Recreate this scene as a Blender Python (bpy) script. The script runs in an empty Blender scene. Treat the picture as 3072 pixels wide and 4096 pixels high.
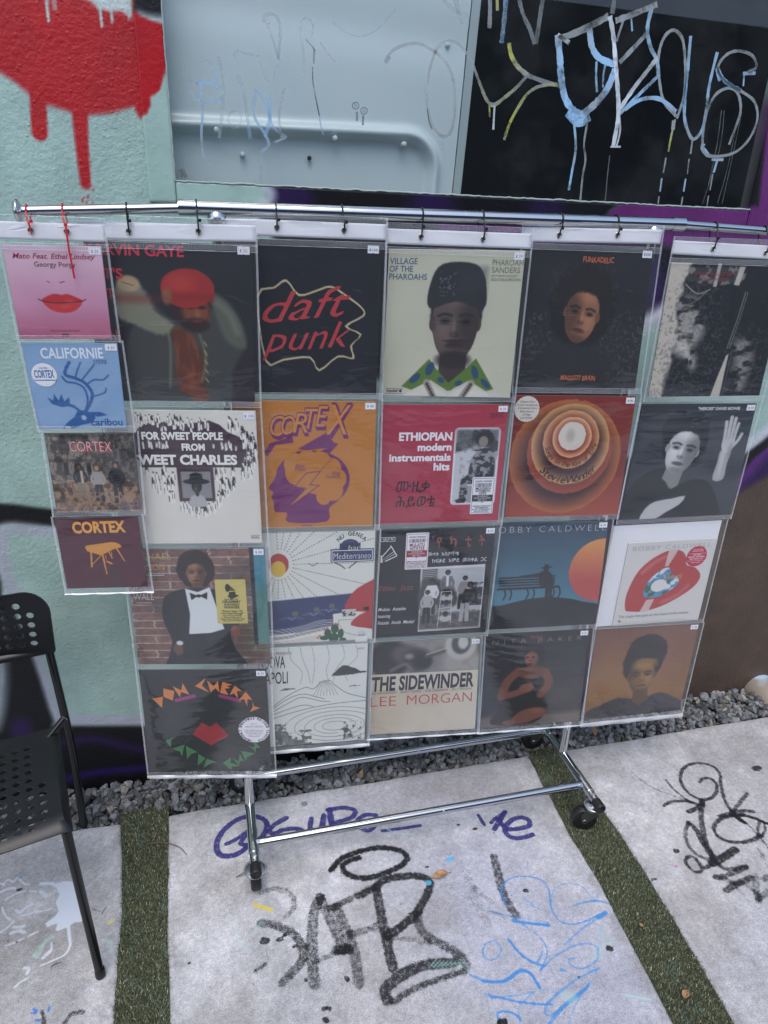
import bpy, math, random
import numpy as np
from mathutils import Vector
from mathutils.geometry import delaunay_2d_cdt

# ------------------------------------------------------------------ camera, sky, light, exposure
S = bpy.context.scene
COL = S.collection
CAMP = np.array([.42599737, -1.46345132, 1.61228519])
PITCH, ROLL, YAW, FPX = .397591252, .0371724203, .263108072, 2710.77822   # focal length in pixels of a 3072 x 4096 frame

def cam_axes():
    cp, sp, cr, sr, cy, sy = math.cos(PITCH), math.sin(PITCH), math.cos(ROLL), math.sin(ROLL), math.cos(YAW), math.sin(YAW)
    f = np.array([sy*cp, cy*cp, -sp]); rt = np.array([cy, -sy, 0.]); up = np.cross(rt, f)
    return cr*rt+sr*up, -sr*rt+cr*up, f
RT, UP, FW = cam_axes()
cd = bpy.data.cameras.new('camera'); cam = bpy.data.objects.new('camera', cd); COL.objects.link(cam)
from mathutils import Matrix
cam.matrix_world = Matrix(((RT[0], UP[0], -FW[0], CAMP[0]), (RT[1], UP[1], -FW[1], CAMP[1]), (RT[2], UP[2], -FW[2], CAMP[2]), (0, 0, 0, 1)))
cd.sensor_fit = 'VERTICAL'; cd.sensor_height = 36; cd.lens = 36*FPX/4096; cd.clip_start = .02; cd.clip_end = 300
S.camera = cam
W = bpy.data.worlds.new('World'); S.world = W; W.use_nodes = True
wn = W.node_tree.nodes; wl = W.node_tree.links; wn.clear()
SUN_EL, SUN_ROT = math.radians(62), math.radians(200)
sky = wn.new('ShaderNodeTexSky'); sky.sky_type = 'NISHITA'; sky.sun_disc = False
sky.sun_elevation = SUN_EL; sky.sun_rotation = SUN_ROT; sky.air_density = 1.0; sky.dust_density = 2.0; sky.ozone_density = 1.0
bg = wn.new('ShaderNodeBackground'); bg.inputs['Strength'].default_value = .15
wo = wn.new('ShaderNodeOutputWorld'); wl.new(sky.outputs[0], bg.inputs[0]); wl.new(bg.outputs[0], wo.inputs[0])
sl = bpy.data.lights.new('sun', 'SUN'); sl.energy = .8; sl.angle = math.radians(42); sl.color = (1, .985, .96)
so = bpy.data.objects.new('sun', sl); COL.objects.link(so)
sd = Vector((math.sin(SUN_ROT)*math.cos(SUN_EL), math.cos(SUN_ROT)*math.cos(SUN_EL), math.sin(SUN_EL)))
so.rotation_euler = sd.to_track_quat('Z', 'Y').to_euler(); so.location = (0, -3, 6)
S.view_settings.view_transform = 'Standard'; S.view_settings.look = 'None'; S.view_settings.gamma = 1
S.view_settings.exposure = .74
S.render.engine = 'CYCLES'
S.cycles.transparent_max_bounces = 40; S.cycles.max_bounces = 10; S.cycles.glossy_bounces = 5; S.cycles.transmission_bounces = 8

# ------------------------------------------------------------------ helpers: points, tags, meshes
def ray(u, v): return FW+RT*(u-1536)/FPX-UP*(v-2048)/FPX
def P(px, ax, val):                      # photo pixel (3072 x 4096) -> point on the plane axis = val
    d = ray(*px); t = (val-CAMP[ax])/d[ax]; return CAMP+t*d
def PP(px, p0, n):                       # ... on a general plane
    d = ray(*px); t = np.dot(np.asarray(p0)-CAMP, n)/np.dot(d, n); return CAMP+t*d
def Z(x0, y0, s, pts): return [(x0+a/s, y0+b/s) for a, b in pts]
D_ = 3072/1659
def Dp(*pts): return [(a*D_, b*D_) for a, b in pts]

def tag(o, label=None, cat=None, group=None, kind=None):
    if label: o['label'] = label
    if cat: o['category'] = cat
    if group: o['group'] = group
    if kind: o['kind'] = kind
    return o
def thing(name, loc, label, cat, group=None):
    o = bpy.data.objects.new(name, None); COL.objects.link(o); o.location = loc; o.empty_display_size = .02
    return tag(o, label, cat, group)

def lin(c):
    c = np.asarray(c, float); return np.where(c <= .04045, c/12.92, ((c+.055)/1.055)**2.4)
def h(s):
    s = s.lstrip('#'); return np.array([int(s[i:i+2], 16)/255 for i in (0, 2, 4)])

class MB:
    def __init__(self): self.v = []; self.f = []; self.c = []; self.sm = []
    def n(self): return len(self.v)
    def add(self, vs, fs, col=None, smooth=True):
        k = len(self.v); self.v += [tuple(map(float, p)) for p in vs]; self.f += [tuple(k+i for i in f) for f in fs]
        self.sm += [smooth]*len(fs)
        self.c += [tuple(col) if col is not None else (1, 1, 1)]*len(vs)
        return self
    def tube(self, pts, r, seg=14, cap=True, col=None, closed=False):
        pts = [np.asarray(p, float) for p in pts]; n = len(pts); rs = r if hasattr(r, '__len__') else [r]*n
        vs = []; prev = None
        for i in range(n):
            a = pts[(i-1) % n] if (closed or i > 0) else pts[i]; b = pts[(i+1) % n] if (closed or i < n-1) else pts[i]
            t = (b-a)/max(np.linalg.norm(b-a), 1e-9)
            if prev is None:
                q = np.array([0, 0, 1.]) if abs(t[2]) < .9 else np.array([1., 0, 0])
            else: q = prev
            e = q-t*np.dot(q, t); e /= max(np.linalg.norm(e), 1e-9); prev = e; g = np.cross(t, e)
            vs += [pts[i]+rs[i]*(math.cos(2*math.pi*j/seg)*e+math.sin(2*math.pi*j/seg)*g) for j in range(seg)]
        fs = []
        for i in range(n if closed else n-1):
            i2 = (i+1) % n
            fs += [(i*seg+j, i*seg+(j+1) % seg, i2*seg+(j+1) % seg, i2*seg+j) for j in range(seg)]
        self.add(vs, fs, col)
        if cap and not closed:
            self.add(vs[:seg], [tuple(range(seg-1, -1, -1))], col, False); self.add(vs[-seg:], [tuple(range(seg))], col, False)
        return self
    def lathe(self, prof, o, ax, seg=28, col=None, smooth=True):      # profile (radius, height) along axis ax from o
        ax = np.asarray(ax, float); ax = ax/np.linalg.norm(ax); q = np.array([0, 0, 1.]) if abs(ax[2]) < .9 else np.array([1., 0, 0])
        e = q-ax*np.dot(q, ax); e /= np.linalg.norm(e); g = np.cross(ax, e); o = np.asarray(o, float)
        vs = [o+ax*b+a*(math.cos(2*math.pi*j/seg)*e+math.sin(2*math.pi*j/seg)*g) for a, b in prof for j in range(seg)]
        fs = [(i*seg+j, i*seg+(j+1) % seg, (i+1)*seg+(j+1) % seg, (i+1)*seg+j) for i in range(len(prof)-1) for j in range(seg)]
        return self.add(vs, fs, col, smooth)
    def box(self, lo, hi, col=None, b=0.):
        x0, y0, z0 = lo; x1, y1, z1 = hi
        if b <= 0:
            vs = [(x, y, z) for z in (z0, z1) for y in (y0, y1) for x in (x0, x1)]
            return self.add(vs, [(0, 2, 3, 1), (4, 5, 7, 6), (0, 1, 5, 4), (2, 6, 7, 3), (0, 4, 6, 2), (1, 3, 7, 5)], col, False)
        def ringf(z, i): return [(x0+i+0, y0+b+i*0, z), (x0+b, y0+i, z), (x1-b, y0+i, z), (x1-i, y0+b, z), (x1-i, y1-b, z), (x1-b, y1-i, z), (x0+b, y1-i, z), (x0+i, y1-b, z)]
        vs = ringf(z0, b*.6)+ringf(z0+b, 0)+ringf(z1-b, 0)+ringf(z1, b*.6)
        fs = [tuple(range(7, -1, -1)), tuple(range(24, 32))]
        for k in range(3): fs += [(k*8+j, k*8+(j+1) % 8, k*8+8+(j+1) % 8, k*8+8+j) for j in range(8)]
        return self.add(vs, fs, col, False)
    def prism(self, poly, d, col=None):         # closed planar polygon of 3D points extruded by the vector d
        n = len(poly); vs = [np.asarray(p, float) for p in poly]+[np.asarray(p, float)+np.asarray(d) for p in poly]
        return self.add(vs, [tuple(range(n)), tuple(range(2*n-1, n-1, -1))]+[(i, i+n, (i+1) % n+n, (i+1) % n) for i in range(n)], col, False)
    def build(self, name, mat, parent=None, color=False):
        me = bpy.data.meshes.new(name); off = np.array(parent_loc(parent)) if parent else np.zeros(3)
        me.from_pydata([tuple(np.asarray(p)-off) for p in self.v], [], self.f)
        me.polygons.foreach_set('use_smooth', self.sm)
        if color: setcol(me, np.array(self.c))
        me.materials.append(mat)
        o = bpy.data.objects.new(name, me); COL.objects.link(o)
        if parent: o.parent = parent
        me.update(); return o
def parent_loc(o):
    p = Vector((0, 0, 0))
    while o: p = p+o.location; o = o.parent
    return p
def setcol(me, c, name='Col', alpha=None):
    a = me.color_attributes.new(name, 'FLOAT_COLOR', 'POINT'); d = np.ones((len(c), 4), np.float32); d[:, :3] = c
    if alpha is not None: d[:, 3] = alpha
    a.data.foreach_set('color', d.ravel())
def grid_obj(name, V, mat, parent=None, C=None, A=None, keep=None, smooth=True, sides=None):   # V: (n, m, 3)
    n, m = V.shape[:2]; idx = np.arange(n*m).reshape(n, m)
    q = np.stack([idx[:-1, :-1], idx[:-1, 1:], idx[1:, 1:], idx[1:, :-1]], -1).reshape(-1, 4)
    if keep is not None: q = q[keep.ravel()]
    vs = V.reshape(-1, 3)-(np.array(parent_loc(parent)) if parent else 0)
    if sides is not None:                     # closed sheet: back face and rim at the offset vector sides
        b = np.concatenate([idx[0, :], idx[1:, -1], idx[-1, -2::-1], idx[-2:0:-1, 0]]); k = len(vs); nb = len(b)
        vs = np.concatenate([vs, vs[b]+np.asarray(sides)])
    me = bpy.data.meshes.new(name); nq = len(q)
    if sides is None:
        me.vertices.add(len(vs)); me.vertices.foreach_set('co', vs.astype(np.float32).ravel())
        me.loops.add(nq*4); me.loops.foreach_set('vertex_index', q.astype(np.int32).ravel())
        me.polygons.add(nq); me.polygons.foreach_set('loop_start', np.arange(0, nq*4, 4, dtype=np.int32))
    else:
        r = np.arange(nb); s = np.stack([b[(r+1) % nb], b, k+r, k+(r+1) % nb], -1); q = np.concatenate([q, s]); nq = len(q)
        lp = np.concatenate([q.ravel(), k+r[::-1]])
        me.vertices.add(len(vs)); me.vertices.foreach_set('co', vs.astype(np.float32).ravel())
        me.loops.add(len(lp)); me.loops.foreach_set('vertex_index', lp.astype(np.int32))
        me.polygons.add(nq+1); me.polygons.foreach_set('loop_start', np.arange(0, nq*4+1, 4, dtype=np.int32))
    me.update(calc_edges=True); me.validate()
    if smooth: me.polygons.foreach_set('use_smooth', np.ones(len(me.polygons), bool) if sides is None else np.arange(len(me.polygons)) < (n-1)*(m-1))
    if C is not None:
        if sides is not None:
            C = np.concatenate([C, np.tile([[.7, .68, .64]], (nb, 1))*.0+C[b]*.6+.15])
        setcol(me, C, alpha=A)
    me.materials.append(mat); o = bpy.data.objects.new(name, me); COL.objects.link(o)
    if parent: o.parent = parent
    return o

# ------------------------------------------------------------------ painting albedo on dense vertex grids
def vnoise(x, y, seed=0):
    xi = np.floor(x).astype(np.int64); yi = np.floor(y).astype(np.int64); fx = x-xi; fy = y-yi
    fx = fx*fx*(3-2*fx); fy = fy*fy*(3-2*fy)
    def hs(a, b):
        n = (a*374761393+b*668265263+seed*1442695041) & 0xffffffff; n = ((n ^ (n >> 13))*1274126177) & 0xffffffff
        return ((n ^ (n >> 16)) & 0xffff)/65535.
    return (hs(xi, yi)*(1-fx)+hs(xi+1, yi)*fx)*(1-fy)+(hs(xi, yi+1)*(1-fx)+hs(xi+1, yi+1)*fx)*fy
def fbm(x, y, seed=0, o=4):
    s = 0; a = .5; t = 0
    for i in range(o): s = s+a*vnoise(x*2**i, y*2**i, seed+i*7); t += a; a *= .5
    return s/t
def cr(pts, n=6, closed=False):
    p = [np.asarray(q, float) for q in pts]; m = len(p); out = []
    if m < 3: return p
    for i in range(m if closed else m-1):
        g = (lambda k: p[k % m]) if closed else (lambda k: p[min(max(k, 0), m-1)])
        a, b, c, d = g(i-1), g(i), g(i+1), g(i+2)
        for j in range(n):
            t = j/n; out.append(.5*(2*b+(c-a)*t+(2*a-5*b+4*c-d)*t*t+(3*b-a-3*c+d)*t**3))
    if not closed: out.append(p[-1])
    return out

class Cv:
    def __init__(self, U, V, col, alpha=None):
        self.U = U.ravel(); self.V = V.ravel(); self.C = np.tile(np.asarray(col, float)[None], (self.U.size, 1)); self.A = None if alpha is None else np.full(self.U.size, float(alpha)); self.M = None
    def sel(self, x0, x1, y0, y1): return np.nonzero((self.U > x0) & (self.U < x1) & (self.V > y0) & (self.V < y1))[0]
    def cover(self, pts, f=.008, sm=0):      # coverage mask of a shape, to clip the strokes that follow
        p = cr(pts, sm, True) if sm else [np.asarray(q, float) for q in pts]; i = np.arange(self.U.size); d, ins, _ = self._seg(i, p, True); return np.clip(.5-np.where(ins, -d, d)/f, 0, 1)
    def put(self, i, a, col):
        if self.M is not None: a = a*self.M[i]
        a = a[:, None]; self.C[i] = self.C[i]*(1-a)+np.asarray(col)*a
        if self.A is not None: self.A[i] = self.A[i]*(1-a[:, 0])+a[:, 0]
    def _seg(self, i, p, closed):
        x = self.U[i]; y = self.V[i]; d = np.full(x.shape, 1e9); T = np.zeros(x.shape); ins = np.zeros(x.shape, bool); n = len(p)
        for k in range(n if closed else n-1):
            a = p[k]; b = p[(k+1) % n]; vx, vy = b[0]-a[0], b[1]-a[1]; l2 = vx*vx+vy*vy+1e-12
            t = np.clip(((x-a[0])*vx+(y-a[1])*vy)/l2, 0, 1); q = (x-a[0]-t*vx)**2+(y-a[1]-t*vy)**2
            T = np.where(q < d, (k+t)/max(n-1, 1), T); d = np.minimum(d, q)
            if closed: ins ^= ((a[1] > y) != (b[1] > y)) & (x < (b[0]-a[0])*(y-a[1])/(b[1]-a[1]+1e-15)+a[0])
        return np.sqrt(d), ins, T
    def poly(self, pts, col, f=.006, a=1., sm=0, jit=0, js=60):
        p = cr(pts, sm, True) if sm else [np.asarray(q, float) for q in pts]; q = np.array(p); m = f+jit*2
        i = self.sel(q[:, 0].min()-m, q[:, 0].max()+m, q[:, 1].min()-m, q[:, 1].max()+m)
        if i.size == 0: return self
        d, ins, _ = self._seg(i, p, True); s = np.where(ins, -d, d)
        if jit: s = s+jit*(fbm(self.U[i]*js, self.V[i]*js, 5)*2-1)
        self.put(i, a*np.clip(.5-s/f, 0, 1), col); return self
    def line(self, pts, w, col, f=.005, a=1., sm=5, jit=0, js=60, w2=None):
        p = cr(pts, sm) if sm else [np.asarray(q, float) for q in pts]; q = np.array(p); m = f+max(w, w2 or 0)+jit
        i = self.sel(q[:, 0].min()-m, q[:, 0].max()+m, q[:, 1].min()-m, q[:, 1].max()+m)
        if i.size == 0: return self
        d, _, T = self._seg(i, p, False); ww = w if w2 is None else w+(w2-w)*T; s = d-ww/2
        if jit: s = s+jit*(fbm(self.U[i]*js, self.V[i]*js, 9)*2-1)
        self.put(i, a*np.clip(.5-s/f, 0, 1), col); return self
    def ell(self, cx, cy, rx, ry, col, f=.05, a=1., rot=0, jit=0, js=40):
        m = max(rx, ry)*(1+f+jit); i = self.sel(cx-m, cx+m, cy-m, cy+m)
        if i.size == 0: return self
        x = self.U[i]-cx; y = self.V[i]-cy; c, s = math.cos(rot), math.sin(rot)
        r = np.sqrt(((x*c+y*s)/rx)**2+((-x*s+y*c)/ry)**2)
        if jit: r = r+jit*(fbm(self.U[i]*js, self.V[i]*js, 3)*2-1)
        self.put(i, a*np.clip(.5-(r-1)/f, 0, 1), col); return self
    def rect(self, x0, y0, x1, y1, col, f=.004, a=1.): return self.poly([(x0, y0), (x1, y0), (x1, y1), (x0, y1)], col, f, a)
    def grad(self, stops):
        v = [s[0] for s in stops]; c = np.array([s[1] for s in stops])
        self.C = np.stack([np.interp(self.V, v, c[:, k]) for k in range(3)], -1); return self
    def mott(self, sc, amp, seed=0, sx=1, sy=1, o=4):
        self.C = np.clip(self.C+amp*(fbm(self.U*sc*sx, self.V*sc*sy, seed, o)*2-1)[:, None], 0, 1); return self
    def mask_noise(self, x0, y0, x1, y1, col, sc, th, w=.1, a=1., seed=0, sx=1, sy=1):
        i = self.sel(x0, x1, y0, y1); n = fbm(self.U[i]*sc*sx, self.V[i]*sc*sy, seed)
        self.put(i, a*np.clip((n-th)/w+.5, 0, 1), col); return self

# ------------------------------------------------------------------ materials
def M(name, base=(.5, .5, .5), rough=.5, metal=0., spec=.5, attr=False, bump=None, bscale=200., bstr=.3, bdist=.001, coat=0.):
    m = bpy.data.materials.new(name); m.use_nodes = True; nt = m.node_tree; b = nt.nodes['Principled BSDF']
    b.inputs['Base Color'].default_value = (*base, 1); b.inputs['Roughness'].default_value = rough
    b.inputs['Metallic'].default_value = metal; b.inputs['Specular IOR Level'].default_value = spec; b.inputs['Coat Weight'].default_value = coat
    if attr:
        a = nt.nodes.new('ShaderNodeAttribute'); a.attribute_name = 'Col'; nt.links.new(a.outputs['Color'], b.inputs['Base Color'])
    if bump:
        tc = nt.nodes.new('ShaderNodeTexCoord'); tx = nt.nodes.new('ShaderNodeTexNoise'); tx.inputs['Scale'].default_value = bscale; tx.inputs['Detail'].default_value = 5
        bp = nt.nodes.new('ShaderNodeBump'); bp.inputs['Strength'].default_value = bstr; bp.inputs['Distance'].default_value = bdist
        nt.links.new(tc.outputs['Object'], tx.inputs['Vector']); nt.links.new(tx.outputs[0], bp.inputs['Height']); nt.links.new(bp.outputs[0], b.inputs['Normal'])
    return m
def nodes(m): return m.node_tree.nodes, m.node_tree.links.new, m.node_tree.nodes['Principled BSDF']

m_print = M('printed_card', rough=.42, spec=.4, attr=True)
m_ink = M('printing_ink', rough=.4, spec=.4, attr=True)
m_sticker = M('sticker_paper', rough=.5, spec=.3, attr=True)
m_card = M('white_card', (.82, .83, .87), .6, spec=.2, bump=True, bscale=60, bstr=.15, bdist=.002)
m_chrome = M('chrome_tube', (.58, .59, .60), .10, 1., bump=True, bscale=35, bstr=.05, bdist=.002)
m_zinc = M('zinc_plate', (.48, .50, .52), .28, 1., bump=True, bscale=150, bstr=.1)
m_rubber = M('black_rubber', (.012, .012, .013), .5, bump=True, bscale=300, bstr=.2)
m_blackmetal = M('black_enamel', (.006, .006, .007), .22, spec=.5)
m_blackplastic = M('black_plastic', (.007, .0075, .009), .40, spec=.5, bump=True, bscale=900, bstr=.12, bdist=.0006)
m_tieblack = M('black_nylon', (.008, .008, .009), .35)
m_tiered = M('red_nylon', (.55, .015, .03), .35)
m_eyelet = M('eyelet_metal', (.7, .66, .58), .25, 1.)

def film_material(name, haze, gloss, rough=.08, wr=.22, tick=False):
    m = bpy.data.materials.new(name); m.use_nodes = True; nt = m.node_tree; nt.nodes.clear(); n = nt.nodes.new; L = nt.links.new
    tr = n('ShaderNodeBsdfTransparent'); tr.inputs[0].default_value = (.985, .99, .99, 1)
    df = n('ShaderNodeBsdfDiffuse'); df.inputs[0].default_value = (.86, .88, .92, 1)
    gl = n('ShaderNodeBsdfGlossy'); gl.inputs['Roughness'].default_value = rough; gl.inputs[0].default_value = (1, 1, 1, 1)
    lw = n('ShaderNodeLayerWeight'); pw = n('ShaderNodeMath'); pw.operation = 'POWER'; pw.inputs[1].default_value = 5; fr = n('ShaderNodeMath'); fr.operation = 'MULTIPLY_ADD'; fr.inputs[1].default_value = .92; fr.inputs[2].default_value = .080; L(lw.outputs['Facing'], pw.inputs[0]); L(pw.outputs[0], fr.inputs[0])
    mu = n('ShaderNodeMath'); mu.operation = 'MULTIPLY'; mu.inputs[1].default_value = gloss
    tc = n('ShaderNodeTexCoord'); mp = n('ShaderNodeMapping'); mp.inputs['Scale'].default_value = (5, 5, 16); mp.inputs['Rotation'].default_value = (0, .35, 0)
    nz = n('ShaderNodeTexNoise'); nz.inputs['Scale'].default_value = 2.2; nz.inputs['Detail'].default_value = 2.0; nz.inputs['Distortion'].default_value = .8
    bp = n('ShaderNodeBump'); bp.inputs['Strength'].default_value = wr; bp.inputs['Distance'].default_value = .006
    m1 = n('ShaderNodeMixShader'); m1.inputs[0].default_value = haze; m2 = n('ShaderNodeMixShader'); o = n('ShaderNodeOutputMaterial')
    L(tc.outputs['Object'], mp.inputs[0]); L(mp.outputs[0], nz.inputs[0]); L(nz.outputs[0], bp.inputs['Height'])
    L(bp.outputs[0], gl.inputs['Normal'])
    L(tr.outputs[0], m1.inputs[1]); L(df.outputs[0], m1.inputs[2]); L(fr.outputs[0], mu.inputs[0]); L(mu.outputs[0], m2.inputs[0])
    L(m1.outputs[0], m2.inputs[1]); L(gl.outputs[0], m2.inputs[2]); L(m2.outputs[0], o.inputs[0])
    return m
m_film = film_material('clear_film', .022, 1.0)
m_seam = film_material('film_weld', .30, 1.3, .12, .3)
m_hem = film_material('film_hem', .62, 1.2, .15, .4)
# ------------------------------------------------------------------ the painted wall
WY = .28                                     # face of the wall
def Wp(pts, y=WY): return [(P(p, 1, y)[0], P(p, 1, y)[2]) for p in pts]
MINT, BLK, WHT, PUR, MAG, BRN, RED = h('a8c6bd'), h('0e0e12'), h('d9dce6'), h('2e1650'), h('6a2a70'), h('57493f'), h('b8101a')
def mural(X, Zc):
    c = Cv(X, Zc, MINT); c.mott(3, .03, 4); c.mott(14, .02, 8)
    z1 = lambda *p: Wp(Z(0, 0, 1.08, p)); zl = lambda *p: Wp(Z(0, 1900, 1.58, p)); zr = lambda *p: Wp(Z(1950, 850, 1.4786, p)); z2 = lambda *p: Wp(Z(1536, 0, 1.08, p))
    # red blob with drips, its white and black surroundings
    c.poly(z1((560, -700), (640, -400), (720, -200), (720, 90), (640, 70), (575, 60), (560, -60)), WHT, .03, 1)
    c.poly(z1((-900, -700), (590, -700), (590, 455), (480, 487), (400, 495), (320, 487), (200, 450), (130, 408), (60, 350), (0, 312), (-80, 270), (-300, 60)), RED, .012)
    c.poly(z1((580, 60), (640, 90), (712, 110), (720, 290), (690, 400), (655, 430), (640, 495), (605, 512), (580, 460)), RED, .006, jit=.004)
    c.poly(z1((575, -600), (720, -600), (722, 60), (690, 78), (640, 70), (578, 50)), BLK, .015)
    c.poly(z1((225, -700), (575, -700), (572, 80), (520, 48), (480, 52), (430, 38), (380, 0), (230, -40)), h('cfe0dd'), .008)
    for p, w in (([(205, -60), (203, 0), (210, 88)], 10), ([(233, -60), (233, 0), (238, 40)], 9), ([(425, 20), (434, 60), (441, 110)], 11), ([(480, 40), (486, 92)], 9), ([(552, 50), (556, 78)], 7)):
        c.line(z1(*p), w/1.08/1750, h('b9d8cf'), .003)
    c.line(z1((163, 390), (166, 470), (171, 572)), .031, RED, .005); c.line(z1((166, 470), (171, 575)), .027, RED, .004)
    c.line(z1((345, 470), (352, 600), (370, 795)), .033, RED, .005, w2=.021)
    c.mask_noise(*[min(a, b) for a, b in zip(*z1((352, 880), (400, 790)))], *[max(a, b) for a, b in zip(*z1((352, 880), (400, 790)))], RED, 220, .66, .06)
    # bottom of the window surround and wall below it: black, purple patch, magenta
    c.poly(z1((1160, 800), (1185, 830), (1170, 880), (1120, 935), (1300, 1200), (1300, 1500), (1800, 1700), (2700, 1800), (2700, 1250), (2620, 960), (2600, 880), (2600, 700), (1300, 700)), BLK, .02)
    c.ell(*Wp(Z(0, 0, 1.08, [(1260, 850)]))[0], .05, .03, PUR, .8, .8); c.ell(*z2((200, 890))[0], .06, .05, PUR, .9, .8); c.ell(*z2((690, 890))[0], .05, .05, PUR, .9, .7)
    c.line(z1((1150, 800), (1172, 845), (1150, 880), (1100, 925)), .022, WHT, .02, .6)
    # right: magenta top, black arc, mint body, black arc, purple, brown
    c.poly(zr((-300, 30), (300, 60), (1040, 60), (1100, 20), (1700, -700), (4200, -700), (4200, 500), (1700, 270), (1250, 240), (1000, 205), (600, 330), (-300, 300)), MAG, .03)
    c.poly(z2((960, 800), (1010, 880), (940, 925), (980, 990), (1100, 1030), (1800, 1030), (1800, 860), (1600, 800)), MAG, .015); c.poly(z2((880, 860), (1010, 880), (940, 928), (880, 930)), BLK, .015)
    c.poly(z2((1560, -900), (1650, -900), (1650, 200), (1640, 500), (1600, 890), (1540, 890)), BLK, .012)
    c.poly(zr((-400, 200), (1000, 190), (1120, 205), (1250, 240), (1700, 260), (4200, 480), (4200, 700), (1700, 420), (1300, 420), (1100, 520), (1000, 580), (900, 640), (700, 760), (300, 900), (-400, 1000)), BLK, .025)
    c.ell(*zr((985, 420))[0], .035, .09, PUR, .9, .9, rot=.3)
    c.line(zr((1700, 450), (1300, 450), (1120, 545), (1000, 610), (900, 670), (700, 800), (300, 940)), .042, WHT, .035)
    c.poly(zr((2300, 760), (1700, 1290), (1580, 1400), (1300, 1560), (1000, 1500), (830, 1460), (700, 1560), (500, 1700), (500, 3600), (4000, 3600), (4000, 760)), PUR, .03)
    c.poly(zr((2300, 1000), (1660, 1440), (1560, 1560), (1480, 1640), (1420, 1700), (1420, 1500), (1560, 1430), (1700, 1340), (2300, 880)), h('5b2a78'), .04)
    c.poly(zr((4000, 1300), (1700, 1530), (1600, 1590), (1490, 1650), (1400, 1760), (1200, 1780), (900, 1900), (600, 2000), (600, 3600), (4000, 3600)), BRN, .03)
    c.poly(zr((2300, 720), (1700, 1290), (1580, 1390), (1450, 1480), (1250, 1500), (830, 1450), (760, 1520), (740, 1640), (860, 1560), (1250, 1580), (1480, 1560), (1580, 1450), (1700, 1350), (2300, 800)), BLK, .015)
    c.line(zr((2300, 670), (1700, 1245), (1570, 1350), (1440, 1430), (1240, 1450), (830, 1410)), .034, WHT, .03)
    # dark band low behind the records and on to the left
    c.poly(zl((-2000, 1560), (-400, 1560), (0, 1680), (300, 1600), (360, 1575), (440, 1580), (900, 1580), (1400, 1600), (2300, 1720), (2900, 1650), (2900, 2600), (-2000, 2600)), BLK, .015)
    c.line(zl((3000, 1610), (2300, 1690), (1400, 1570), (900, 1552), (440, 1548), (372, 1530), (320, 1440), (262, 1280), (225, 1180), (190, 1100), (150, 980)), .034, h('b9bccb'), .028)
    c.poly(zl((-60, 700), (60, 820), (140, 980), (190, 1120), (250, 1290), (305, 1470), (340, 1560), (300, 1640), (0, 1750), (-60, 1500), (20, 1300), (10, 1150), (-60, 950)), h('101016'), .015)
    c.line(zl((-40, 900), (-5, 1100), (8, 1300), (-10, 1500), (-40, 1600)), .03, h('a9b6bb'), .03)
    c.ell(*zl((140, 1620))[0], .03, .05, PUR, .8, .9); c.line(zl((420, 1690), (600, 1670), (760, 1710), (920, 1740)), .03, PUR, .03, .9); c.line(zl((420, 1920), (620, 1880), (930, 1850)), .028, h('2a1560'), .02, .95)
    # upper left black band
    c.poly(zl((-2000, 150), (0, 180), (100, 188), (220, 205), (340, 218), (700, 250), (700, 340), (340, 328), (220, 318), (80, 305), (0, 315), (-40, 400), (-30, 560), (15, 680), (0, 790), (-60, 720), (-2000, 700)), BLK, .012)
    c.line(zl((700, 390), (345, 365), (220, 350), (90, 336), (20, 352), (8, 420), (25, 560), (60, 690), (110, 760)), .03, h('b4bbc6'), .026)
    # patches low in the middle
    b = lambda *p: Wp(Z(1000, 2100, 1.583, p))
    c.mask_noise(*[f(q) for f, q in ((min, [b((860, 1400))[0][0], b((1400, 1300))[0][0]]), (min, [b((860, 1420))[0][1]]), (max, [b((1400, 1300))[0][0]]), (max, [b((860, 1250))[0][1]]))], h('4a5f50'), 18, .5, .1, .8, 3)
    c.mask_noise(b((1050, 1400))[0][0], b((1050, 1420))[0][1], b((1420, 1300))[0][0], b((1050, 1250))[0][1], h('8a7458'), 16, .58, .1, .8, 12)
    g_ = np.abs(c.C-BRN).max(1) < .03; nb_ = (fbm(c.U*5, c.V*7, 61)-.5)*.20+(fbm(c.U*26, c.V*26, 62)-.5)*.16; c.C[g_] = np.clip(c.C[g_]*(1+nb_[g_, None]), 0, 1)
    wv_ = (fbm(c.U*2.2, c.V*3.5, 63)-.5)*.10+(fbm(c.U*34, c.V*34, 64)-.5)*.04; c.C = np.clip(c.C*(1+wv_[:, None]), 0, 1)
    return lin(c.C)*.9

def axis(*seg): return np.unique(np.concatenate([np.linspace(a, b, n) for a, b, n in seg]).round(5))
WX0, WX1, WZ0 = .385, 1.902, 1.691           # glass opening
wx = axis((-4, -.5, 12), (-.5, WX0, 215), (WX0, WX1, 360), (WX1, 2.75, 200), (2.75, 7, 12)); wz = axis((-.3, -.05, 6), (-.05, WZ0, 420), (WZ0, 2.15, 110), (2.15, 2.9, 16), (2.9, 4.2, 8))
GX, GZ = np.meshgrid(wx, wz); V = np.stack([GX, np.full(GX.shape, WY), GZ], -1)
cx = (wx[:-1]+wx[1:])/2; cz = (wz[:-1]+wz[1:])/2; CX, CZ = np.meshgrid(cx, cz)
keep = ~((CX > WX0) & (CX < WX1) & (CZ > WZ0) & (CZ < 2.9))
V[..., 1] += .002*(fbm(GX*6, GZ*6, 2)-.5)

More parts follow.
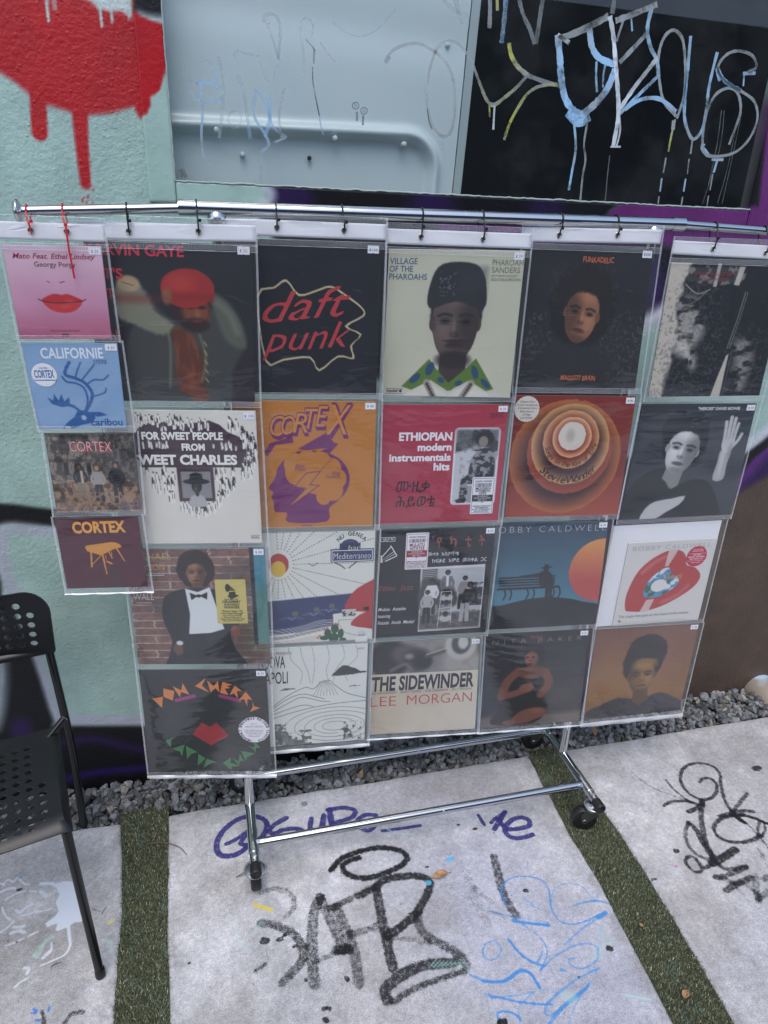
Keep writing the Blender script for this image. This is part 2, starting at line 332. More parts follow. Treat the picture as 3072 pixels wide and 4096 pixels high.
m_wall = bpy.data.materials.new('wall_paint'); m_wall.use_nodes = True
def paint_nodes(m, dist=.004, rough=.5):
    n, L, b = nodes(m); N = n.new
    at = N('ShaderNodeAttribute'); at.attribute_name = 'Col'; tc = N('ShaderNodeTexCoord')
    t1 = N('ShaderNodeTexNoise'); t1.inputs['Scale'].default_value = 85; t1.inputs['Detail'].default_value = 6; t1.inputs['Roughness'].default_value = .62
    t2 = N('ShaderNodeTexNoise'); t2.inputs['Scale'].default_value = 9; t2.inputs['Detail'].default_value = 4
    vo = N('ShaderNodeTexVoronoi'); vo.inputs['Scale'].default_value = 60; ra = N('ShaderNodeMapRange'); ra.inputs[1].default_value = .0; ra.inputs[2].default_value = .22; ra.inputs[3].default_value = 1; ra.inputs[4].default_value = 0
    a1 = N('ShaderNodeMath'); a1.operation = 'MULTIPLY_ADD'; a1.inputs[1].default_value = .35
    a2 = N('ShaderNodeMath'); a2.operation = 'MULTIPLY_ADD'; a2.inputs[1].default_value = .8
    bp = N('ShaderNodeBump'); bp.inputs['Strength'].default_value = .8; bp.inputs['Distance'].default_value = dist
    for t in (t1, t2, vo): L(tc.outputs['Object'], t.inputs['Vector'])
    L(vo.outputs['Distance'], ra.inputs[0]); L(ra.outputs[0], a1.inputs[0]); L(t1.outputs[0], a1.inputs[2]); L(t2.outputs[0], a2.inputs[0]); L(a1.outputs[0], a2.inputs[2])
    L(a2.outputs[0], bp.inputs['Height']); L(bp.outputs[0], b.inputs['Normal'])
    mx = N('ShaderNodeMix'); mx.data_type = 'RGBA'; mx.blend_type = 'MULTIPLY'; mx.inputs[0].default_value = 1
    r2 = N('ShaderNodeMapRange'); r2.inputs[1].default_value = .3; r2.inputs[2].default_value = .7; r2.inputs[3].default_value = .86; r2.inputs[4].default_value = 1.06
    L(t2.outputs[0], r2.inputs[0]); L(at.outputs['Color'], mx.inputs[6]); L(r2.outputs[0], mx.inputs[7]); L(mx.outputs[2], b.inputs['Base Color'])
    b.inputs['Roughness'].default_value = rough; b.inputs['Specular IOR Level'].default_value = .45
paint_nodes(m_wall)
m_trim = bpy.data.materials.new('trim_paint'); m_trim.use_nodes = True; paint_nodes(m_trim, .0012, .35)
wall = thing('mural_wall', (1, WY, 0), 'stucco wall sprayed with mint, red, black and purple mural and set with a window', 'wall')
grid_obj('stucco_face', V, m_wall, wall, mural(GX, GZ), keep=keep)
m_dark = M('dark_room', (.02, .022, .022), .8)
room = MB(); rx0, rx1, rz0, rz1, ry0, ry1 = .2, 2.3, 1.45, 3.1, .30, 1.5
vs = [(x, y, z) for y in (ry0, ry1) for z in (rz0, rz1) for x in (rx0, rx1)]
room.add(vs, [(4, 6, 7, 5), (0, 1, 5, 4), (2, 6, 7, 3), (0, 4, 6, 2), (1, 3, 7, 5)], None, False)
room.build('dark_interior', m_dark, wall)
# window surround: four flat boards, painted with the mural
frame = thing('window_frame', (0, 0, 0), None, None); frame.parent = wall; frame.location = (0, 0, 0)
def board(x0, x1, z0, z1, y0, nx, nz):
    X, Zq = np.meshgrid(np.linspace(x0, x1, nx), np.linspace(z0, z1, nz)); Vb = np.stack([X, np.full(X.shape, y0), Zq], -1)
    e = .0025; Vb[0, :, 1] += e; Vb[-1, :, 1] += e; Vb[:, 0, 1] += e; Vb[:, -1, 1] += e
    grid_obj('frame_board', Vb, m_trim, frame, mural(X, Zq), sides=(0, .305-y0, 0))
board(.328, WX0, 1.645, 2.95, .264, 22, 330); board(WX1, 1.965, 1.645, 2.95, .264, 22, 300)
board(WX0+.0005, WX1-.0005, 1.648, WZ0, .266, 380, 14); board(WX0+.0005, WX1-.0005, 2.9, 2.95, .266, 40, 8)
m_putty = M('putty_edge', (.35, .42, .39), .7, bump=True, bscale=300, bstr=.5)
ed = MB(); rng = random.Random(3)
for a, b, n in (((WX0, WZ0), (WX1, WZ0), 150), ((WX0, WZ0), (WX0, 2.2), 60)):
    pts = [(a[0]+(b[0]-a[0])*i/n+rng.uniform(-1, 1)*.0009, .2665, a[1]+(b[1]-a[1])*i/n+rng.uniform(-1, 1)*.0012) for i in range(n+1)]
    ed.tube(pts, [.0016+.0011*rng.random() for _ in pts], 6)
ed.build('putty_line', m_putty, frame)
# glass
m_glass = bpy.data.materials.new('window_glass'); m_glass.use_nodes = True; nt = m_glass.node_tree; nt.nodes.clear(); n = nt.nodes.new; L = nt.links.new
tr = n('ShaderNodeBsdfTransparent'); tr.inputs[0].default_value = (.95, .98, .97, 1); gl = n('ShaderNodeBsdfGlossy'); gl.inputs['Roughness'].default_value = .015; lw = n('ShaderNodeLayerWeight'); pw = n('ShaderNodeMath'); pw.operation = 'POWER'; pw.inputs[1].default_value = 5; fr = n('ShaderNodeMath'); fr.operation = 'MULTIPLY_ADD'; fr.inputs[1].default_value = .94; fr.inputs[2].default_value = .055; L(lw.outputs['Facing'], pw.inputs[0]); L(pw.outputs[0], fr.inputs[0])
mu = n('ShaderNodeMath'); mu.operation = 'MULTIPLY'; mu.inputs[1].default_value = 1.1; mx = n('ShaderNodeMixShader'); df = n('ShaderNodeBsdfDiffuse'); df.inputs[0].default_value = (.6, .63, .65, 1)
tc = n('ShaderNodeTexCoord'); nz = n('ShaderNodeTexNoise'); nz.inputs['Scale'].default_value = 4; nz.inputs['Detail'].default_value = 7; nz.inputs['Roughness'].default_value = .7
rg = n('ShaderNodeMapRange'); rg.inputs[1].default_value = .45; rg.inputs[2].default_value = .8; rg.inputs[3].default_value = .008; rg.inputs[4].default_value = .06; m0 = n('ShaderNodeMixShader'); oo = n('ShaderNodeOutputMaterial')
L(tc.outputs['Object'], nz.inputs[0]); L(nz.outputs[0], rg.inputs[0]); L(rg.outputs[0], m0.inputs[0]); L(tr.outputs[0], m0.inputs[1]); L(df.outputs[0], m0.inputs[2])
L(fr.outputs[0], mu.inputs[0]); L(mu.outputs[0], mx.inputs[0]); L(m0.outputs[0], mx.inputs[1]); L(gl.outputs[0], mx.inputs[2]); L(mx.outputs[0], oo.inputs[0])
GY = .272
g = MB(); g.add([(WX0-.01, GY, WZ0-.01), (WX1+.01, GY, WZ0-.01), (WX1+.01, GY, 2.91), (WX0-.01, GY, 2.91)], [(0, 1, 2, 3)], None, False); pane = g.build('window_pane', m_glass, wall)
# marker and spray strokes on the glass: ribbons lying on the pane, patchy in colour
m_spray = bpy.data.materials.new('scraped_spray_paint'); m_spray.use_nodes = True; n_, L, b = nodes(m_spray); N = n_.new
at = N('ShaderNodeAttribute'); at.attribute_name = 'Col'; tc = N('ShaderNodeTexCoord'); t = N('ShaderNodeTexNoise'); t.inputs['Scale'].default_value = 26; t.inputs['Detail'].default_value = 6; t.inputs['Roughness'].default_value = .65
rp = N('ShaderNodeMapRange'); rp.inputs[1].default_value = .26; rp.inputs[2].default_value = .52
ml = N('ShaderNodeMath'); ml.operation = 'MULTIPLY'; t3 = N('ShaderNodeTexNoise'); t3.inputs['Scale'].default_value = 11; t3.inputs['Detail'].default_value = 2
cb = N('ShaderNodeMix'); cb.data_type = 'RGBA'; cb.inputs[7].default_value = (.33, .36, .36, 1); rq = N('ShaderNodeMapRange'); rq.inputs[1].default_value = .38; rq.inputs[2].default_value = .66; rq.inputs[4].default_value = .85
for q in (t, t3): L(tc.outputs['Object'], q.inputs[0])
L(t.outputs[0], rp.inputs[0]); L(rp.outputs[0], ml.inputs[0]); L(at.outputs['Alpha'], ml.inputs[1]); L(ml.outputs[0], b.inputs['Alpha'])
L(t3.outputs[0], rq.inputs[0]); L(rq.outputs[0], cb.inputs[0]); L(at.outputs['Color'], cb.inputs[6]); L(cb.outputs[2], b.inputs['Base Color']); b.inputs['Roughness'].default_value = .55
class Ribbon:
    def __init__(s): s.v = []; s.f = []; s.c = []
    def add(s, px, w, col, a=1., sm=8, y=GY-.0008, drip=False, w2=None):
        p = [P(q, 1, y) for q in px]; p = [np.array(q) for q in cr(p, sm)]; k = len(s.v); nn = len(p); rg = np.random.RandomState(len(s.v)+1)
        for i, q in enumerate(p):
            t = p[min(i+1, nn-1)]-p[max(i-1, 0)]; t = t/max(np.linalg.norm(t), 1e-9); nrm = np.array([-t[2], 0, t[0]]); ww = (w+((w2 if w2 else w)-w)*i/max(nn-1, 1))/2*(1+.16*rg.uniform(-1, 1))
            yo = np.array([0, -1e-5*(len(s.f) % 40), 0])
            s.v += [tuple(q+nrm*ww+yo), tuple(q-nrm*ww+yo)]; s.c += [(*lin(col), a)]*2
        s.f += [(k+2*i, k+2*i+1, k+2*i+3, k+2*i+2) for i in range(nn-1)]
    def build(s, name, mat, parent):
        me = bpy.data.meshes.new(name); off = np.array(parent_loc(parent)); me.from_pydata([tuple(np.array(q)-off) for q in s.v], [], s.f)
        c = np.array(s.c); setcol(me, c[:, :3], alpha=c[:, 3]); me.materials.append(mat); o = bpy.data.objects.new(name, me); COL.objects.link(o); o.parent = parent; return o
rb = Ribbon(); q2 = lambda *p: Z(1536, 0, 1.08, p); q8 = lambda *p: Z(600, 0, 1.276, p); PB, PY, PG, PW = h('9cc9ee'), h('c9cb62'), h('9aa3a6'), h('dbe6ee'); k = .92/1.08/1650
for p, w, c, a in [
 ([(540, 185), (550, 240), (580, 290), (620, 325)], 20, PY, .9), ([(620, 325), (570, 380), (510, 430), (470, 450), (440, 425), (410, 350), (370, 250), (320, 190), (270, 178), (230, 210), (200, 290), (185, 400), (195, 500), (220, 560), (260, 592), (290, 560), (305, 480), (300, 350), (260, 260), (180, 200), (120, 188), (50, 210), (10, 250)], 12, PG, .75),
 ([(620, 325), (570, 380), (510, 430), (470, 455), (440, 425), (410, 350)], 15, PY, .8), ([(455, 450), (457, 505)], 9, PY, .7), ([(478, 450), (472, 560)], 9, PW, .8),
 ([(620, 325), (700, 355), (760, 370)], 17, PG, .6), ([(750, 365), (680, 370), (620, 405), (570, 480), (540, 540), (518, 605)], 14, PY, .7),
 ([(750, 150), (760, 250), (765, 330), (785, 430), (840, 492), (900, 460), (960, 390), (1000, 300)], 32, PB, 1), ([(752, 170), (850, 132), (970, 70)], 26, PG, .8), ([(888, 122), (898, 200), (930, 250), (995, 278)], 28, PB, 1), ([(750, 150), (800, 185)], 18, PW, 1),
 ([(975, 70), (990, 150), (1000, 270), (1010, 400), (1012, 500), (990, 632)], 22, PW, 1), ([(1000, 90), (1080, 60), (1180, 18)], 24, PG, .9), ([(1158, 30), (1138, 120), (1150, 200), (1178, 260), (1186, 330)], 19, PB, .9), ([(1140, 140), (1080, 205), (1018, 270)], 20, PG, .9),
 ([(1020, 470), (1080, 380), (1150, 290), (1180, 250)], 20, PW, .9), ([(1020, 490), (1090, 420), (1182, 330)], 15, PB, .9), ([(1040, 472), (1110, 430), (1190, 428), (1262, 482)], 18, PB, .9),
 ([(1262, 502), (1210, 440), (1190, 350), (1185, 250), (1208, 165), (1250, 130), (1288, 165), (1300, 250), (1302, 350), (1292, 430), (1265, 512)], 14, PG, .85), ([(1325, 155), (1312, 300), (1300, 420), (1300, 520), (1332, 600), (1372, 565), (1392, 480), (1405, 370), (1440, 225)], 16, PB, .85),
 ([(1570, 312), (1608, 290), (1590, 240), (1530, 220), (1475, 240), (1442, 295), (1470, 348), (1540, 392), (1600, 440), (1612, 520), (1570, 610), (1500, 665), (1400, 672), (1376, 620), (1390, 500), (1430, 412), (1490, 380), (1530, 408), (1540, 480), (1515, 560), (1490, 625)], 14, PG, .8),
 ([(1450, 350), (1440, 295), (1470, 348), (1540, 392)], 18, PB, .9), ([(1380, 620), (1376, 640), (1400, 672)], 22, PB, .9), ([(1550, 318), (1605, 316)], 15, PB, 1), ([(1556, 315), (1552, 372)], 8, PB, 1),
 ([(820, 520), (828, 640), (812, 740), (798, 822)], 12, PB, .95), ([(880, 520), (864, 620), (870, 690), (858, 760), (848, 865)], 10, PG, .8), ([(790, 488), (840, 530), (890, 505)], 34, PB, 1), ([(1012, 470), (1020, 560), (1004, 632)], 9, PW, .9), ([(978, 634), (1022, 634)], 8, PW, .9),
 ([(1258, 515), (1240, 590), (1228, 655)], 11, PY, .8), ([(1218, 682), (1206, 748)], 9, PG, .9), ([(1200, 770), (1192, 828)], 10, PB, .9), ([(1188, 848), (1184, 880)], 8, PG, .8), ([(1252, 520), (1248, 560)], 20, PB, .9),
 ([(1332, 608), (1324, 665)], 9, PG, .8), ([(1318, 686), (1310, 752)], 8, PG, .8), ([(1303, 772), (1294, 828)], 9, PB, .9), ([(1290, 850), (1284, 886)], 8, PG, .8), ([(1415, 690), (1466, 690)], 12, PB, .9), ([(1440, 690), (1424, 745)], 14, PB, .9), ([(1420, 752), (1408, 822)], 7, PG, .8), ([(1402, 845), (1395, 888)], 6, PG, .8),
 ([(918, 265), (916, 330), (920, 398)], 11, PB, .9), ([(960, 268), (948, 320), (946, 378)], 10, PB, .9), ([(1035, 85), (1020, 130), (1004, 180)], 11, PG, .8), ([(1068, 80), (1072, 135)], 9, PB, .8),
 ([(456, -60), (458, 40), (455, 122)], 19, PG, .7), ([(488, -20), (490, 46)], 12, PY, .7), ([(530, -60), (522, 60), (508, 186)], 20, PB, .6), ([(575, -40), (600, 60), (632, 130), (650, 192)], 18, PG, .5), ([(690, -40), (676, 60), (656, 190)], 20, PG, .45), ([(1000, -40), (985, 60)], 22, PG, .4), ([(300, -40), (335, 108)], 22, PG, .45), ([(240, -20), (300, 40), (370, 76)], 16, PG, .35),
 ([(1458, 475), (1436, 640), (1400, 800)], 3, PG, .5), ([(1470, 475), (1450, 640), (1376, 880)], 3, PG, .4), ([(1545, 485), (1500, 700), (1460, 880)], 3, PG, .4), ([(1535, 485), (1480, 740), (1440, 880)], 3, PG, .4), ([(975, 670), (965, 760), (955, 870)], 6, PG, .35)]:
    rb.add(q2(*p), w*k, c, a)
k = .8/1.276/1600; EB = h('8fb8dc'); EG = h('93a9b4'); ED = h('3a4646')
for p, w, c, a in [
 ([(205, 468), (230, 505), (290, 520), (370, 503)], 20, EB, .5), ([(258, 420), (268, 560), (262, 700), (275, 800), (300, 830)], 14, EB, .8), ([(350, 290), (372, 420), (366, 600), (352, 705)], 18, EG, .5), ([(235, 425), (300, 418), (355, 450)], 22, EB, .55), ([(168, 345), (180, 400), (245, 430)], 10, EG, .35), ([(322, 350), (340, 425)], 16, EB, .6),
 ([(250, 330), (290, 305), (318, 340)], 9, EG, .35), ([(448, 380), (478, 470), (492, 560), (512, 708)], 18, EB, .6), ([(540, 455), (532, 590), (590, 690), (605, 742), (566, 776)], 16, EB, .75), ([(545, 460), (600, 560), (630, 650), (698, 700)], 16, EB, .55), ([(604, 478), (612, 590), (588, 700)], 20, EB, .7), ([(690, 450), (660, 570), (666, 692)], 14, EG, .5), ([(665, 700), (695, 700), (636, 726)], 12, PW, .6),
 ([(728, 425), (728, 505)], 10, EB, .5), ([(582, 115), (585, 80), (615, 70), (648, 90), (664, 150), (655, 305)], 16, EG, .55), ([(585, 100), (620, 180), (655, 300)], 12, EG, .45), ([(605, 115), (608, 125)], 18, EB, .7), ([(400, 620), (430, 655), (465, 625), (455, 575), (410, 575), (398, 620)], 9, EG, .4), ([(425, 290), (440, 262), (490, 270), (560, 290)], 12, EG, .4), ([(560, 300), (600, 420), (665, 300)], 8, EG, .3),
 ([(765, 160), (775, 105), (805, 92), (830, 130), (826, 190)], 8, EG, .5), ([(770, 170), (785, 300), (780, 375)], 14, EG, .3), ([(793, 198), (830, 240), (842, 262)], 8, ED, .9), ([(838, 250), (836, 325)], 12, ED, .8), ([(830, 340), (832, 420), (850, 520), (864, 590)], 7, ED, .9), ([(864, 590), (872, 640), (885, 690)], 9, EB, .7), ([(866, 212), (900, 262), (945, 318)], 6, EG, .5),
 ([(1200, 320), (1222, 285)], 22, ED, .5), ([(930, 110), (1010, 170), (1090, 185), (1170, 140), (1250, 45)], 7, EG, .45), ([(1056, 570), (1056, 618)], 13, ED, .8), ([(1088, 590), (1086, 640)], 13, ED, .8), ([(566, 835), (568, 945)], 10, EG, .7), ([(1415, 555), (1425, 620), (1440, 660)], 8, ED, .8), ([(1528, 690), (1552, 635)], 10, ED, .8), ([(1490, 690), (1496, 765)], 14, EB, .8), ([(1470, 690), (1520, 695)], 16, EB, .6), ([(1548, 400), (1545, 415)], 22, PY, .6), ([(1560, 545), (1556, 605)], 14, PY, .7), ([(150, 865), (168, 905)], 26, ED, .8), ([(165, 865), (185, 905)], 20, ED, .8)]:
    rb.add(q8(*p), w*k, c, a)
for cx0, cy0 in ((1050, 540), (1092, 566)):
    rb.add(q8(*[(cx0+17*math.cos(i*.7), cy0+17*math.sin(i*.7)) for i in range(10)]), 6*k, ED, .8); rb.add(q8((cx0-9, cy0), (cx0+10, cy0+2)), 18*k, EG, .7)
rb.build('window_graffiti', m_spray, wall)
# pale metal door panel standing just inside the glass, with a pressed groove and rivets
m_panel = M('pale_enamelled_steel', (.57, .65, .67), .2, 0., .5, bump=True, bscale=12, bstr=.05, bdist=.01)
m_panel2 = M('pale_enamelled_rim', (.38, .45, .46), .35, 0., .5)
pt = thing('steel_panel', (1, .335, 1.5), 'pale grey enamelled steel panel with a pressed groove standing behind the window glass', 'panel')
PYY = .335; a = P((1879, 69), 1, PYY); b = P((1806, 782), 1, PYY); sl_ = (a[0]-b[0])/(a[2]-b[2]); xr = lambda z, e=0: b[0]+sl_*(z-b[2])+e
uz, ux = np.linspace(1.6, 2.6, 170), np.linspace(0, 1, 220); UX, UZ = np.meshgrid(ux, uz); X = .30+(xr(UZ)-.30)*UX
ga, gb_, gc = P(Z(600, 0, 1.276, [(110, 660)])[0], 1, PYY), P(Z(600, 0, 1.276, [(1250, 712)])[0], 1, PYY), P(Z(600, 0, 1.276, [(1425, 900)])[0], 1, PYY)
zt = ga[2]+(gb_[2]-ga[2])/(gb_[0]-ga[0])*(X-ga[0]); xe = gc[0]+sl_*(UZ-gc[2]); R_ = .07
dx = X-(xe-R_); dz = UZ-(zt-R_); sdf = np.where((dx > 0) & (dz > 0), np.hypot(np.maximum(dx, 0), np.maximum(dz, 0))-R_, np.maximum(dx, dz)-R_)
Y = PYY-.017*np.exp(-((sdf-.012)/.012)**2)+.014*(1/(1+np.exp((sdf+.004)/.004)))+.004*np.exp(-((UZ-2.02+.05*(X-1))/.05)**2)
grid_obj('panel_sheet', np.stack([X, Y, UZ], -1), m_panel, pt)
rm = MB(); e0, e1 = .003, P((1842, 785), 1, PYY)[0]-xr(P((1842, 785), 1, PYY)[2])
rm.prism([(xr(1.6, e0), PYY+.002, 1.6), (xr(1.6, e1), PYY+.002, 1.6), (xr(2.6, e1), PYY+.002, 2.6), (xr(2.6, e0), PYY+.002, 2.6)], (0, .02, 0)); rm.build('panel_rim', m_panel2, pt)
for q in ((338, 665), (940, 708), (1290, 738), (472, 788), (1520, 228)):
    p = P(Z(600, 0, 1.276, [q])[0], 1, PYY); MB().lathe([(.0001, -.0168 if q[1] < 750 and q[1] > 600 else -.003), (.004, -.0165 if q[1] < 750 and q[1] > 600 else -.0025), (.0056, -.0155 if q[1] < 750 and q[1] > 600 else -.001), (.0058, .012)], p, (0, 1, 0), 16).build('rivet', m_panel, pt)
p = P(Z(600, 0, 1.276, [(814, 807)])[0], 1, PYY+.004); MB().lathe([(.0001, 0), (.0052, 0), (.0052, .004)], p, (0, 1, 0), 16).build('screw_hole', m_dark, pt)
# building across the alley (behind the photographer), seen only in the reflections
m_opp = M('far_wall_paint', (.10, .12, .12), .8, bump=True, bscale=20, bstr=.4, bdist=.01)
ow = MB(); ow.box((-5, -5.2, -.02), (7, -5.0, 3.6)); tag(ow.build('alley_wall', m_opp), 'dark grey green wall across the alley, facing the mural', 'wall')
# short drain pipe through the foot of the wall
m_pipe = bpy.data.materials.new('pipe_paint'); m_pipe.use_nodes = True; n_, L, b = nodes(m_pipe); tc = n_.new('ShaderNodeTexCoord'); t = n_.new('ShaderNodeTexNoise'); t.inputs['Scale'].default_value = 9; cr_ = n_.new('ShaderNodeValToRGB')
cr_.color_ramp.elements[0].position = .44; cr_.color_ramp.elements[0].color = (.30, .25, .20, 1); cr_.color_ramp.elements[1].position = .56; cr_.color_ramp.elements[1].color = (.42, .56, .68, 1)
L(tc.outputs['Object'], t.inputs[0]); L(t.outputs[0], cr_.inputs[0]); L(cr_.outputs[0], b.inputs['Base Color']); b.inputs['Roughness'].default_value = .5
pc = P((3062, 2775), 1, .24); pb = MB(); r = .068
pth = [(pc[0], WY+.02, pc[2]-.01), (pc[0], .25, pc[2]-.01), (pc[0]+.003, .205, pc[2]-.03), (pc[0]+.005, .175, pc[2]-.09)]
pb.tube(cr(pth, 6), r, 30); tag(pb.build('drain_pipe', m_pipe), 'stubby drain pipe painted tan and pale blue at the brown foot of the wall', 'pipe')
# ------------------------------------------------------------------ ground: concrete slabs, turf strips, gravel bed
def Gp(pts): return [(P(p, 2, 0)[0], P(p, 2, 0)[1]) for p in pts]
YB = .125
def jag(y, s, a=.004): return a*(2*fbm(np.asarray(y)*14, np.asarray(y)*0+s, 3, 3)-1)
def edge_l1(y): return np.interp(y, [-.9, -.44, -.2, .16], [.138, .136, .131, .099])+jag(y, 1)
def edge_r1(y): return np.interp(y, [-.9, -.46, -.23, .14], [.262, .254, .243, .232])+jag(y, 5)
def edge_l2(y): return np.interp(y, [-.9, -.72, -.39, -.19, .11], [1.33, 1.338, 1.362, 1.366, 1.383])+jag(y, 9)
def edge_r2(y): return np.interp(y, [-.9, -.75, -.37, -.23, .12], [1.468, 1.476, 1.508, 1.512, 1.506])+jag(y, 13)
def slab_paint(X, Y):
    c = Cv(X, Y, h('bebdbf'), 0.); base = c.C.copy()
    f = lambda s, o, sd=0: fbm(c.U*s, c.V*s, sd, o)
    base = base+.06*(f(4, 3, 1)-.5)[:, None]*2+.06*(f(22, 4, 2)-.5)[:, None]*2+.05*(f(70, 3, 12)-.5)[:, None]*2
    t = np.clip((f(3, 2, 6)-.45)*5, 0, 1)[:, None]*.25; base = base*(1-t)+t*h('b3adaa')
    base = base+np.clip((f(9, 4, 8)-.52)*6, 0, 1)[:, None]*.06
    g = lambda x, y, rx, ry: np.exp(-((c.U-x)/rx)**2-((c.V-y)/ry)**2)[:, None]
    lil = np.clip(g(1.05, -.35, .24, .30)+g(1.2, -.6, .2, .18)+.7*g(.95, .02, .35, .09)+.5*g(1.72, -.6, .14, .12), 0, 1)*.45; base = base*(1-lil)+lil*h('b3b5cc')
    da = np.clip(g(1.1, .05, .3, .06)*.5+g(.75, -.03, .2, .05)*.3, 0, .5)[:, 0:1]; base = base*(1-da)+da*h('96918f')
    yb = np.clip((c.V-(YB-.025))/.03, 0, 1)[:, None]*.3; base = base*(1-yb)+yb*h('8b8781')
    for fe, sg in ((edge_l1, 1), (edge_r1, -1), (edge_l2, 1), (edge_r2, -1)):
        dd = (fe(c.V)-c.U)*sg; e = (np.clip(1-dd/.035, 0, 1)*(dd > 0)*np.clip((f(26, 4, 41)-.42)*5, 0, 1)*.55)[:, None]; base = base*(1-e)+e*h('8c8884')
    st = np.clip((f(5.5, 5, 52)-.56)*7, 0, 1)[:, None]*.30; base = base*(1-st)+st*h('918b86')
    for fe in (edge_l1, edge_r1, edge_l2, edge_r2):
        e = np.exp(-((c.U-fe(c.V))/.009)**2)[:, None]*.5; base = base*(1-e)+e*h('c3c2c8')
    L5 = lambda *p: Gp(Z(800, 2900, 1.329, p)); L7 = lambda *p: Gp(Z(1000, 3300, 1.3825, p)); L9 = lambda *p: Gp(Z(2300, 2900, 2.149, p)); LB = lambda *p: Gp(Z(2000, 3500, 1.5476, p)); LW = lambda *p: Gp(Z(0, 3500, 1.843, p)); LE = lambda *p: Gp(Z(2000, 2850, 2.765, p)); L0 = lambda *p: Gp(Z(0, 3000, 1.62, p))
    w = 1/1180.
    # damp patch outline by the middle
    c.line(L5((1300, 240), (1250, 310), (1270, 400), (1180, 470), (1130, 560), (1260, 650), (1400, 665), (1480, 610), (1530, 545), (1540, 470), (1600, 420)), 6*w, h('7e7b7c'), .006, .35, jit=.003)
    VI = h('33306e')
    for p, ww in (([(262, 640), (190, 690), (110, 692), (88, 640), (118, 570), (190, 508), (270, 485), (335, 500), (357, 540), (325, 600), (255, 645)], 20), ([(140, 632), (190, 610), (255, 565), (235, 600), (215, 630), (250, 638)], 16), ([(458, 494), (400, 528), (368, 560), (390, 578), (450, 556), (520, 552), (565, 580)], 19), ([(592, 498), (585, 545), (600, 572), (640, 560), (658, 480), (652, 545), (640, 570)], 19),
                  ([(688, 450), (696, 500), (706, 550)], 22), ([(680, 452), (760, 440), (822, 455), (806, 492), (710, 522)], 19), ([(935, 480), (880, 478), (838, 508), (850, 545), (900, 560), (942, 515), (935, 480)], 18), ([(970, 562), (1060, 552), (1170, 535)], 14), ([(1480, 480), (1510, 530)], 14), ([(1622, 465), (1565, 500), (1548, 520)], 14)):
        c.line(L5(*p), ww*w*1.08, VI, .003, .93, jit=.001, js=200)
    for p in ([(55, 1292), (160, 1290), (250, 1276), (325, 1248), (315, 1190), (230, 1160), (130, 1190), (62, 1262), (62, 1330), (130, 1382), (230, 1388), (360, 1352)], [(-60, 1290), (0, 1190), (55, 1100)], [(-20, 1180), (60, 1290)]): c.line(LE(*p), 20*w, VI, .003, .93, jit=.001, js=200)
    K = h('17181b')
    for p, ww, a in (([(448, 250), (500, 190), (600, 148), (720, 125), (820, 140), (868, 172), (850, 212), (780, 252), (680, 287), (600, 292), (535, 268), (512, 228), (555, 195), (605, 183)], 24, .95), ([(600, 390), (680, 350), (750, 305), (850, 283), (945, 285), (992, 312), (988, 365), (955, 430), (915, 492), (840, 560), (760, 612)], 30, .9), ([(700, 355), (716, 450), (738, 560), (755, 640), (772, 720), (790, 785)], 34, .85), ([(930, 490), (935, 560), (978, 612), (1060, 660), (1150, 712), (1195, 770)], 32, .75), ([(780, 625), (880, 632), (985, 652)], 22, .55),
                     ([(448, 458), (556, 408)], 26, .75), ([(478, 460), (518, 550), (558, 640), (580, 720), (602, 875)], 36, .7), ([(560, 602), (695, 566)], 26, .65), ([(480, 690), (545, 690)], 30, .9), ([(388, 400), (360, 460), (346, 560), (344, 660), (346, 770), (360, 885)], 36, .72), ([(390, 402), (430, 500), (478, 600), (522, 690)], 32, .7), ([(368, 752), (540, 685)], 20, .6),
                     ([(60, 372), (130, 354), (200, 365), (240, 408), (238, 460), (200, 502)], 22, .6), ([(60, 542), (145, 558), (235, 598), (284, 660), (290, 740), (250, 800), (180, 872)], 30, .75), ([(35, 805), (85, 768)], 16, .8), ([(90, 690), (100, 740)], 10, .5), ([(758, 965), (748, 910), (800, 860), (880, 808), (980, 772), (1125, 762)], 36, .85), ([(800, 975), (900, 910), (1050, 850), (1185, 808)], 22, .8),
                     ([(1350, 178), (1370, 260), (1402, 380), (1465, 495)], 32, .75), ([(1195, 260), (1240, 400), (1315, 545)], 32, .42), ([(1245, 350), (1335, 425)], 24, .45), ([(1085, 325), (1165, 370), (1215, 440)], 26, .35), ([(1330, 470), (1400, 520)], 26, .4), ([(310, 1100), (316, 1040), (300, 1000)], 14, 0)):
        if a: c.line(L7(*p), ww*w*.98, K, .008, a, jit=.003, js=160)
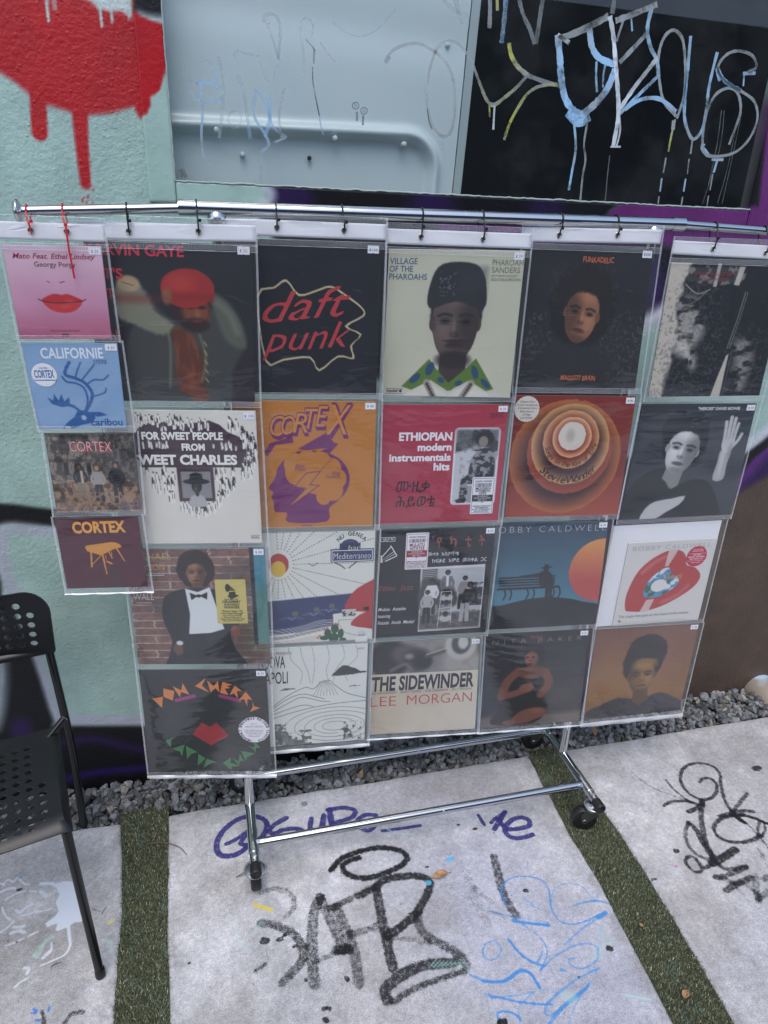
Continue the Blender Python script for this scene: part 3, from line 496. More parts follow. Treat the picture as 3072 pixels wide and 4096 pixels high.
    for p, ww, a in (([(485, 402), (560, 470), (680, 545), (800, 592), (910, 632), (1000, 660), (1075, 685)], 14, .6), ([(785, 475), (840, 545), (920, 612), (1000, 665)], 18, .8), ([(765, 692), (830, 660), (920, 655), (1000, 665), (1050, 685)], 22, .85), ([(1095, 650), (1090, 690), (1040, 720), (975, 748)], 30, .85), ([(1070, 492), (1110, 460), (1170, 465), (1215, 510), (1215, 570), (1180, 622), (1110, 642), (1030, 620), (950, 560), (908, 480), (912, 410), (955, 355), (1030, 330), (1120, 333), (1200, 365), (1250, 430), (1252, 500), (1270, 590), (1308, 690), (1350, 740)], 23, .85),
                     ([(1480, 588), (1440, 640), (1370, 720)], 24, .8), ([(1240, 785), (1350, 755), (1440, 738), (1532, 745)], 26, .85), ([(1350, 740), (1400, 800), (1445, 832)], 32, .9), ([(1440, 775), (1330, 785), (1235, 820), (1195, 880), (1222, 950), (1310, 997), (1420, 1007), (1520, 988), (1600, 950)], 24, .85), ([(1350, 775), (1450, 775), (1560, 808), (1659, 850)], 24, .95), ([(1380, 790), (1480, 850), (1560, 930), (1659, 1050)], 18, .7), ([(1590, 830), (1570, 900), (1600, 950), (1635, 900), (1625, 840)], 18, .8), ([(1570, 1060), (1640, 1180), (1659, 1220)], 22, .5),
                     ([(1090, 672), (1084, 780), (1098, 900), (1130, 1020), (1195, 1135)], 32, .8), ([(980, 842), (1040, 900), (1100, 1010), (1185, 1145)], 32, .85), ([(975, 845), (950, 920), (968, 1020), (1030, 1100), (1110, 1145), (1190, 1158)], 24, .75), ([(1375, 1070), (1270, 1140), (1180, 1190)], 42, .9), ([(1400, 1075), (1540, 1010), (1640, 970)], 26, .35), ([(980, 1130), (948, 1160), (970, 1212), (1030, 1262), (1088, 1252), (1065, 1185), (1020, 1138), (980, 1130)], 22, .85),
                     ([(1120, 1228), (1210, 1192), (1310, 1240), (1475, 1215)], 26, .8), ([(1200, 1310), (1330, 1285), (1470, 1225)], 28, .75), ([(1210, 1308), (1300, 1330), (1400, 1372)], 26, .7), ([(1300, 1422), (1400, 1362), (1512, 1310)], 34, .8), ([(1375, 1370), (1440, 1450), (1480, 1495)], 20, .45), ([(1440, 1360), (1510, 1400), (1570, 1460)], 28, .6), ([(1550, 1290), (1560, 1400), (1570, 1512)], 34, .6), ([(1580, 1500), (1660, 1430)], 30, .7), ([(1620, 1330), (1659, 1300)], 30, .7), ([(1400, 1200), (1659, 1110)], 24, .3)):
        c.line(L9(*p), ww*w*.70, K, .006, a, jit=.002, js=180)
    B = h('4a86c4')
    for p, ww, a in (([(40, 190), (10, 120), (20, 60), (80, 15), (180, 10), (260, 35), (300, 90), (312, 180), (332, 240), (380, 290), (460, 305), (540, 282), (600, 252), (650, 235)], 9, .85), ([(320, 160), (330, 100), (380, 60), (440, 55), (510, 75), (570, 140), (605, 165)], 7, .75), ([(615, 70), (600, 140), (575, 170)], 7, .6), ([(455, 190), (520, 170), (600, 160), (680, 178)], 11, .8), ([(140, 130), (180, 170), (240, 210)], 8, .7), ([(150, 180), (212, 200)], 7, .6), ([(-60, 225), (80, 260), (180, 276), (300, 292)], 8, .7), ([(80, 285), (190, 300), (302, 312)], 15, .95),
                     ([(140, 310), (220, 360), (280, 430), (290, 500), (250, 590)], 8, .8), ([(55, 405), (120, 480), (200, 540), (270, 560)], 12, .85), ([(250, 592), (330, 512), (450, 442), (540, 425), (602, 450), (602, 520), (540, 570), (480, 576), (430, 550), (425, 522), (462, 515)], 10, .75), ([(630, 250), (500, 340), (400, 432)], 12, .7), ([(655, 235), (610, 260)], 20, .9), ([(630, 260), (625, 350), (602, 480)], 8, .5), ([(-100, 660), (0, 660), (60, 640), (110, 595), (150, 590), (200, 622), (245, 695)], 13, .9),
                     ([(612, 575), (540, 610), (450, 662), (350, 740), (290, 800), (278, 850), (310, 870), (360, 840), (430, 780), (530, 702)], 11, .8), ([(602, 590), (560, 660), (480, 780), (430, 900), (415, 960)], 7, .65), ([(290, 940), (380, 830), (530, 702), (550, 680)], 14, .8), ([(-100, 745), (0, 762), (100, 780), (220, 800), (340, 800)], 8, .6), ([(125, 900), (120, 820), (180, 750), (240, 716), (330, 716), (372, 762)], 8, .6), ([(-60, 760), (120, 742), (212, 720)], 9, .7), ([(-60, 850), (60, 850), (112, 892), (130, 950)], 9, .6), ([(380, 585), (400, 590)], 16, .8), ([(200, 900), (210, 760)], 7, .5)):
        c.line(LB(*p), ww*w*.8, B, .003, a, jit=.0015, js=220)
    for p, ww in (([(1350, 638), (1302, 660), (1288, 710), (1320, 746), (1370, 730), (1388, 680), (1350, 638)], 8), ([(1220, 830), (1300, 860), (1400, 866), (1470, 822), (1540, 812), (1600, 895)], 12), ([(1300, 930), (1400, 960), (1500, 982), (1670, 992)], 9), ([(1430, 630), (1500, 720), (1580, 760), (1620, 700)], 10), ([(1380, 1100), (1370, 1050), (1400, 1030), (1460, 1040), (1500, 1080)], 10), ([(1540, 190), (1530, 240)], 6), ([(1090, 190), (1120, 182)], 14)):
        c.line(L7(*p), ww*w*.8, B, .003, .8, jit=.0015, js=220)
    WP = h('d5dbe6')
    c.poly(LW((410, 60), (480, 42), (545, 52), (590, 200), (620, 338), (545, 356), (520, 372), (480, 392), (425, 415), (405, 402), (430, 352), (350, 390), (328, 360), (400, 310), (430, 268), (410, 210), (432, 140), (412, 92)), WP, .004, .97, jit=.003)
    c.line(LW((505, 380), (511, 450), (516, 520), (478, 585), (400, 625), (300, 668)), 14*w/1.3, WP, .003, .9, w2=5*w); c.line(LW((420, 80), (370, 62), (300, 66)), 12*w, WP, .003, .9)
    for i, p in enumerate(([(0, 130), (60, 100), (110, 98)], [(40, 185), (110, 140), (190, 118)], [(220, 118), (270, 122)], [(300, 120), (340, 160)], [(15, 240), (40, 300), (75, 330)], [(0, 425), (60, 380), (100, 340)], [(100, 385), (180, 378)], [(30, 60), (60, 35), (100, 50), (130, 20), (170, 60), (215, 70)], [(0, 60), (30, 75)], [(120, 260), (150, 275), (190, 240), (240, 215)], [(150, 300), (210, 290), (270, 265)], [(270, 275), (340, 260), (385, 245)], [(80, 430), (140, 410), (180, 425)], [(40, 520), (100, 500), (170, 468)], [(210, 450), (280, 415)], [(180, 685), (212, 688), (200, 725)], [(110, 828), (150, 790), (200, 760)], [(270, 220), (290, 195)], [(320, 610), (358, 568)], [(380, 500), (376, 560), (350, 590)])):
        c.line(LW(*p), (9 if i % 3 else 13)*w/1.2, WP, .003, .8, jit=.002, js=250)
    MI = h('9fd3c6')
    for p, ww in (([(385, 450), (330, 500), (275, 595)], 26), ([(760, 480), (810, 500), (820, 560)], 22), ([(820, 680), (790, 770), (775, 800)], 12), ([(300, 500), (240, 600)], 10)): c.line(LW(*p), ww*w/1.6, MI, .006, .6, jit=.004, js=120)
    for p, ww in (([(20, 600), (60, 540)], 14), ([(-80, 560), (-60, 640), (0, 700)], 14)): c.line(L7(*p), ww*w, MI, .006, .5, jit=.004)
    c.line(L5((945, 450), (950, 480)), 4*w, MI, .003, .7); c.line(L5((985, 545), (1040, 575), (1120, 580)), 7*w, MI, .004, .7); c.line(L0((520, 680), (560, 610)), 30*w, MI, .02, .35)
    for i in range(9): c.line(L7((990+24*i, 790-3*i), (1030+22*i, 745+2*i)), 3*w, MI, .002, .6); c.line(L7((985+24*i, 760), (1040+22*i, 800)), 3*w, MI, .002, .5)
    for i in range(8): c.line(LB((540+14*i, 520), (600+14*i, 440-4*i)), 3*w, MI, .002, .5); c.line(LB((760+22*i, 700+6*i), (790+20*i, 735+5*i), (770+22*i, 745+4*i)), 3*w, MI, .002, .6)
    c.line(LB((750, 738), (930, 772)), 6*w, MI, .003, .7); c.ell(*LB((650, 380))[0], .02, .028, MI, .8, .4); c.ell(*LB((420, 750))[0], .018, .014, MI, .8, .5, jit=.4)
    c.line(L7((25, 440), (70, 455), (118, 470)), 13*w, h('d8bf35'), .004, .9, jit=.003, js=250); c.line(LW((808, 350), (835, 332)), 12*w, h('d8c850'), .004, .8)
    c.ell(*L9((872, 1216))[0], .006, .005, h('c66bb5'), .3, .9, jit=.3); c.ell(*L7((1105, 188))[0], .010, .007, h('4fb4e8'), .3, .9, jit=.3); c.ell(*L7((985, 318))[0], .010, .009, h('5fbce0'), .3, .8, jit=.5, js=120)
    rg = np.random.RandomState(5)
    spots = [L9((1562, 372))[0]+(.021, .012), L9((868, 1084))[0]+(.011, .009), L9((288, 828))[0]+(.006, .005), L9((680, 1325))[0]+(.011, .005), LB((160, 98))[0]+(.008, .007), LB((678, 455))[0]+(.010, .008), L7((80, 640))[0]+(.012, .010), L7((168, 632))[0]+(.009, .007), L7((190, 612))[0]+(.006, .005), L7((250, 672))[0]+(.009, .006), L7((310, 858))[0]+(.006, .006), L7((408, 1018))[0]+(.007, .006), L7((440, 1016))[0]+(.007, .006), L7((418, 1076))[0]+(.008, .008), L7((535, 850))[0]+(.008, .008), L7((978, 232))[0]+(.006, .004), L5((1462, 552))[0]+(.008, .006), L5((1375, 530))[0]+(.006, .004), LW((145, 107))[0]+(.008, .005), L7((1398, 1085))[0]+(.011, .008), LB((15, 915))[0]+(.012, .009), LW((1395, 650))[0]+(.005, .004)]
    for x, y, rx, ry in spots: c.ell(x, y, rx, ry, K, .25, .85, jit=.45, js=160)
    for _ in range(330):
        x, y = rg.uniform(-.25, 2.4), rg.uniform(-.85, .12); r = .0012+.0022*rg.rand()**3; c.ell(x, y, r, r*rg.uniform(.6, 1), K if rg.rand() < .75 else h('e8e8ea'), .3, .7)
    for p in ([(680, 250), (740, 268)], [(755, 280), (762, 262), (785, 238)], [(375, 680), (410, 655), (455, 642)]): c.line(LW(*p), 5*w, K, .002, .8)
    c.line(LW((470, 1100), (510, 1040), (560, 1015), (610, 1012)), 22*w/1.4, K, .006, .75, jit=.003); c.line(LW((320, 1110), (318, 1050), (310, 1010)), 18*w/1.4, K, .005, .8, jit=.003)
    for p in ([(225, 1020), (262, 1015)], [(250, 985), (268, 1000)], [(360, 975), (362, 1000)], [(262, 1072), (285, 1070)], [(150, 18), (162, 15)]): c.line(LW(*p), 12*w/1.4, h('3f74c8'), .004, .9, jit=.003, js=200)
    return lin(base)*.92, lin(c.C), c.A

m_conc = bpy.data.materials.new('old_concrete'); m_conc.use_nodes = True; n_, L, b = nodes(m_conc); N = n_.new
ab = N('ShaderNodeAttribute'); ab.attribute_name = 'Base'; ap = N('ShaderNodeAttribute'); ap.attribute_name = 'Col'; tc = N('ShaderNodeTexCoord')
def noise_(s, d=5, r=.6):
    t = N('ShaderNodeTexNoise'); t.inputs['Scale'].default_value = s; t.inputs['Detail'].default_value = d; t.inputs['Roughness'].default_value = r; L(tc.outputs['Object'], t.inputs['Vector']); return t
def mrange(src, a, b_, c, d):
    r = N('ShaderNodeMapRange'); r.inputs[1].default_value = a; r.inputs[2].default_value = b_; r.inputs[3].default_value = c; r.inputs[4].default_value = d; L(src, r.inputs[0]); return r.outputs[0]
def mathn(op, a, b_):
    q = N('ShaderNodeMath'); q.operation = op
    for i, s in enumerate((a, b_)):
        if isinstance(s, (int, float)): q.inputs[i].default_value = s
        else: L(s, q.inputs[i])
    return q.outputs[0]
nf, nm, nb = noise_(330, 4, .7), noise_(85, 6, .65), noise_(14, 5)
vo = N('ShaderNodeTexVoronoi'); vo.inputs['Scale'].default_value = 210; L(tc.outputs['Object'], vo.inputs['Vector'])
mul = mathn('MULTIPLY', mrange(nf.outputs[0], .28, .72, .56, 1.40), mathn('MULTIPLY', mrange(nm.outputs[0], .3, .7, .78, 1.18), mrange(nb.outputs[0], .3, .7, .86, 1.08)))
mul = mathn('MULTIPLY', mul, mrange(vo.outputs['Distance'], .0, .22, .62, 1.0))
mxa = N('ShaderNodeMix'); mxa.data_type = 'RGBA'; mxa.blend_type = 'MULTIPLY'; mxa.inputs[0].default_value = 1; cmb = N('ShaderNodeCombineColor')
for i in range(3): L(mul, cmb.inputs[i])
L(ab.outputs['Color'], mxa.inputs[6]); L(cmb.outputs[0], mxa.inputs[7])
wear = mrange(mathn('ADD', mathn('MULTIPLY', nf.outputs[0], .5), mathn('MULTIPLY', nm.outputs[0], .5)), .40, .58, 1.0, 0.0)
al = mathn('MULTIPLY', ap.outputs['Alpha'], 1.75); al = mathn('SUBTRACT', al, mathn('MULTIPLY', mathn('SUBTRACT', 1.0, wear), .86)); 
alc = N('ShaderNodeClamp'); L(al, alc.inputs[0])
alm = mathn('MULTIPLY', alc.outputs[0], mathn('GREATER_THAN', ap.outputs['Alpha'], .02))
mxb = N('ShaderNodeMix'); mxb.data_type = 'RGBA'; L(alm, mxb.inputs[0]); L(mxa.outputs[2], mxb.inputs[6]); L(ap.outputs['Color'], mxb.inputs[7]); L(mxb.outputs[2], b.inputs['Base Color'])
b.inputs['Roughness'].default_value = .82; b.inputs['Specular IOR Level'].default_value = .3
bp = N('ShaderNodeBump'); bp.inputs['Strength'].default_value = .55; bp.inputs['Distance'].default_value = .0016
L(mathn('ADD', mathn('MULTIPLY', nm.outputs[0], .8), mathn('ADD', mathn('MULTIPLY', nf.outputs[0], .35), mathn('MULTIPLY', mrange(vo.outputs['Distance'], 0, .2, 0, 1), .25))), bp.inputs['Height']); L(bp.outputs[0], b.inputs['Normal'])
def slab(fl, fr_, xl, xr_, nfine):
    ys = axis((-4.9, -1.0, 10), (-1.0, -.86, 8), (-.86, YB, 440)); rows = []
    us = np.linspace(0, 1, nfine)
    for y in ys:
        a = fl(y) if fl else xl; c2 = fr_(y) if fr_ else xr_; rows.append(a+(c2-a)*us)
    X = np.array(rows, float).reshape(len(ys), nfine); Y = np.repeat(ys[:, None], nfine, 1); Zz = np.zeros(X.shape)
    Y = Y.copy(); k = Y > YB-.02; Y[k] += (.010*(fbm(X[k]*9, X[k]*0+2, 8)-.5)+.005*(fbm(X[k]*40, X[k]*0+2, 9)-.5))*np.clip((Y[k]-YB+.02)/.02, 0, 1)
    Zz = Zz+.0015*(fbm(X*5, Y*5, 21)-.5)
    for j in range(4): Zz[:, j] -= .004*(1-j/4)**2; Zz[:, -1-j] -= .004*(1-j/4)**2
    Zz[-1] -= .006; Zz[-2] -= .003; Zz[-3] -= .001
    base, pc, pa = slab_paint(X, Y); V = np.stack([X, Y, Zz], -1)
    o = grid_obj('concrete_slab', V, m_conc, None, np.concatenate([pc]), A=pa)
    me = o.data; at = me.color_attributes.new('Base', 'FLOAT_COLOR', 'POINT'); d = np.ones((len(base), 4), np.float32); d[:, :3] = base; at.data.foreach_set('color', d.ravel())
    # rim down into the ground
    idx = np.arange(V.shape[0]*V.shape[1]).reshape(V.shape[:2]); loop = np.concatenate([idx[:, 0], idx[-1, 1:], idx[-2::-1, -1]]); vv = V.reshape(-1, 3)[loop]; lo = vv.copy(); lo[:, 2] = -.06
    rim = MB(); m = len(loop); rim.add(np.concatenate([vv, lo]), [(i, i+1, m+i+1, m+i) for i in range(m-1)]); ro = rim.build('slab_edge', m_rim, o); return tag(o, kind='structure')
m_rim = M('concrete_edge', (.30, .29, .28), .85, bump=True, bscale=120, bstr=.6, bdist=.003)
slab(None, edge_l1, -.62, None, 330); slab(edge_r1, edge_l2, None, None, 500); slab(edge_r2, None, None, 2.62, 470)
for x0, x1 in ((-5, -.62), (2.62, 8)):
    s = MB(); s.add([(x0, -4.9, -.001), (x1, -4.9, -.001), (x1, YB, -.001), (x0, YB, -.001)], [(0, 1, 2, 3)], None, False); o = s.build('pavement', M('plain_concrete', (.42, .42, .43), .85, bump=True, bscale=60, bstr=.5, bdist=.003)); tag(o, kind='structure')
m_soil = M('dark_soil', (.028, .028, .03), .95, bump=True, bscale=80, bstr=.8, bdist=.01)
s = MB(); s.add([(-60, -60, -.07), (60, -60, -.07), (60, 60, -.07), (-60, 60, -.07)], [(0, 1, 2, 3)], None, False); s.add([(-4, YB-.03, -.035), (7, YB-.03, -.035), (7, WY+.01, -.03), (-4, WY+.01, -.03)], [(0, 1, 2, 3)], None, False); tag(s.build('ground', m_soil), kind='structure')
# turf strips: dark backing plus blades
m_turfb = M('turf_backing', (.05, .056, .038), .95, bump=True, bscale=400, bstr=.8, bdist=.003)
m_blade = M('turf_blade', rough=.55, attr=True, spec=.3)
rg = np.random.RandomState(11)
def turf(fl, fr_, y1):
    ys = np.linspace(-4.9, y1, 160); b_ = MB(); vs = []
    for y in ys: vs += [(fl(y)-.003, y, -.006), (fr_(y)+.003, y, -.006)]
    b_.add(vs, [(2*i, 2*i+1, 2*i+3, 2*i+2) for i in range(len(ys)-1)]); o = b_.build('turf_base', m_turfb); tag(o, kind='structure')
    n = 42000; y = -1.1+(y1+1.1)*rg.rand(n); a, c = fl(y), fr_(y); x = a+(c-a)*rg.rand(n)+rg.normal(0, .0022, n); ang = rg.rand(n)*6.283; L_ = rg.uniform(.005, .0095, n); wd = rg.uniform(.0008, .0013, n); le = rg.uniform(.2, 1.15, n)
    dx, dy = np.cos(ang), np.sin(ang); p0 = np.stack([x, y, np.full(n, -.006)], -1); sx = np.stack([-dy*wd/2, dx*wd/2, np.zeros(n)], -1)
    p1 = p0+np.stack([dx*L_*.35*le, dy*L_*.35*le, L_*.65], -1); p2 = p0+np.stack([dx*L_*(.35*le+.5*le), dy*L_*(.85*le), L_*(.65+.35*(1-le*.6))], -1)
    V = np.stack([p0-sx, p0+sx, p1+sx*.9, p1-sx*.9, p2], 1).reshape(-1, 3); k = np.arange(n)*5
    me = bpy.data.meshes.new('turf'); q = np.stack([k, k+1, k+2, k+3], -1); t = np.stack([k+3, k+2, k+4], -1); lp = np.concatenate([q.ravel(), t.ravel()])
    me.vertices.add(len(V)); me.vertices.foreach_set('co', V.astype(np.float32).ravel()); me.loops.add(len(lp)); me.loops.foreach_set('vertex_index', lp.astype(np.int32)); me.polygons.add(2*n); me.polygons.foreach_set('loop_start', np.concatenate([np.arange(n)*4, 4*n+np.arange(n)*3]).astype(np.int32)); me.update(calc_edges=True)
    pal = np.array([[.075, .083, .052], [.11, .12, .075], [.16, .165, .11], [.23, .235, .17], [.10, .11, .08], [.45, .46, .40]]); ci = rg.choice(6, n, p=[.28, .27, .2, .12, .07, .06]); cc = pal[ci]*(1+.25*rg.randn(n, 1)).clip(.4, 1.7)
    gr = (fbm(x*30, y*30, 31) > .66) & (rg.rand(n) < .30); cc[gr] = [.16, .24, .22]
    cc = cc*np.array([1., 1.03, .86])*1.05; setcol(me, np.repeat(cc, 5, 0)); me.materials.append(m_blade); o = bpy.data.objects.new('turf', me); COL.objects.link(o); tag(o, 'strip of short dark green artificial turf between concrete slabs', 'turf', kind='stuff')
turf(edge_l1, edge_r1, .165); turf(edge_l2, edge_r2, .150)
# gravel
def ico():
    t = (1+5**.5)/2; v = [(-1, t, 0), (1, t, 0), (-1, -t, 0), (1, -t, 0), (0, -1, t), (0, 1, t), (0, -1, -t), (0, 1, -t), (t, 0, -1), (t, 0, 1), (-t, 0, -1), (-t, 0, 1)]
    f = [(0, 11, 5), (0, 5, 1), (0, 1, 7), (0, 7, 10), (0, 10, 11), (1, 5, 9), (5, 11, 4), (11, 10, 2), (10, 7, 6), (7, 1, 8), (3, 9, 4), (3, 4, 2), (3, 2, 6), (3, 6, 8), (3, 8, 9), (4, 9, 5), (2, 4, 11), (6, 2, 10), (8, 6, 7), (9, 8, 1)]
    v = [np.array(p)/np.linalg.norm(p) for p in v]; c = {}; nf = []
    def mid(a, b):
        k = (min(a, b), max(a, b))
        if k not in c: p = v[a]+v[b]; v.append(p/np.linalg.norm(p)); c[k] = len(v)-1
        return c[k]
    for a, b, d in f: x, y, z = mid(a, b), mid(b, d), mid(d, a); nf += [(a, x, z), (b, y, x), (d, z, y), (x, y, z)]
    return np.array(v), np.array(nf)
IV, IF = ico()
def rock(rg, size):
    v = IV.copy()
    for _ in range(9):
        nrm = rg.randn(3); nrm /= np.linalg.norm(nrm); d = rg.uniform(.38, .7); e = np.maximum(v@nrm-d, 0); v = v-e[:, None]*nrm
    v = v*rg.uniform(.65, 1.25, 3); q = rg.randn(4); q /= np.linalg.norm(q); w_, x, y, z = q
    Rm = np.array([[1-2*(y*y+z*z), 2*(x*y-z*w_), 2*(x*z+y*w_)], [2*(x*y+z*w_), 1-2*(x*x+z*z), 2*(y*z-x*w_)], [2*(x*z-y*w_), 2*(y*z+x*w_), 1-2*(x*x+y*y)]]); return (v@Rm.T)*size
m_rock = bpy.data.materials.new('gravel_rock'); m_rock.use_nodes = True; n_, L, b = nodes(m_rock); N = n_.new
at = N('ShaderNodeAttribute'); at.attribute_name = 'Col'; tc = N('ShaderNodeTexCoord'); t = noise_(120, 5, .7); mm = N('ShaderNodeMix'); mm.data_type = 'RGBA'; mm.blend_type = 'MULTIPLY'; mm.inputs[0].default_value = 1; cmb = N('ShaderNodeCombineColor'); q = mrange(t.outputs[0], .3, .72, .55, 1.45)
for i in range(3): L(q, cmb.inputs[i])
L(at.outputs['Color'], mm.inputs[6]); L(cmb.outputs[0], mm.inputs[7]); L(mm.outputs[2], b.inputs['Base Color']); b.inputs['Roughness'].default_value = .7
bp = N('ShaderNodeBump'); bp.inputs['Strength'].default_value = .6; bp.inputs['Distance'].default_value = .003; L(t.outputs[0], bp.inputs['Height']); L(bp.outputs[0], b.inputs['Normal'])
VV, FF, CC = [], [], []; k = 0
for layer, (n, zlo, zhi) in enumerate(((1800, -.03, -.018), (3300, -.020, .004))):
    for _ in range(n):
        x = rg.uniform(-.5, 2.9); y = rg.uniform(YB+.004, WY-.004); s = rg.uniform(.0075, .0155) if rg.rand() < .8 else rg.uniform(.014, .021)
        if (edge_l1(y)-.004 < x < edge_r1(y)+.004 and y < .165) or (edge_l2(y)-.004 < x < edge_r2(y)+.004 and y < .15): continue
        y = max(y, YB+s*.75)
        v = rock(rg, s)+np.array([x, y, rg.uniform(zlo, zhi)+.010*(y-YB)/.15-.002]); VV.append(v); FF.append(IF+k); k += len(v)
        g = rg.uniform(.06, .27); tint = np.array([.97, 1., 1.05]) if rg.rand() < .85 else (np.array([1.25, 1.15, 1.0]) if rg.rand() < .8 else np.array([.85, 1.08, 1.02])); CC.append(np.tile(g*tint, (len(v), 1)))
VV, FF, CC = np.concatenate(VV), np.concatenate(FF), np.concatenate(CC); me = bpy.data.meshes.new('gravel'); me.vertices.add(len(VV)); me.vertices.foreach_set('co', VV.astype(np.float32).ravel()); me.loops.add(FF.size); me.loops.foreach_set('vertex_index', FF.astype(np.int32).ravel()); me.polygons.add(len(FF)); me.polygons.foreach_set('loop_start', np.arange(0, FF.size, 3, dtype=np.int32)); me.update(calc_edges=True); me.polygons.foreach_set('use_smooth', np.zeros(len(FF), bool))
setcol(me, CC); me.materials.append(m_rock); o = bpy.data.objects.new('gravel', me); COL.objects.link(o); tag(o, 'bed of broken blue grey gravel along the foot of the wall', 'gravel', kind='stuff')
# a loose chip of gravel on the slab, dry leaves and a twig
st = MB(); p = P((1216, 3213), 2, .006); v = rock(np.random.RandomState(4), .011); st.add(v+np.array([p[0], p[1], .006]), [tuple(f) for f in IF], (.22, .27, .29), False); tag(st.build('stone_chip', m_rock, None, True), 'single blue grey stone chip lying alone on the concrete slab', 'stone')
m_leaf = bpy.data.materials.new('dry_leaf'); m_leaf.use_nodes = True; n_, L, b = nodes(m_leaf); N = n_.new; tc = N('ShaderNodeTexCoord'); t = noise_(90, 4); rr = N('ShaderNodeValToRGB'); rr.color_ramp.elements[0].position = .35; rr.color_ramp.elements[0].color = (.22, .11, .045, 1); rr.color_ramp.elements[1].position = .65; rr.color_ramp.elements[1].color = (.50, .30, .15, 1); L(t.outputs[0], rr.inputs[0]); L(rr.outputs[0], b.inputs['Base Color']); b.inputs['Roughness'].default_value = .6
def leaf(px, ln, wd, rot, curl, z, label, tilt=0.):
    p = P(px, 2, z); n = 11; vs = []; fs = []
    for i in range(n):
        t = i/(n-1); w = wd*math.sin(math.pi*min(1, t*1.02))**.75*(1-.25*t)
        for j in (-1, -.5, 0, .5, 1): vs.append(((t-.5)*ln, j*w/2, .0025+curl*(abs(j)*w*.8+.35*ln*(t-.5)**2*2)+(0 if j else -.0006)))
    fs = [(i*5+j, i*5+j+1, i*5+5+j+1, i*5+5+j) for i in range(n-1) for j in range(4)]; m_ = MB(); c_, s_ = math.cos(rot), math.sin(rot); ct, st_ = math.cos(tilt), math.sin(tilt)
    vs = [(a*ct-c*st_, b, a*st_+c*ct) for a, b, c in vs]; m_.add([(p[0]+a*c_-b*s_, p[1]+a*s_+b*c_, z+c) for a, b, c in vs], fs)
    m_.tube([(p[0]-(ln*.5)*ct*c_, p[1]-(ln*.5)*ct*s_, z+.003-ln*.5*st_), (p[0]-(ln*.5+.012)*c_, p[1]-(ln*.5+.012)*s_, z+.002-ln*.5*st_)], .0008, 6)
    o = m_.build('dry_leaf', m_leaf); o.modifiers.new('s', 'SOLIDIFY').thickness = .0006; tag(o, label, 'leaf', 'dry leaves on the ground')
leaf(Z(1000, 3300, 1.3825, [(1048, 287)])[0], .05, .026, 3.3, .5, 0, 'curled tan leaf on the middle slab above the black letters')
leaf(Z(2000, 2850, 2.765, [(1030, 200)])[0], .034, .022, 1.7, .5, .02, 'orange brown leaf stuck upright in the gravel', .9)
leaf(Z(800, 2900, 1.329, [(858, 262)])[0], .026, .014, 1.2, .5, .012, 'small rusty leaf in the gravel behind the front rail', .6)
leaf(Z(2000, 3500, 1.5476, [(1145, 747)])[0], .026, .018, .6, .6, .002, 'torn brown leaf on the right turf strip, nearest the camera')
leaf(Z(2000, 3500, 1.5476, [(872, 316)])[0], .012, .010, 2.0, .4, .003, 'tiny pale leaf scrap on the right turf strip')
m_twig = M('twig_bark', (.16, .09, .05), .7); tw = MB(); p = [P(q, 2, .007) for q in Z(0, 3000, 1.62, [(960, 610), (1030, 600), (1110, 610), (1170, 635), (1210, 680)])]; tw.tube(cr(p, 5), [.0016-.00004*i for i in range(21)], 8); tw.tube([p[1], p[1]+np.array([.012, .008, .002])], .001, 6); tag(tw.build('twig', m_twig), 'thin reddish twig lying across the edge of the left turf strip', 'twig')
# ------------------------------------------------------------------ chrome garment rack on casters
RY = .01; ZB = .105
rack = thing('garment_rack', (.95, 0, 0), 'chrome rolling garment rack with a telescopic top rail, carrying the hanging sleeves', 'clothes rack')
m_line = M('tube_joint', (.25, .26, .27), .3, 1.)
XL, XR = .464, 1.434
tr = MB(); A, Bp = P((722, 830), 1, RY), P((2726, 898), 1, RY); tr.tube([A, Bp], .0135, 28)
for e, d in ((A, 1), (Bp, -1)):
    u = (Bp-A)/np.linalg.norm(Bp-A)*d; tr.tube([e-u*.004, e+u*.026], .0148, 28); tr.tube([e+u*.026, e+u*.0275], .0141, 28)
tr.tube([A+(Bp-A)*.52, A+(Bp-A)*.5215], .0138, 24); tr.build('top_rail', m_chrome, rack)
lf = P((74, 845), 1, RY); MB().tube([lf, A+(Bp-A)*.02], .0093, 24).build('rail_extension', m_chrome, rack)
u = (A-lf)/np.linalg.norm(A-lf); MB().lathe([(.0001, -.008), (.010, -.008), (.017, -.006), (.021, -.001), (.0215, .001), (.019, .003), (.010, .004), (.0095, .010)], lf, u, 32).build('end_flange', m_chrome, rack)
rf = P((3072, 925), 1, RY); u2 = (rf-Bp)/np.linalg.norm(rf-Bp); MB().tube([Bp-u2*.02, rf+u2*.17], .0093, 24).build('rail_extension', m_chrome, rack)
MB().lathe([(.0001, -.008), (.010, -.008), (.017, -.006), (.021, -.001), (.0215, .001), (.019, .003), (.010, .004), (.0095, .010)], rf+u2*.172, -u2, 32).build('end_flange', m_chrome, rack)
YF, YR = P((1041, 3370), 2, ZB)[1], P((2150, 2915), 2, ZB)[1]; YC = P((1022, 3476), 2, ZB)[1]
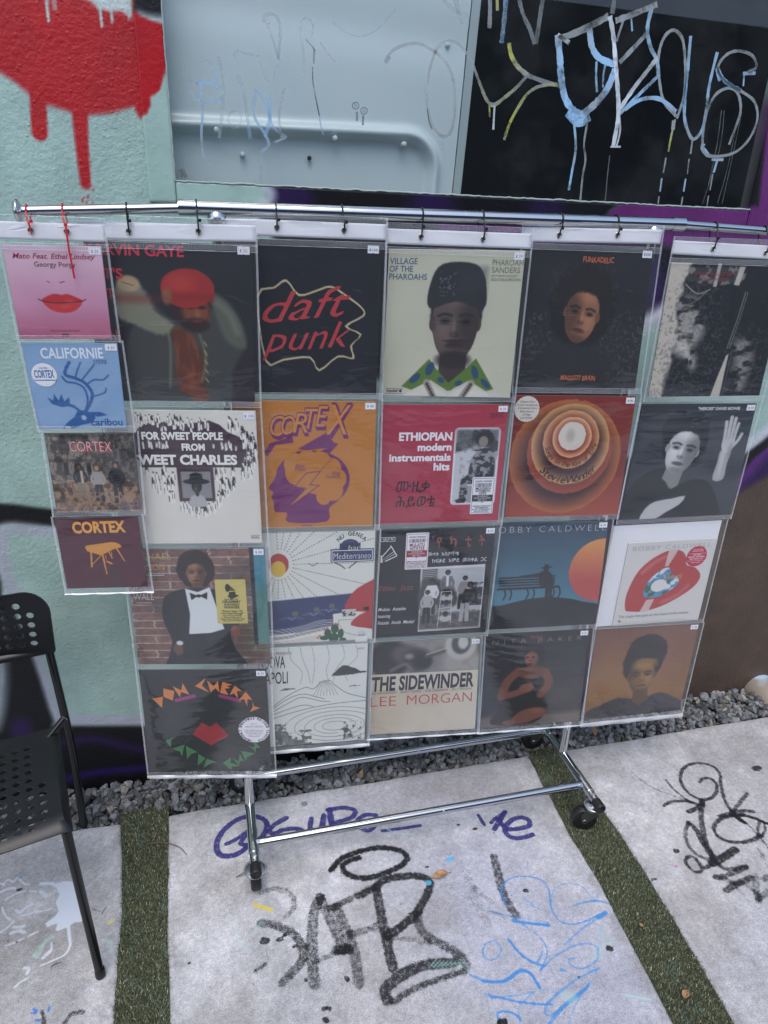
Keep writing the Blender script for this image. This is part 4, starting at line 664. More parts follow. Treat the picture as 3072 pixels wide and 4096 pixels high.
for x in (XL, XR):
    zt = np.interp(x, [A[0], Bp[0]], [A[2], Bp[2]])
    up_ = MB(); up_.tube([(x, RY, ZB), (x, RY, zt-.006)], .0125, 24); up_.lathe([(.0131, 0), (.0165, .006), (.019, .014), (.0175, .022), (.0136, .028)], (x, RY, zt-.034), (0, 0, 1), 24); up_.build('upright', m_chrome, rack)
    ft = MB(); ft.tube([(x, YC+.004, ZB), (x, YR+.045, ZB)], .0128, 24); ft.tube([(x, YF+.045, ZB), (x, YC+.045, ZB)], .0140, 24); ft.tube([(x, YC+.046, ZB), (x, YC+.044, ZB)], .0150, 24); ft.tube([(x, RY-.016, ZB), (x, RY+.016, ZB)], .0138, 24); ft.tube([(x, YR-.04, ZB), (x, YR+.02, ZB)], .0140, 24)
    ft.build('base_foot', m_chrome, rack)
    for y, d in ((YC, -1), (YR+.045, 1)):
        cp = MB(); cp.lathe([(.0142, -.012), (.0146, .004), (.0146, .016), (.0135, .0195), (.0108, .0205), (.0100, .0190), (.0001, .0188)], (x, y, ZB), (0, d, 0), 26); cp.build('end_cap', m_rubber, rack)
        bo = MB(); bo.lathe([(.0062, 0), (.0062, .003), (.0045, .0045), (.0001, .0047)], (x, y-d*.028, ZB+.0125), (0, 0, 1), 6, smooth=False); bo.build('bolt', m_zinc, rack)
for y in (YF, YR-.012):
    rl = MB(); rl.tube([(XL+.012, y, ZB), (XR-.012, y, ZB)], .0118, 24); mx_ = (XL+XR)/2-.01; rl.tube([(mx_-.0009, y, ZB), (mx_+.0009, y, ZB)], .0112, 20)
    for x in (XL+.014, XR-.014): rl.tube([(x-.006, y, ZB), (x+.004, y, ZB)], [.0135, .0122], 20)
    rl.lathe([(.0032, 0), (.0030, .0022), (.0001, .003)], (mx_+.05, y-.0095, ZB+.006), (0, -.85, .5), 12); rl.build('base_rail', m_chrome, rack)
def caster(x, y, ang, lever=False):        # ang: heading of the wheel trail
    c = thing('caster', (x, y, 0), None, None); c.parent = rack; c.location = Vector((x, y, 0))-rack.location; Rw = .037
    d = np.array([math.cos(ang), math.sin(ang), 0]); s = np.array([-d[1], d[0], 0]); o = np.array([x, y, 0.]); hub = o+d*.022+np.array([0, 0, Rw])
    w_ = MB(); w_.lathe([(.012, -.013), (.030, -.0135), (.0335, -.0125), (.0365, -.009), (Rw, 0), (.0365, .009), (.0335, .0125), (.030, .0135), (.012, .013)], hub, s, 36); w_.build('wheel', m_rubber, c)
    hb = MB(); hb.lathe([(.0001, -.0175), (.0055, -.0172), (.006, -.015), (.006, .015), (.0055, .0172), (.0001, .0175)], hub, s, 18); hb.build('axle', m_zinc, c)
    fk = MB(); t = np.array([0, 0, 1.]); fk.lathe([(.0001, .074), (.020, .074), (.0245, .0765), (.026, .080), (.0255, .084), (.022, .0855), (.010, .0852), (.009, .093)], o, t, 32)
    fk.tube([o+t*.087+.0262*(math.cos(a)*d+math.sin(a)*s) for a in np.linspace(0, 6.2832, 32, endpoint=False)], .0034, 10, closed=True)
    for sg in (-1, 1):
        pl = [o+d*(-.016)+t*.075, o+d*(.024)+t*.075, o+d*.034+t*.058, o+d*.0325+t*.034, o+d*.026+t*.027, o+d*.018+t*.027, o+d*.011+t*.036, o+d*(-.012)+t*.062]
        fk.prism([q+s*sg*.0152 for q in pl], s*sg*.0016)
    fk.box(tuple(o+np.array([-.016, -.016, .0735])), tuple(o+np.array([.016, .016, .0755])))
    fk.build('fork', m_zinc, c)
    if lever:
        lv = MB(); lv.prism([o+s*.024+t*.070, o+s*.046+t*.064+d*.006, o+s*.040+t*.066, o+s*.050+t*.072-d*.004, o+s*.026+t*.080], d*.004); lv.build('brake_lever', m_zinc, c)
caster(XL, YC+.016, math.pi/2, True); caster(XR, YC+.016, math.radians(160)); caster(XL, YR+.028, math.radians(150)); caster(XR, YR+.028, math.radians(170))

# ------------------------------------------------------------------ cable ties
def tie(px, ysurf, mat, label, tail=None, rr=.0098, lean=0.):
    e = P(px, 1, ysurf); x = e[0]; zr = float(np.interp(x, [lf[0], A[0], A[0]+1e-4, Bp[0], Bp[0]+1e-4, rf[0]], [lf[2], A[2], A[2], Bp[2], Bp[2], rf[2]]))
    r = .0135 if A[0]-.004 < x-lean < Bp[0]+.004 else .0093; g = r+.0014
    pts = [(x, ysurf-.003, e[2]-.003), (x-.12*lean, ysurf-.006, e[2]+.010), (x-.5*lean, min(RY-g-.001, ysurf-.004), (e[2]+zr)/2)]
    for a in (190, 160, 130, 90, 50, 20, -15): pts.append((x-lean*(.8+.1*(a > 0)), RY+g*math.cos(math.radians(a)), zr+g*math.sin(math.radians(a))))
    pts += [(x-.4*lean, max(RY+g*.6, ysurf+.008), (e[2]+zr)/2), (x, ysurf+.006, e[2]+.004), (x, ysurf+.004, e[2]-.005)]
    m = MB(); pp = cr(pts, 5, True); m.tube(pp, .0016, 8, closed=True)
    hz = e[2]+.012 if tail else (e[2]+zr)/2-.001; hx = x+.0035 if not tail else x
    m.box((hx-.0028, ysurf-.0095, hz-.003), (hx+.0028, ysurf-.0045, hz+.003), b=.0008)
    if tail: q = [np.array([hx, ysurf-.008, hz])]+[PP(t_, (0, -.02, 0), np.array([0, 1., 0])) for t_ in tail]; m.tube(cr(q, 6), .0017, 8)
    return tag(m.build('cable_tie', mat), label, 'cable tie', 'cable ties hanging the sleeves from the rail')
EY = {'1': Dp((67, 497), (145, 500)), '2': Dp((279, 499), (429, 499)), '3': Dp((598, 491), (743, 497)), '4': Dp((909, 511), (1043, 516)), '5': Dp((1207, 507), (1333, 507)), '6': Dp((1540, 536), (1653, 545))}

# ------------------------------------------------------------------ record quads (photo pixels TL, TR, BR, BL; None = hidden by the strip in front)
R = {'1A': [(6, 979), (404, 986), (447, 1356), (80, 1356)], '1B': [(86, 1372), (468, 1372), (507, 1712), (154, 1716)], '1C': [(176, 1733), (531, 1733), (569, 2046), (227, 2051)], '1D': [(217, 2074), (551, 2065), (591, 2347), (269, 2354)],
 '2A': [None, (1003, 980), (1020, 1610), None], '2B': [None, (1022, 1644), (1049, 2172), None], '2C': [None, (1058, 2190), (1084, 2657), (553, 2657)], '2D': [(555, 2681), (1065, 2678), (1086, 3083), (601, 3085)],
 '3A': [None, (1521, 977), (1505, 1579), None], '3B': [None, (1507, 1606), (1491, 2105), None], '3C': [None, (1502, 2123), (1488, 2556), None], '3D': [None, (1472, 2574), (1458, 2959), None],
 '4A': [(1556, 995), (2102, 1003), (2040, 1591), (1529, 1582)], '4B': [(1526, 1619), (2036, 1618), (1991, 2085), (1509, 2099)], '4C': [(1507, 2122), (1984, 2106), (1941, 2530), (1491, 2555)], '4D': [(1490, 2571), (1922, 2550), (1900, 2915), (1478, 2940)],
 '5A': [None, (2618, 997), (2540, 1558), None], '5B': [None, (2545, 1585), (2470, 2060), None], '5C': [None, (2434, 2084), (2381, 2498), None], '5D': [None, (2357, 2517), (2315, 2885), None],
 '6A': [(2686, 1050), None, (3037, 1582), (2593, 1590)], '6B': [(2569, 1616), (3027, 1614), (2921, 2059), (2483, 2081)], '6C': [(2460, 2107), (2892, 2084), (2792, 2479), (2386, 2510)], '6D': [(2388, 2517), (2798, 2494), (2717, 2840), (2331, 2879)],
 '6H': [(2516, 2173), (2872, 2152), (2792, 2479), (2449, 2504)]}
YAWC = {'1': .05, '2': .155, '3': .085, '4': .085, '5': .085, '6': .075}
YRT = {'1': -.012, '2': -.028, '3': -.021, '4': -.019, '5': -.017, '6': -.020}
COLP = {}
for cl in '123456':
    pxr = R[cl+'B'][1]; p = P(pxr, 1, YRT[cl]); a = YAWC[cl]; COLP[cl] = (p, np.array([math.cos(a), -math.sin(a), 0.]), np.array([math.sin(a), math.cos(a), 0.]))   # point, along, normal (away from viewer)
def quad(key):
    p0, al, nn = COLP[key[0]]; q = [None if t is None else PP(t, p0, nn) for t in R[key]]; Lw = .314
    if key == '6A': q[1] = q[0]+(q[2]-q[3])
    dz = {'2': .0, '3': .004, '5': .004}.get(key[0], 0)
    if q[0] is None: q[0] = q[1]-al*Lw+np.array([0, 0, dz])
    if q[3] is None: q[3] = q[2]-al*Lw+np.array([0, 0, dz])
    return q, nn
QUAD = {k_: quad(k_) for k_ in R}
def qmap(key, off=0.):
    (tl, tr_, br, bl), nn = QUAD[key]
    def f(u, v, o=0.):
        u = np.asarray(u, float)[..., None]; v = np.asarray(v, float)[..., None]
        return (tl*(1-u)+tr_*u)*(1-v)+(bl*(1-u)+br*u)*v-nn*(off+o)
    return f

# ------------------------------------------------------------------ lettering
_gc = {}
def glyphs(s, sh=0., b=0., sp=1.):
    k_ = (s, sh, b, sp)
    if k_ not in _gc:
        c = bpy.data.curves.new('lettering', 'FONT'); c.body = s; c.size = 1; c.shear = sh; c.offset = b; c.space_character = sp; c.resolution_u = 3; o = bpy.data.objects.new('lettering', c); COL.objects.link(o)
        bpy.context.view_layer.update(); me = bpy.data.meshes.new_from_object(o.evaluated_get(bpy.context.evaluated_depsgraph_get()))
        v = np.empty(len(me.vertices)*3, np.float32); me.vertices.foreach_get('co', v); fs = [tuple(q.vertices) for q in me.polygons]
        bpy.data.objects.remove(o); bpy.data.curves.remove(c); bpy.data.meshes.remove(me); _gc[k_] = (v.reshape(-1, 3)[:, :2].astype(float), fs)
    return _gc[k_]
class Ink:
    def __init__(self, key, base=.0004, uo=0.):
        g = qmap(key); self.f = (lambda u, v, o=0.: g(uo+(1-uo)*np.asarray(u, float), v, o)); self.m = MB(); self.base = base; self.st = [0]; self.gap = .0022
    def shape(self, pts, col, lift=0):
        p = np.array(pts, float); self.st.append(len(self.m.v)); self.m.add(self.f(p[:, 0], p[:, 1], self.base+lift), [tuple(range(len(p)))], lin(col), False); return self
    def mesh(self, uv, fs, col, lift=0): self.m.add(self.f(uv[:, 0], uv[:, 1], self.base+lift), fs, lin(col), False)
    def T(self, s, x, y, hh, col, w=None, al='L', sh=0., b=0., rot=0., sp=1., lift=0., wav=None):
        g, fs = glyphs(s, sh, b, sp)
        if len(g) == 0: return self
        self.st.append(len(self.m.v))
        v = g.copy(); v /= .69; x0, x1 = v[:, 0].min(), v[:, 0].max(); sx = w/(x1-x0) if w else hh; v[:, 0] = (v[:, 0]-x0)*sx; W_ = (x1-x0)*sx; v[:, 1] *= hh
        if al == 'C': v[:, 0] -= W_/2
        if al == 'R': v[:, 0] -= W_
        if wav: v[:, 1] += wav*np.sin(v[:, 0]*60)
        c, s_ = math.cos(rot), math.sin(rot); self.mesh(np.stack([x+v[:, 0]*c-v[:, 1]*s_, y-(v[:, 0]*s_+v[:, 1]*c)], -1), fs, col, lift); return self
    def arc(self, s, cx_, cy_, r, a0, a1, hh, col, b=0., sh=0., inner=False, lift=0., kx=1., ry=None):
        n = len(s); ry = ry or r; self.st.append(len(self.m.v))
        for i, ch in enumerate(s):
            if ch == ' ': continue
            a = math.radians(a0+(a1-a0)*(i+.5)/n); x, y = cx_+r*math.cos(a), cy_-ry*math.sin(a); g, fs = glyphs(ch, sh, b); v = g/.69*hh; v = v-[(v[:, 0].max()+v[:, 0].min())/2, 0]; v[:, 0] *= kx; rt = a-math.pi/2 if not inner else a+math.pi/2; c, q = math.cos(rt), math.sin(rt)
            self.mesh(np.stack([x+v[:, 0]*c-v[:, 1]*q, y-(v[:, 0]*q+v[:, 1]*c)], -1), fs, col, lift)
        return self
    def rect(self, x0, y0, x1, y1, col, lift=0, r=0.):
        if r:
            p = []
            for cx_, cy_, a in ((x1-r, y0+r, -90), (x1-r, y1-r, 0), (x0+r, y1-r, 90), (x0+r, y0+r, 180)): p += [(cx_+r*math.cos(math.radians(a+t)), cy_+r*math.sin(math.radians(a+t))) for t in (0, 30, 60, 90)]
        else: p = [(x0, y0), (x1, y0), (x1, y1), (x0, y1)]
        return self.shape(p, col, lift)
    def frame(self, x0, y0, x1, y1, t, col, lift=0):
        for a in ((x0, y0, x1, y0+t), (x0, y1-t, x1, y1), (x0, y0+t, x0+t, y1-t), (x1-t, y0+t, x1, y1-t)): self.rect(*a, col, lift)
        return self
    def disc(self, cx_, cy_, rx, ry, col, lift=0, n=40): return self.shape([(cx_+rx*math.cos(i*6.2832/n), cy_+ry*math.sin(i*6.2832/n)) for i in range(n)], col, lift)
    def barcode(self, x0, y0, x1, y1, col, lift=0):
        rg_ = random.Random(2); x = x0
        while x < x1:
            w = rg_.choice((.0025, .004, .006)); self.rect(x, y0, min(x+w, x1), y1, col, lift); x += w+rg_.choice((.003, .005))
        return self
    def build(self, name, parent, mat=None, split=False):
        m = self.m
        if not m.v: return
        if not split: return m.build(name, mat or m_ink, parent, True)
        st = self.st+[len(m.v)]; B = []
        for a, b_ in zip(st[:-1], st[1:]):
            if b_ > a: q = np.array(m.v[a:b_]); B.append((a, b_, q.min(0)-self.gap, q.max(0)+self.gap))
        gid = list(range(len(B)))
        for i in range(len(B)):
            for j in range(i):
                if np.all(B[i][2] <= B[j][3]) and np.all(B[j][2] <= B[i][3]):
                    a, b_ = gid[i], gid[j]; gid = [b_ if g == a else g for g in gid]
        vg = np.zeros(len(m.v), int)
        for i, q in enumerate(B): vg[q[0]:q[1]] = gid[i]
        for g in sorted(set(gid)):
            k_ = MB(); ids = np.nonzero(vg == g)[0]; mp = {int(x): i for i, x in enumerate(ids)}; k_.v = [m.v[x] for x in ids]; k_.c = [m.c[x] for x in ids]; k_.f = [tuple(mp[x] for x in f) for f in m.f if vg[f[0]] == g]; k_.sm = [False]*len(k_.f); k_.build(name, mat or m_ink, parent, True)
def proj(p): d = np.asarray(p)-CAMP; z = d@FW; return np.array([1536+FPX*(d@RT)/z, 2048-FPX*(d@UP)/z])
UO = {}
for k_, vl in {'2B': 521, '3A': 1014, '3B': 1047, '3C': 1071, '3D': 1088, '5A': 2111, '5B': 2040, '5C': 1985, '5D': 1939}.items():
    q = QUAD[k_][0]; a, b_ = proj(q[0])[0], proj(q[1])[0]; UO[k_] = max(0., (vl-a)/(b_-a))
print('UO', UO)
def record(key, label, paint, ink=None, price=None, stickers=(), group=None, n=200, ppos=None):
    q, nn = QUAD[key]; base = (q[2]+q[3])/2; t = thing('record_sleeve', tuple(base), label, 'record')
    U, Vv = np.meshgrid(np.linspace(0, 1, n), np.linspace(0, 1, n)); uo = UO.get(key, 0.); c = Cv((U-uo)/(1-uo), Vv, (.5, .5, .5)); paint(c); f = qmap(key)
    X = f(U, Vv); C_ = lin(np.clip(c.C, 0, 1)); grid_obj('cover', X, m_print, t, C_*.93, sides=nn*.0032)
    if ink: k_ = Ink(key, .0004, uo); ink(k_); k_.build('lettering', t, None, True)
    for nm, fn in stickers: k_ = Ink(key, .0009, uo); fn(k_); k_.build(nm, t, m_sticker)
    if price:
        k_ = Ink(key, .0009); sm = key[0] == '1'; w, hh = (.125, .075) if sm else (.074, .048); x1, y0 = ppos or (.992, .010); x0 = x1-w; xm = (x0+x1)/2; nt_ = hh*.09
        k_.shape([(x0, y0), (xm-nt_, y0), (xm, y0+nt_), (xm+nt_, y0), (x1, y0), (x1, y0+hh), (xm+nt_, y0+hh), (xm, y0+hh-nt_), (xm-nt_, y0+hh), (x0, y0+hh)], h('eef0f6'))
        k_.T(price, xm, y0+hh*.70, hh*.36, h('3a3d55'), al='C', sp=1.1, lift=.0003); k_.build('price_sticker', t, m_sticker)
    return t

# printed-picture helpers (plain generic figures)
def bust(c, cx_, cy_, s, skin, hair, cloth, hairr=1.15, light=-1, hy=0., neck=True, cap=None, mono=False, sh=1.):
    skin, hair, cloth = map(lambda a: np.asarray(a, float), (skin, hair, cloth)); dk = skin*.55; lt = np.clip(skin*1.35+.04, 0, 1)
    c.ell(cx_, cy_-.10*s+hy, .31*s*hairr, .36*s*hairr, hair, .10, jit=.06, js=14/s)
    c.poly([(cx_-.62*s, cy_+1.3*s), (cx_-.56*s, cy_+.72*s), (cx_-.22*s, cy_+.50*s), (cx_+.22*s, cy_+.50*s), (cx_+.56*s, cy_+.72*s), (cx_+.62*s, cy_+1.3*s)], cloth, .01, sm=5)
    if neck: c.poly([(cx_-.13*s, cy_+.2*s), (cx_-.14*s, cy_+.52*s), (cx_, cy_+.64*s), (cx_+.14*s, cy_+.52*s), (cx_+.13*s, cy_+.2*s)], skin*.7, .008)
    c.poly([(cx_-.225*s, cy_-.10*s), (cx_-.22*s, cy_+.10*s), (cx_-.15*s, cy_+.28*s), (cx_, cy_+.37*s), (cx_+.15*s, cy_+.28*s), (cx_+.22*s, cy_+.10*s), (cx_+.225*s, cy_-.10*s), (cx_+.15*s, cy_-.27*s), (cx_, cy_-.32*s), (cx_-.15*s, cy_-.27*s)], skin, .008, sm=4)
    for e in (-1, 1): c.ell(cx_+e*.225*s, cy_+.02*s, .035*s, .065*s, skin*.8, .2)
    c.M = c.cover([(cx_-.225*s, cy_-.10*s), (cx_-.22*s, cy_+.10*s), (cx_-.15*s, cy_+.28*s), (cx_, cy_+.37*s), (cx_+.15*s, cy_+.28*s), (cx_+.22*s, cy_+.10*s), (cx_+.225*s, cy_-.10*s), (cx_+.15*s, cy_-.27*s), (cx_, cy_-.32*s), (cx_-.15*s, cy_-.27*s)], .008, 4)
    c.ell(cx_-light*.17*s, cy_+.05*s, .14*s, .34*s, dk, .9, .75); c.ell(cx_, cy_+.36*s, .2*s, .08*s, dk, 1., .6); c.ell(cx_+light*.11*s, cy_+.07*s, .07*s, .10*s, lt, 1.4, .5); c.ell(cx_+light*.05*s, cy_-.2*s, .12*s, .06*s, lt, 1.4, .4)
    for e in (-1, 1):
        c.ell(cx_+e*.105*s, cy_-.005*s, .06*s, .032*s, dk*.7, .9, .7); c.ell(cx_+e*.105*s, cy_, .035*s, .014*s, dk*.25, .4, .9); c.line([(cx_+e*.045*s, cy_-.055*s), (cx_+e*.11*s, cy_-.068*s), (cx_+e*.175*s, cy_-.05*s)], .026*s, hair*.9, .012, .85)
    c.ell(cx_, cy_+.115*s, .045*s, .03*s, dk, .8, .8); c.ell(cx_+light*.01*s, cy_+.05*s, .018*s, .07*s, lt, 1.2, .5)
    c.ell(cx_, cy_+.215*s, .085*s, .028*s, dk*.65+np.array([.06, .0, .0])*(not mono), .6, .85); c.ell(cx_, cy_+.30*s, .07*s, .03*s, dk, 1., .4)
    c.M = None
    if cap is None: c.poly([(cx_-.25*s, cy_-.05*s), (cx_-.24*s, cy_-.24*s), (cx_-.12*s, cy_-.38*s), (cx_+.12*s, cy_-.38*s), (cx_+.24*s, cy_-.24*s), (cx_+.25*s, cy_-.05*s), (cx_+.17*s, cy_-.2*s), (cx_, cy_-.255*s), (cx_-.17*s, cy_-.2*s)], hair, .02, sm=3, jit=.02*s, js=20/s)
    else: c.poly([(cx_-.27*s, cy_-.12*s), (cx_-.27*s, cy_-.34*s), (cx_-.16*s, cy_-.50*s), (cx_+.16*s, cy_-.50*s), (cx_+.27*s, cy_-.34*s), (cx_+.27*s, cy_-.12*s), (cx_, cy_-.18*s)], cap, .01, sm=4)
def tilt(c, cx_, cy_, a):        # the same canvas seen in coordinates turned about a point
    d = Cv.__new__(Cv); s_, k_ = math.sin(a), math.cos(a); x, y = c.U-cx_, c.V-cy_; d.U = cx_+x*k_+y*s_; d.V = cy_-x*s_+y*k_; d.C = c.C; d.A = None; d.M = None; return d
def stander(c, x, y, s, top, leg, skin, hair=None, lean=0.):      # feet at y, height s
    hair = (0.05, .05, .05) if hair is None else hair
    for e in (-1, 1): c.line([(x+e*.05*s, y-.5*s), (x+e*.075*s, y)], .10*s, leg, .006, sm=0); c.line([(x+e*.10*s+lean*s, y-.80*s), (x+e*.17*s+lean*s, y-.62*s), (x+e*.12*s+lean*s, y-.47*s)], .065*s, top, .006)
    c.poly([(x-.13*s+lean*s, y-.83*s), (x+.13*s+lean*s, y-.83*s), (x+.10*s, y-.46*s), (x-.10*s, y-.46*s)], top, .006); c.ell(x+lean*s, y-.945*s, .075*s, .075*s, hair, .2); c.ell(x+lean*s, y-.92*s, .050*s, .062*s, skin, .3)
def bricks(c, x0, y0, x1, y1, nx, ny, c1, c2, mort, seed=0):
    i = c.sel(x0, x1, y0, y1); u = (c.U[i]-x0)/(x1-x0)*nx; v = (c.V[i]-y0)/(y1-y0)*ny; r = np.floor(v); u = u+.5*(r % 2)+.12*(fbm(v*3, u*2, 2)-.5); k_ = vnoise(np.floor(u)*3.7+.5, r*5.3+.5, seed)[:, None]
    col = np.asarray(c1)*(1-k_)+np.asarray(c2)*k_; col = col*(.78+.44*fbm(c.U[i]*40, c.V[i]*60, 6)[:, None]); fu, fv = u-np.floor(u), v-r; m_ = (fu < .05) | (fv < .14); col[m_] = np.asarray(mort)*(.8+.4*fbm(c.U[i][m_]*50, c.V[i][m_]*50, 3)[:, None]); c.C[i] = col
# ------------------------------------------------------------------ the records, one by one (lettering as on the covers, pictures as plain stand-ins)
def C1(s): return h(s)
BK, WH = h('1a1a1e'), h('ecebe4')
# ---- first column: four small singles
def p(c):
    c.grad([(0, h('e0c0d0')), (.3, h('d9adc2')), (.62, h('cf94b0')), (1, h('b9607e'))]); c.mott(3, .03, 1)
    c.poly([(.30, .575), (.40, .515), (.47, .505), (.52, .515), (.58, .505), (.66, .535), (.74, .58), (.6, .59), (.5, .595), (.4, .592)], h('c22a30'), .012, sm=4); c.poly([(.31, .585), (.42, .60), (.52, .602), (.62, .60), (.73, .588), (.67, .665), (.58, .705), (.47, .705), (.38, .67)], h('cc353a'), .012, sm=4)
    c.line([(.27, .56), (.31, .582), (.42, .598), (.52, .600), (.64, .594), (.73, .582), (.77, .56)], .010, h('3a1018'), .006); c.ell(.55, .64, .05, .02, h('e0605a'), 1.2, .5); c.line([(.39, .372), (.42, .382)], .008, h('5a2a3a'), .006); c.line([(.52, .385), (.57, .372)], .009, h('5a2a3a'), .006)
def k(i): i.T('Mato Feat. Ethel Lindsey', .085, .135, .055, h('98152f'), w=.84, sh=.28, b=.006).T('Georgy Porgy', .5, .218, .052, h('5a2030'), al='C', w=.42).T('MELLOW REGGAE SERIES', .5, .918, .02, h('7a2540'), al='C', w=.32).T('STIX', .5, .972, .03, h('1a1014'), al='C', w=.075, b=.03)
record('1A', 'small pink record with big red lips, topmost of the left column', p, k, '$ 20', n=130)
def p(c):
    c.C[:] = h('8fb0d4'); c.mott(2, .02, 3); B = h('2f62a0')
    for q, w in (([(.55, .80), (.62, .70), (.66, .58), (.60, .46), (.50, .40), (.40, .36), (.42, .28), (.46, .22)], .035), ([(.64, .62), (.72, .60), (.80, .57), (.82, .52)], .018), ([(.62, .47), (.70, .42), (.80, .42), (.86, .37)], .018), ([(.50, .40), (.53, .32), (.58, .22)], .018), ([(.56, .43), (.64, .34), (.72, .25)], .018), ([(.52, .82), (.44, .74), (.32, .70), (.24, .66)], .03), ([(.55, .80), (.60, .66), (.58, .52), (.50, .46), (.40, .44), (.36, .38)], .022)): c.line(q, w, B, .006)
    c.poly([(.46, .72), (.30, .74), (.20, .70), (.16, .62), (.22, .66), (.24, .58), (.28, .66), (.32, .58), (.34, .67), (.40, .62), (.40, .70)], B, .006); c.poly([(.48, .78), (.60, .80), (.66, .86), (.60, .93), (.48, .96), (.36, 1.02), (.28, 1.0), (.34, .92), (.42, .86)], B, .006, sm=4); c.poly([(.60, .80), (.72, .80), (.80, .84), (.68, .86)], B, .006); c.ell(.53, .865, .03, .028, h('c8d8ea'), .3, .8, jit=.5, js=60); c.ell(.33, .985, .035, .016, h('c8d8ea'), .3, .9)
def k(i): i.T('CALIFORNIE', .175, .17, .115, h('e6ecf4'), w=.66, b=.02).T('STEVIE', .72, .235, .045, h('2c5a96'), w=.145, b=.012).T('caribou', .60, .965, .085, h('2c5a96'), w=.36, b=.02)
def s(i): i.disc(.175, .36, .135, .135, h('e8eaee')).T('CORTEX', .175, .39, .085, h('2f62a0'), al='C', w=.21, b=.02, lift=.0003).T('trad vibe', .175, .29, .025, h('2f62a0'), al='C', w=.09, lift=.0003); i.rect(.06, .415, .30, .424, h('2f62a0'), .0003)
record('1B', 'small pale blue record with a dark blue antlered deer head', p, k, '$ 23', [('round_sticker', s)], n=130)
def p(c):
    c.C[:] = h('4c4642'); bricks(c, 0, 0, .62, .62, 1.5, 2, h('968c80'), h('7c7268'), h('6a6058'), 3); c.mask_noise(0, 0, .62, .6, h('3a342e'), 9, .55, .12, .8, 2); c.rect(.60, 0, 1.1, .5, h('3c3634'), .05); c.mask_noise(.5, 0, 1.1, .56, h('756c64'), 30, .55, .08, .8, 4, 1, .6)
    for x in (.28, .42, .16): c.rect(x, .02, x+.06, .13, h('2a2624'), .01); c.rect(x, .36, x+.05, .52, h('2c2826'), .01)
    c.rect(-.1, .62, 1.1, 1.1, h('7e6656'), .06); c.mask_noise(0, .58, 1, 1, h('b08e70'), 26, .5, .1, .8, 6, 1, .6); c.mask_noise(0, .6, 1, 1, h('3e3028'), 20, .58, .1, .7, 9)
    for x0 in np.linspace(.05, .95, 14): c.line([(x0, .0), (x0+.05, .2), (x0-.02, .45)], .006, h('25211f'), .004, .8)
    stander(c, .33, .80, .42, h('24222a'), h('8a7c6c'), h('7a5040')); c.rect(.335, .46, .365, .62, h('c8b89a'), .01); stander(c, .53, .84, .44, h('a8a09a'), h('2a2830'), h('c09478'), h('7a5a3c')); stander(c, .75, .86, .50, h('1c1a20'), h('2c2424'), h('9a7460')); c.mask_noise(.15, .74, .9, .9, h('a3846a'), 30, .5, .1, .8, 12)
def k(i): i.T('CORTEX', .275, .236, .125, h('d8283a'), w=.47, b=-.005).T('CORTEX', .262, .222, .125, h('e8d8d4'), w=.47, b=-.022, lift=.0003).T("I'LL BRING MOM'S", .70, .915, .042, h('4a3a6a'), w=.27, b=.012).T('BACK TO LIFE', .78, .972, .042, h('4a3a6a'), w=.20, b=.012)
record('1C', 'small record with a photo of three men standing by an old house in dry brush', p, k, None, n=140)
def p(c):
    c.C[:] = h('521a2c'); c.mott(2, .02, 5); O = h('e09a40')
    c.poly([(.30, .405), (.33, .385), (.62, .345), (.68, .35), (.72, .37), (.745, .40), (.74, .425), (.66, .44), (.48, .53), (.32, .465)], O, .006); c.line([(.365, .48), (.345, .69)], .02, O, .005, sm=0); c.line([(.50, .52), (.515, .80)], .022, O, .005, w2=.014, sm=0); c.line([(.68, .43), (.76, .62)], .02, O, .005, w2=.012, sm=0); c.line([(.58, .48), (.61, .57)], .014, O, .005, sm=0); c.line([(.605, .57), (.615, .48)], .008, O, .004, sm=0); c.line([(.365, .65), (.48, .53)], .01, O, .004, sm=0); c.line([(.535, .53), (.54, .62)], .008, O, .004, sm=0); c.poly([(.52, .615), (.56, .615), (.62, .655), (.58, .66)], O, .005); c.rect(.555, .70, .67, .985, h('4a2c2e'), .01, .9)
def k(i): i.T('CORTEX', .19, .205, .145, h('eaa648'), w=.64, b=.04)
record('1D', 'small maroon record with an orange grand piano, lowest of the left column', p, k, None, n=130)
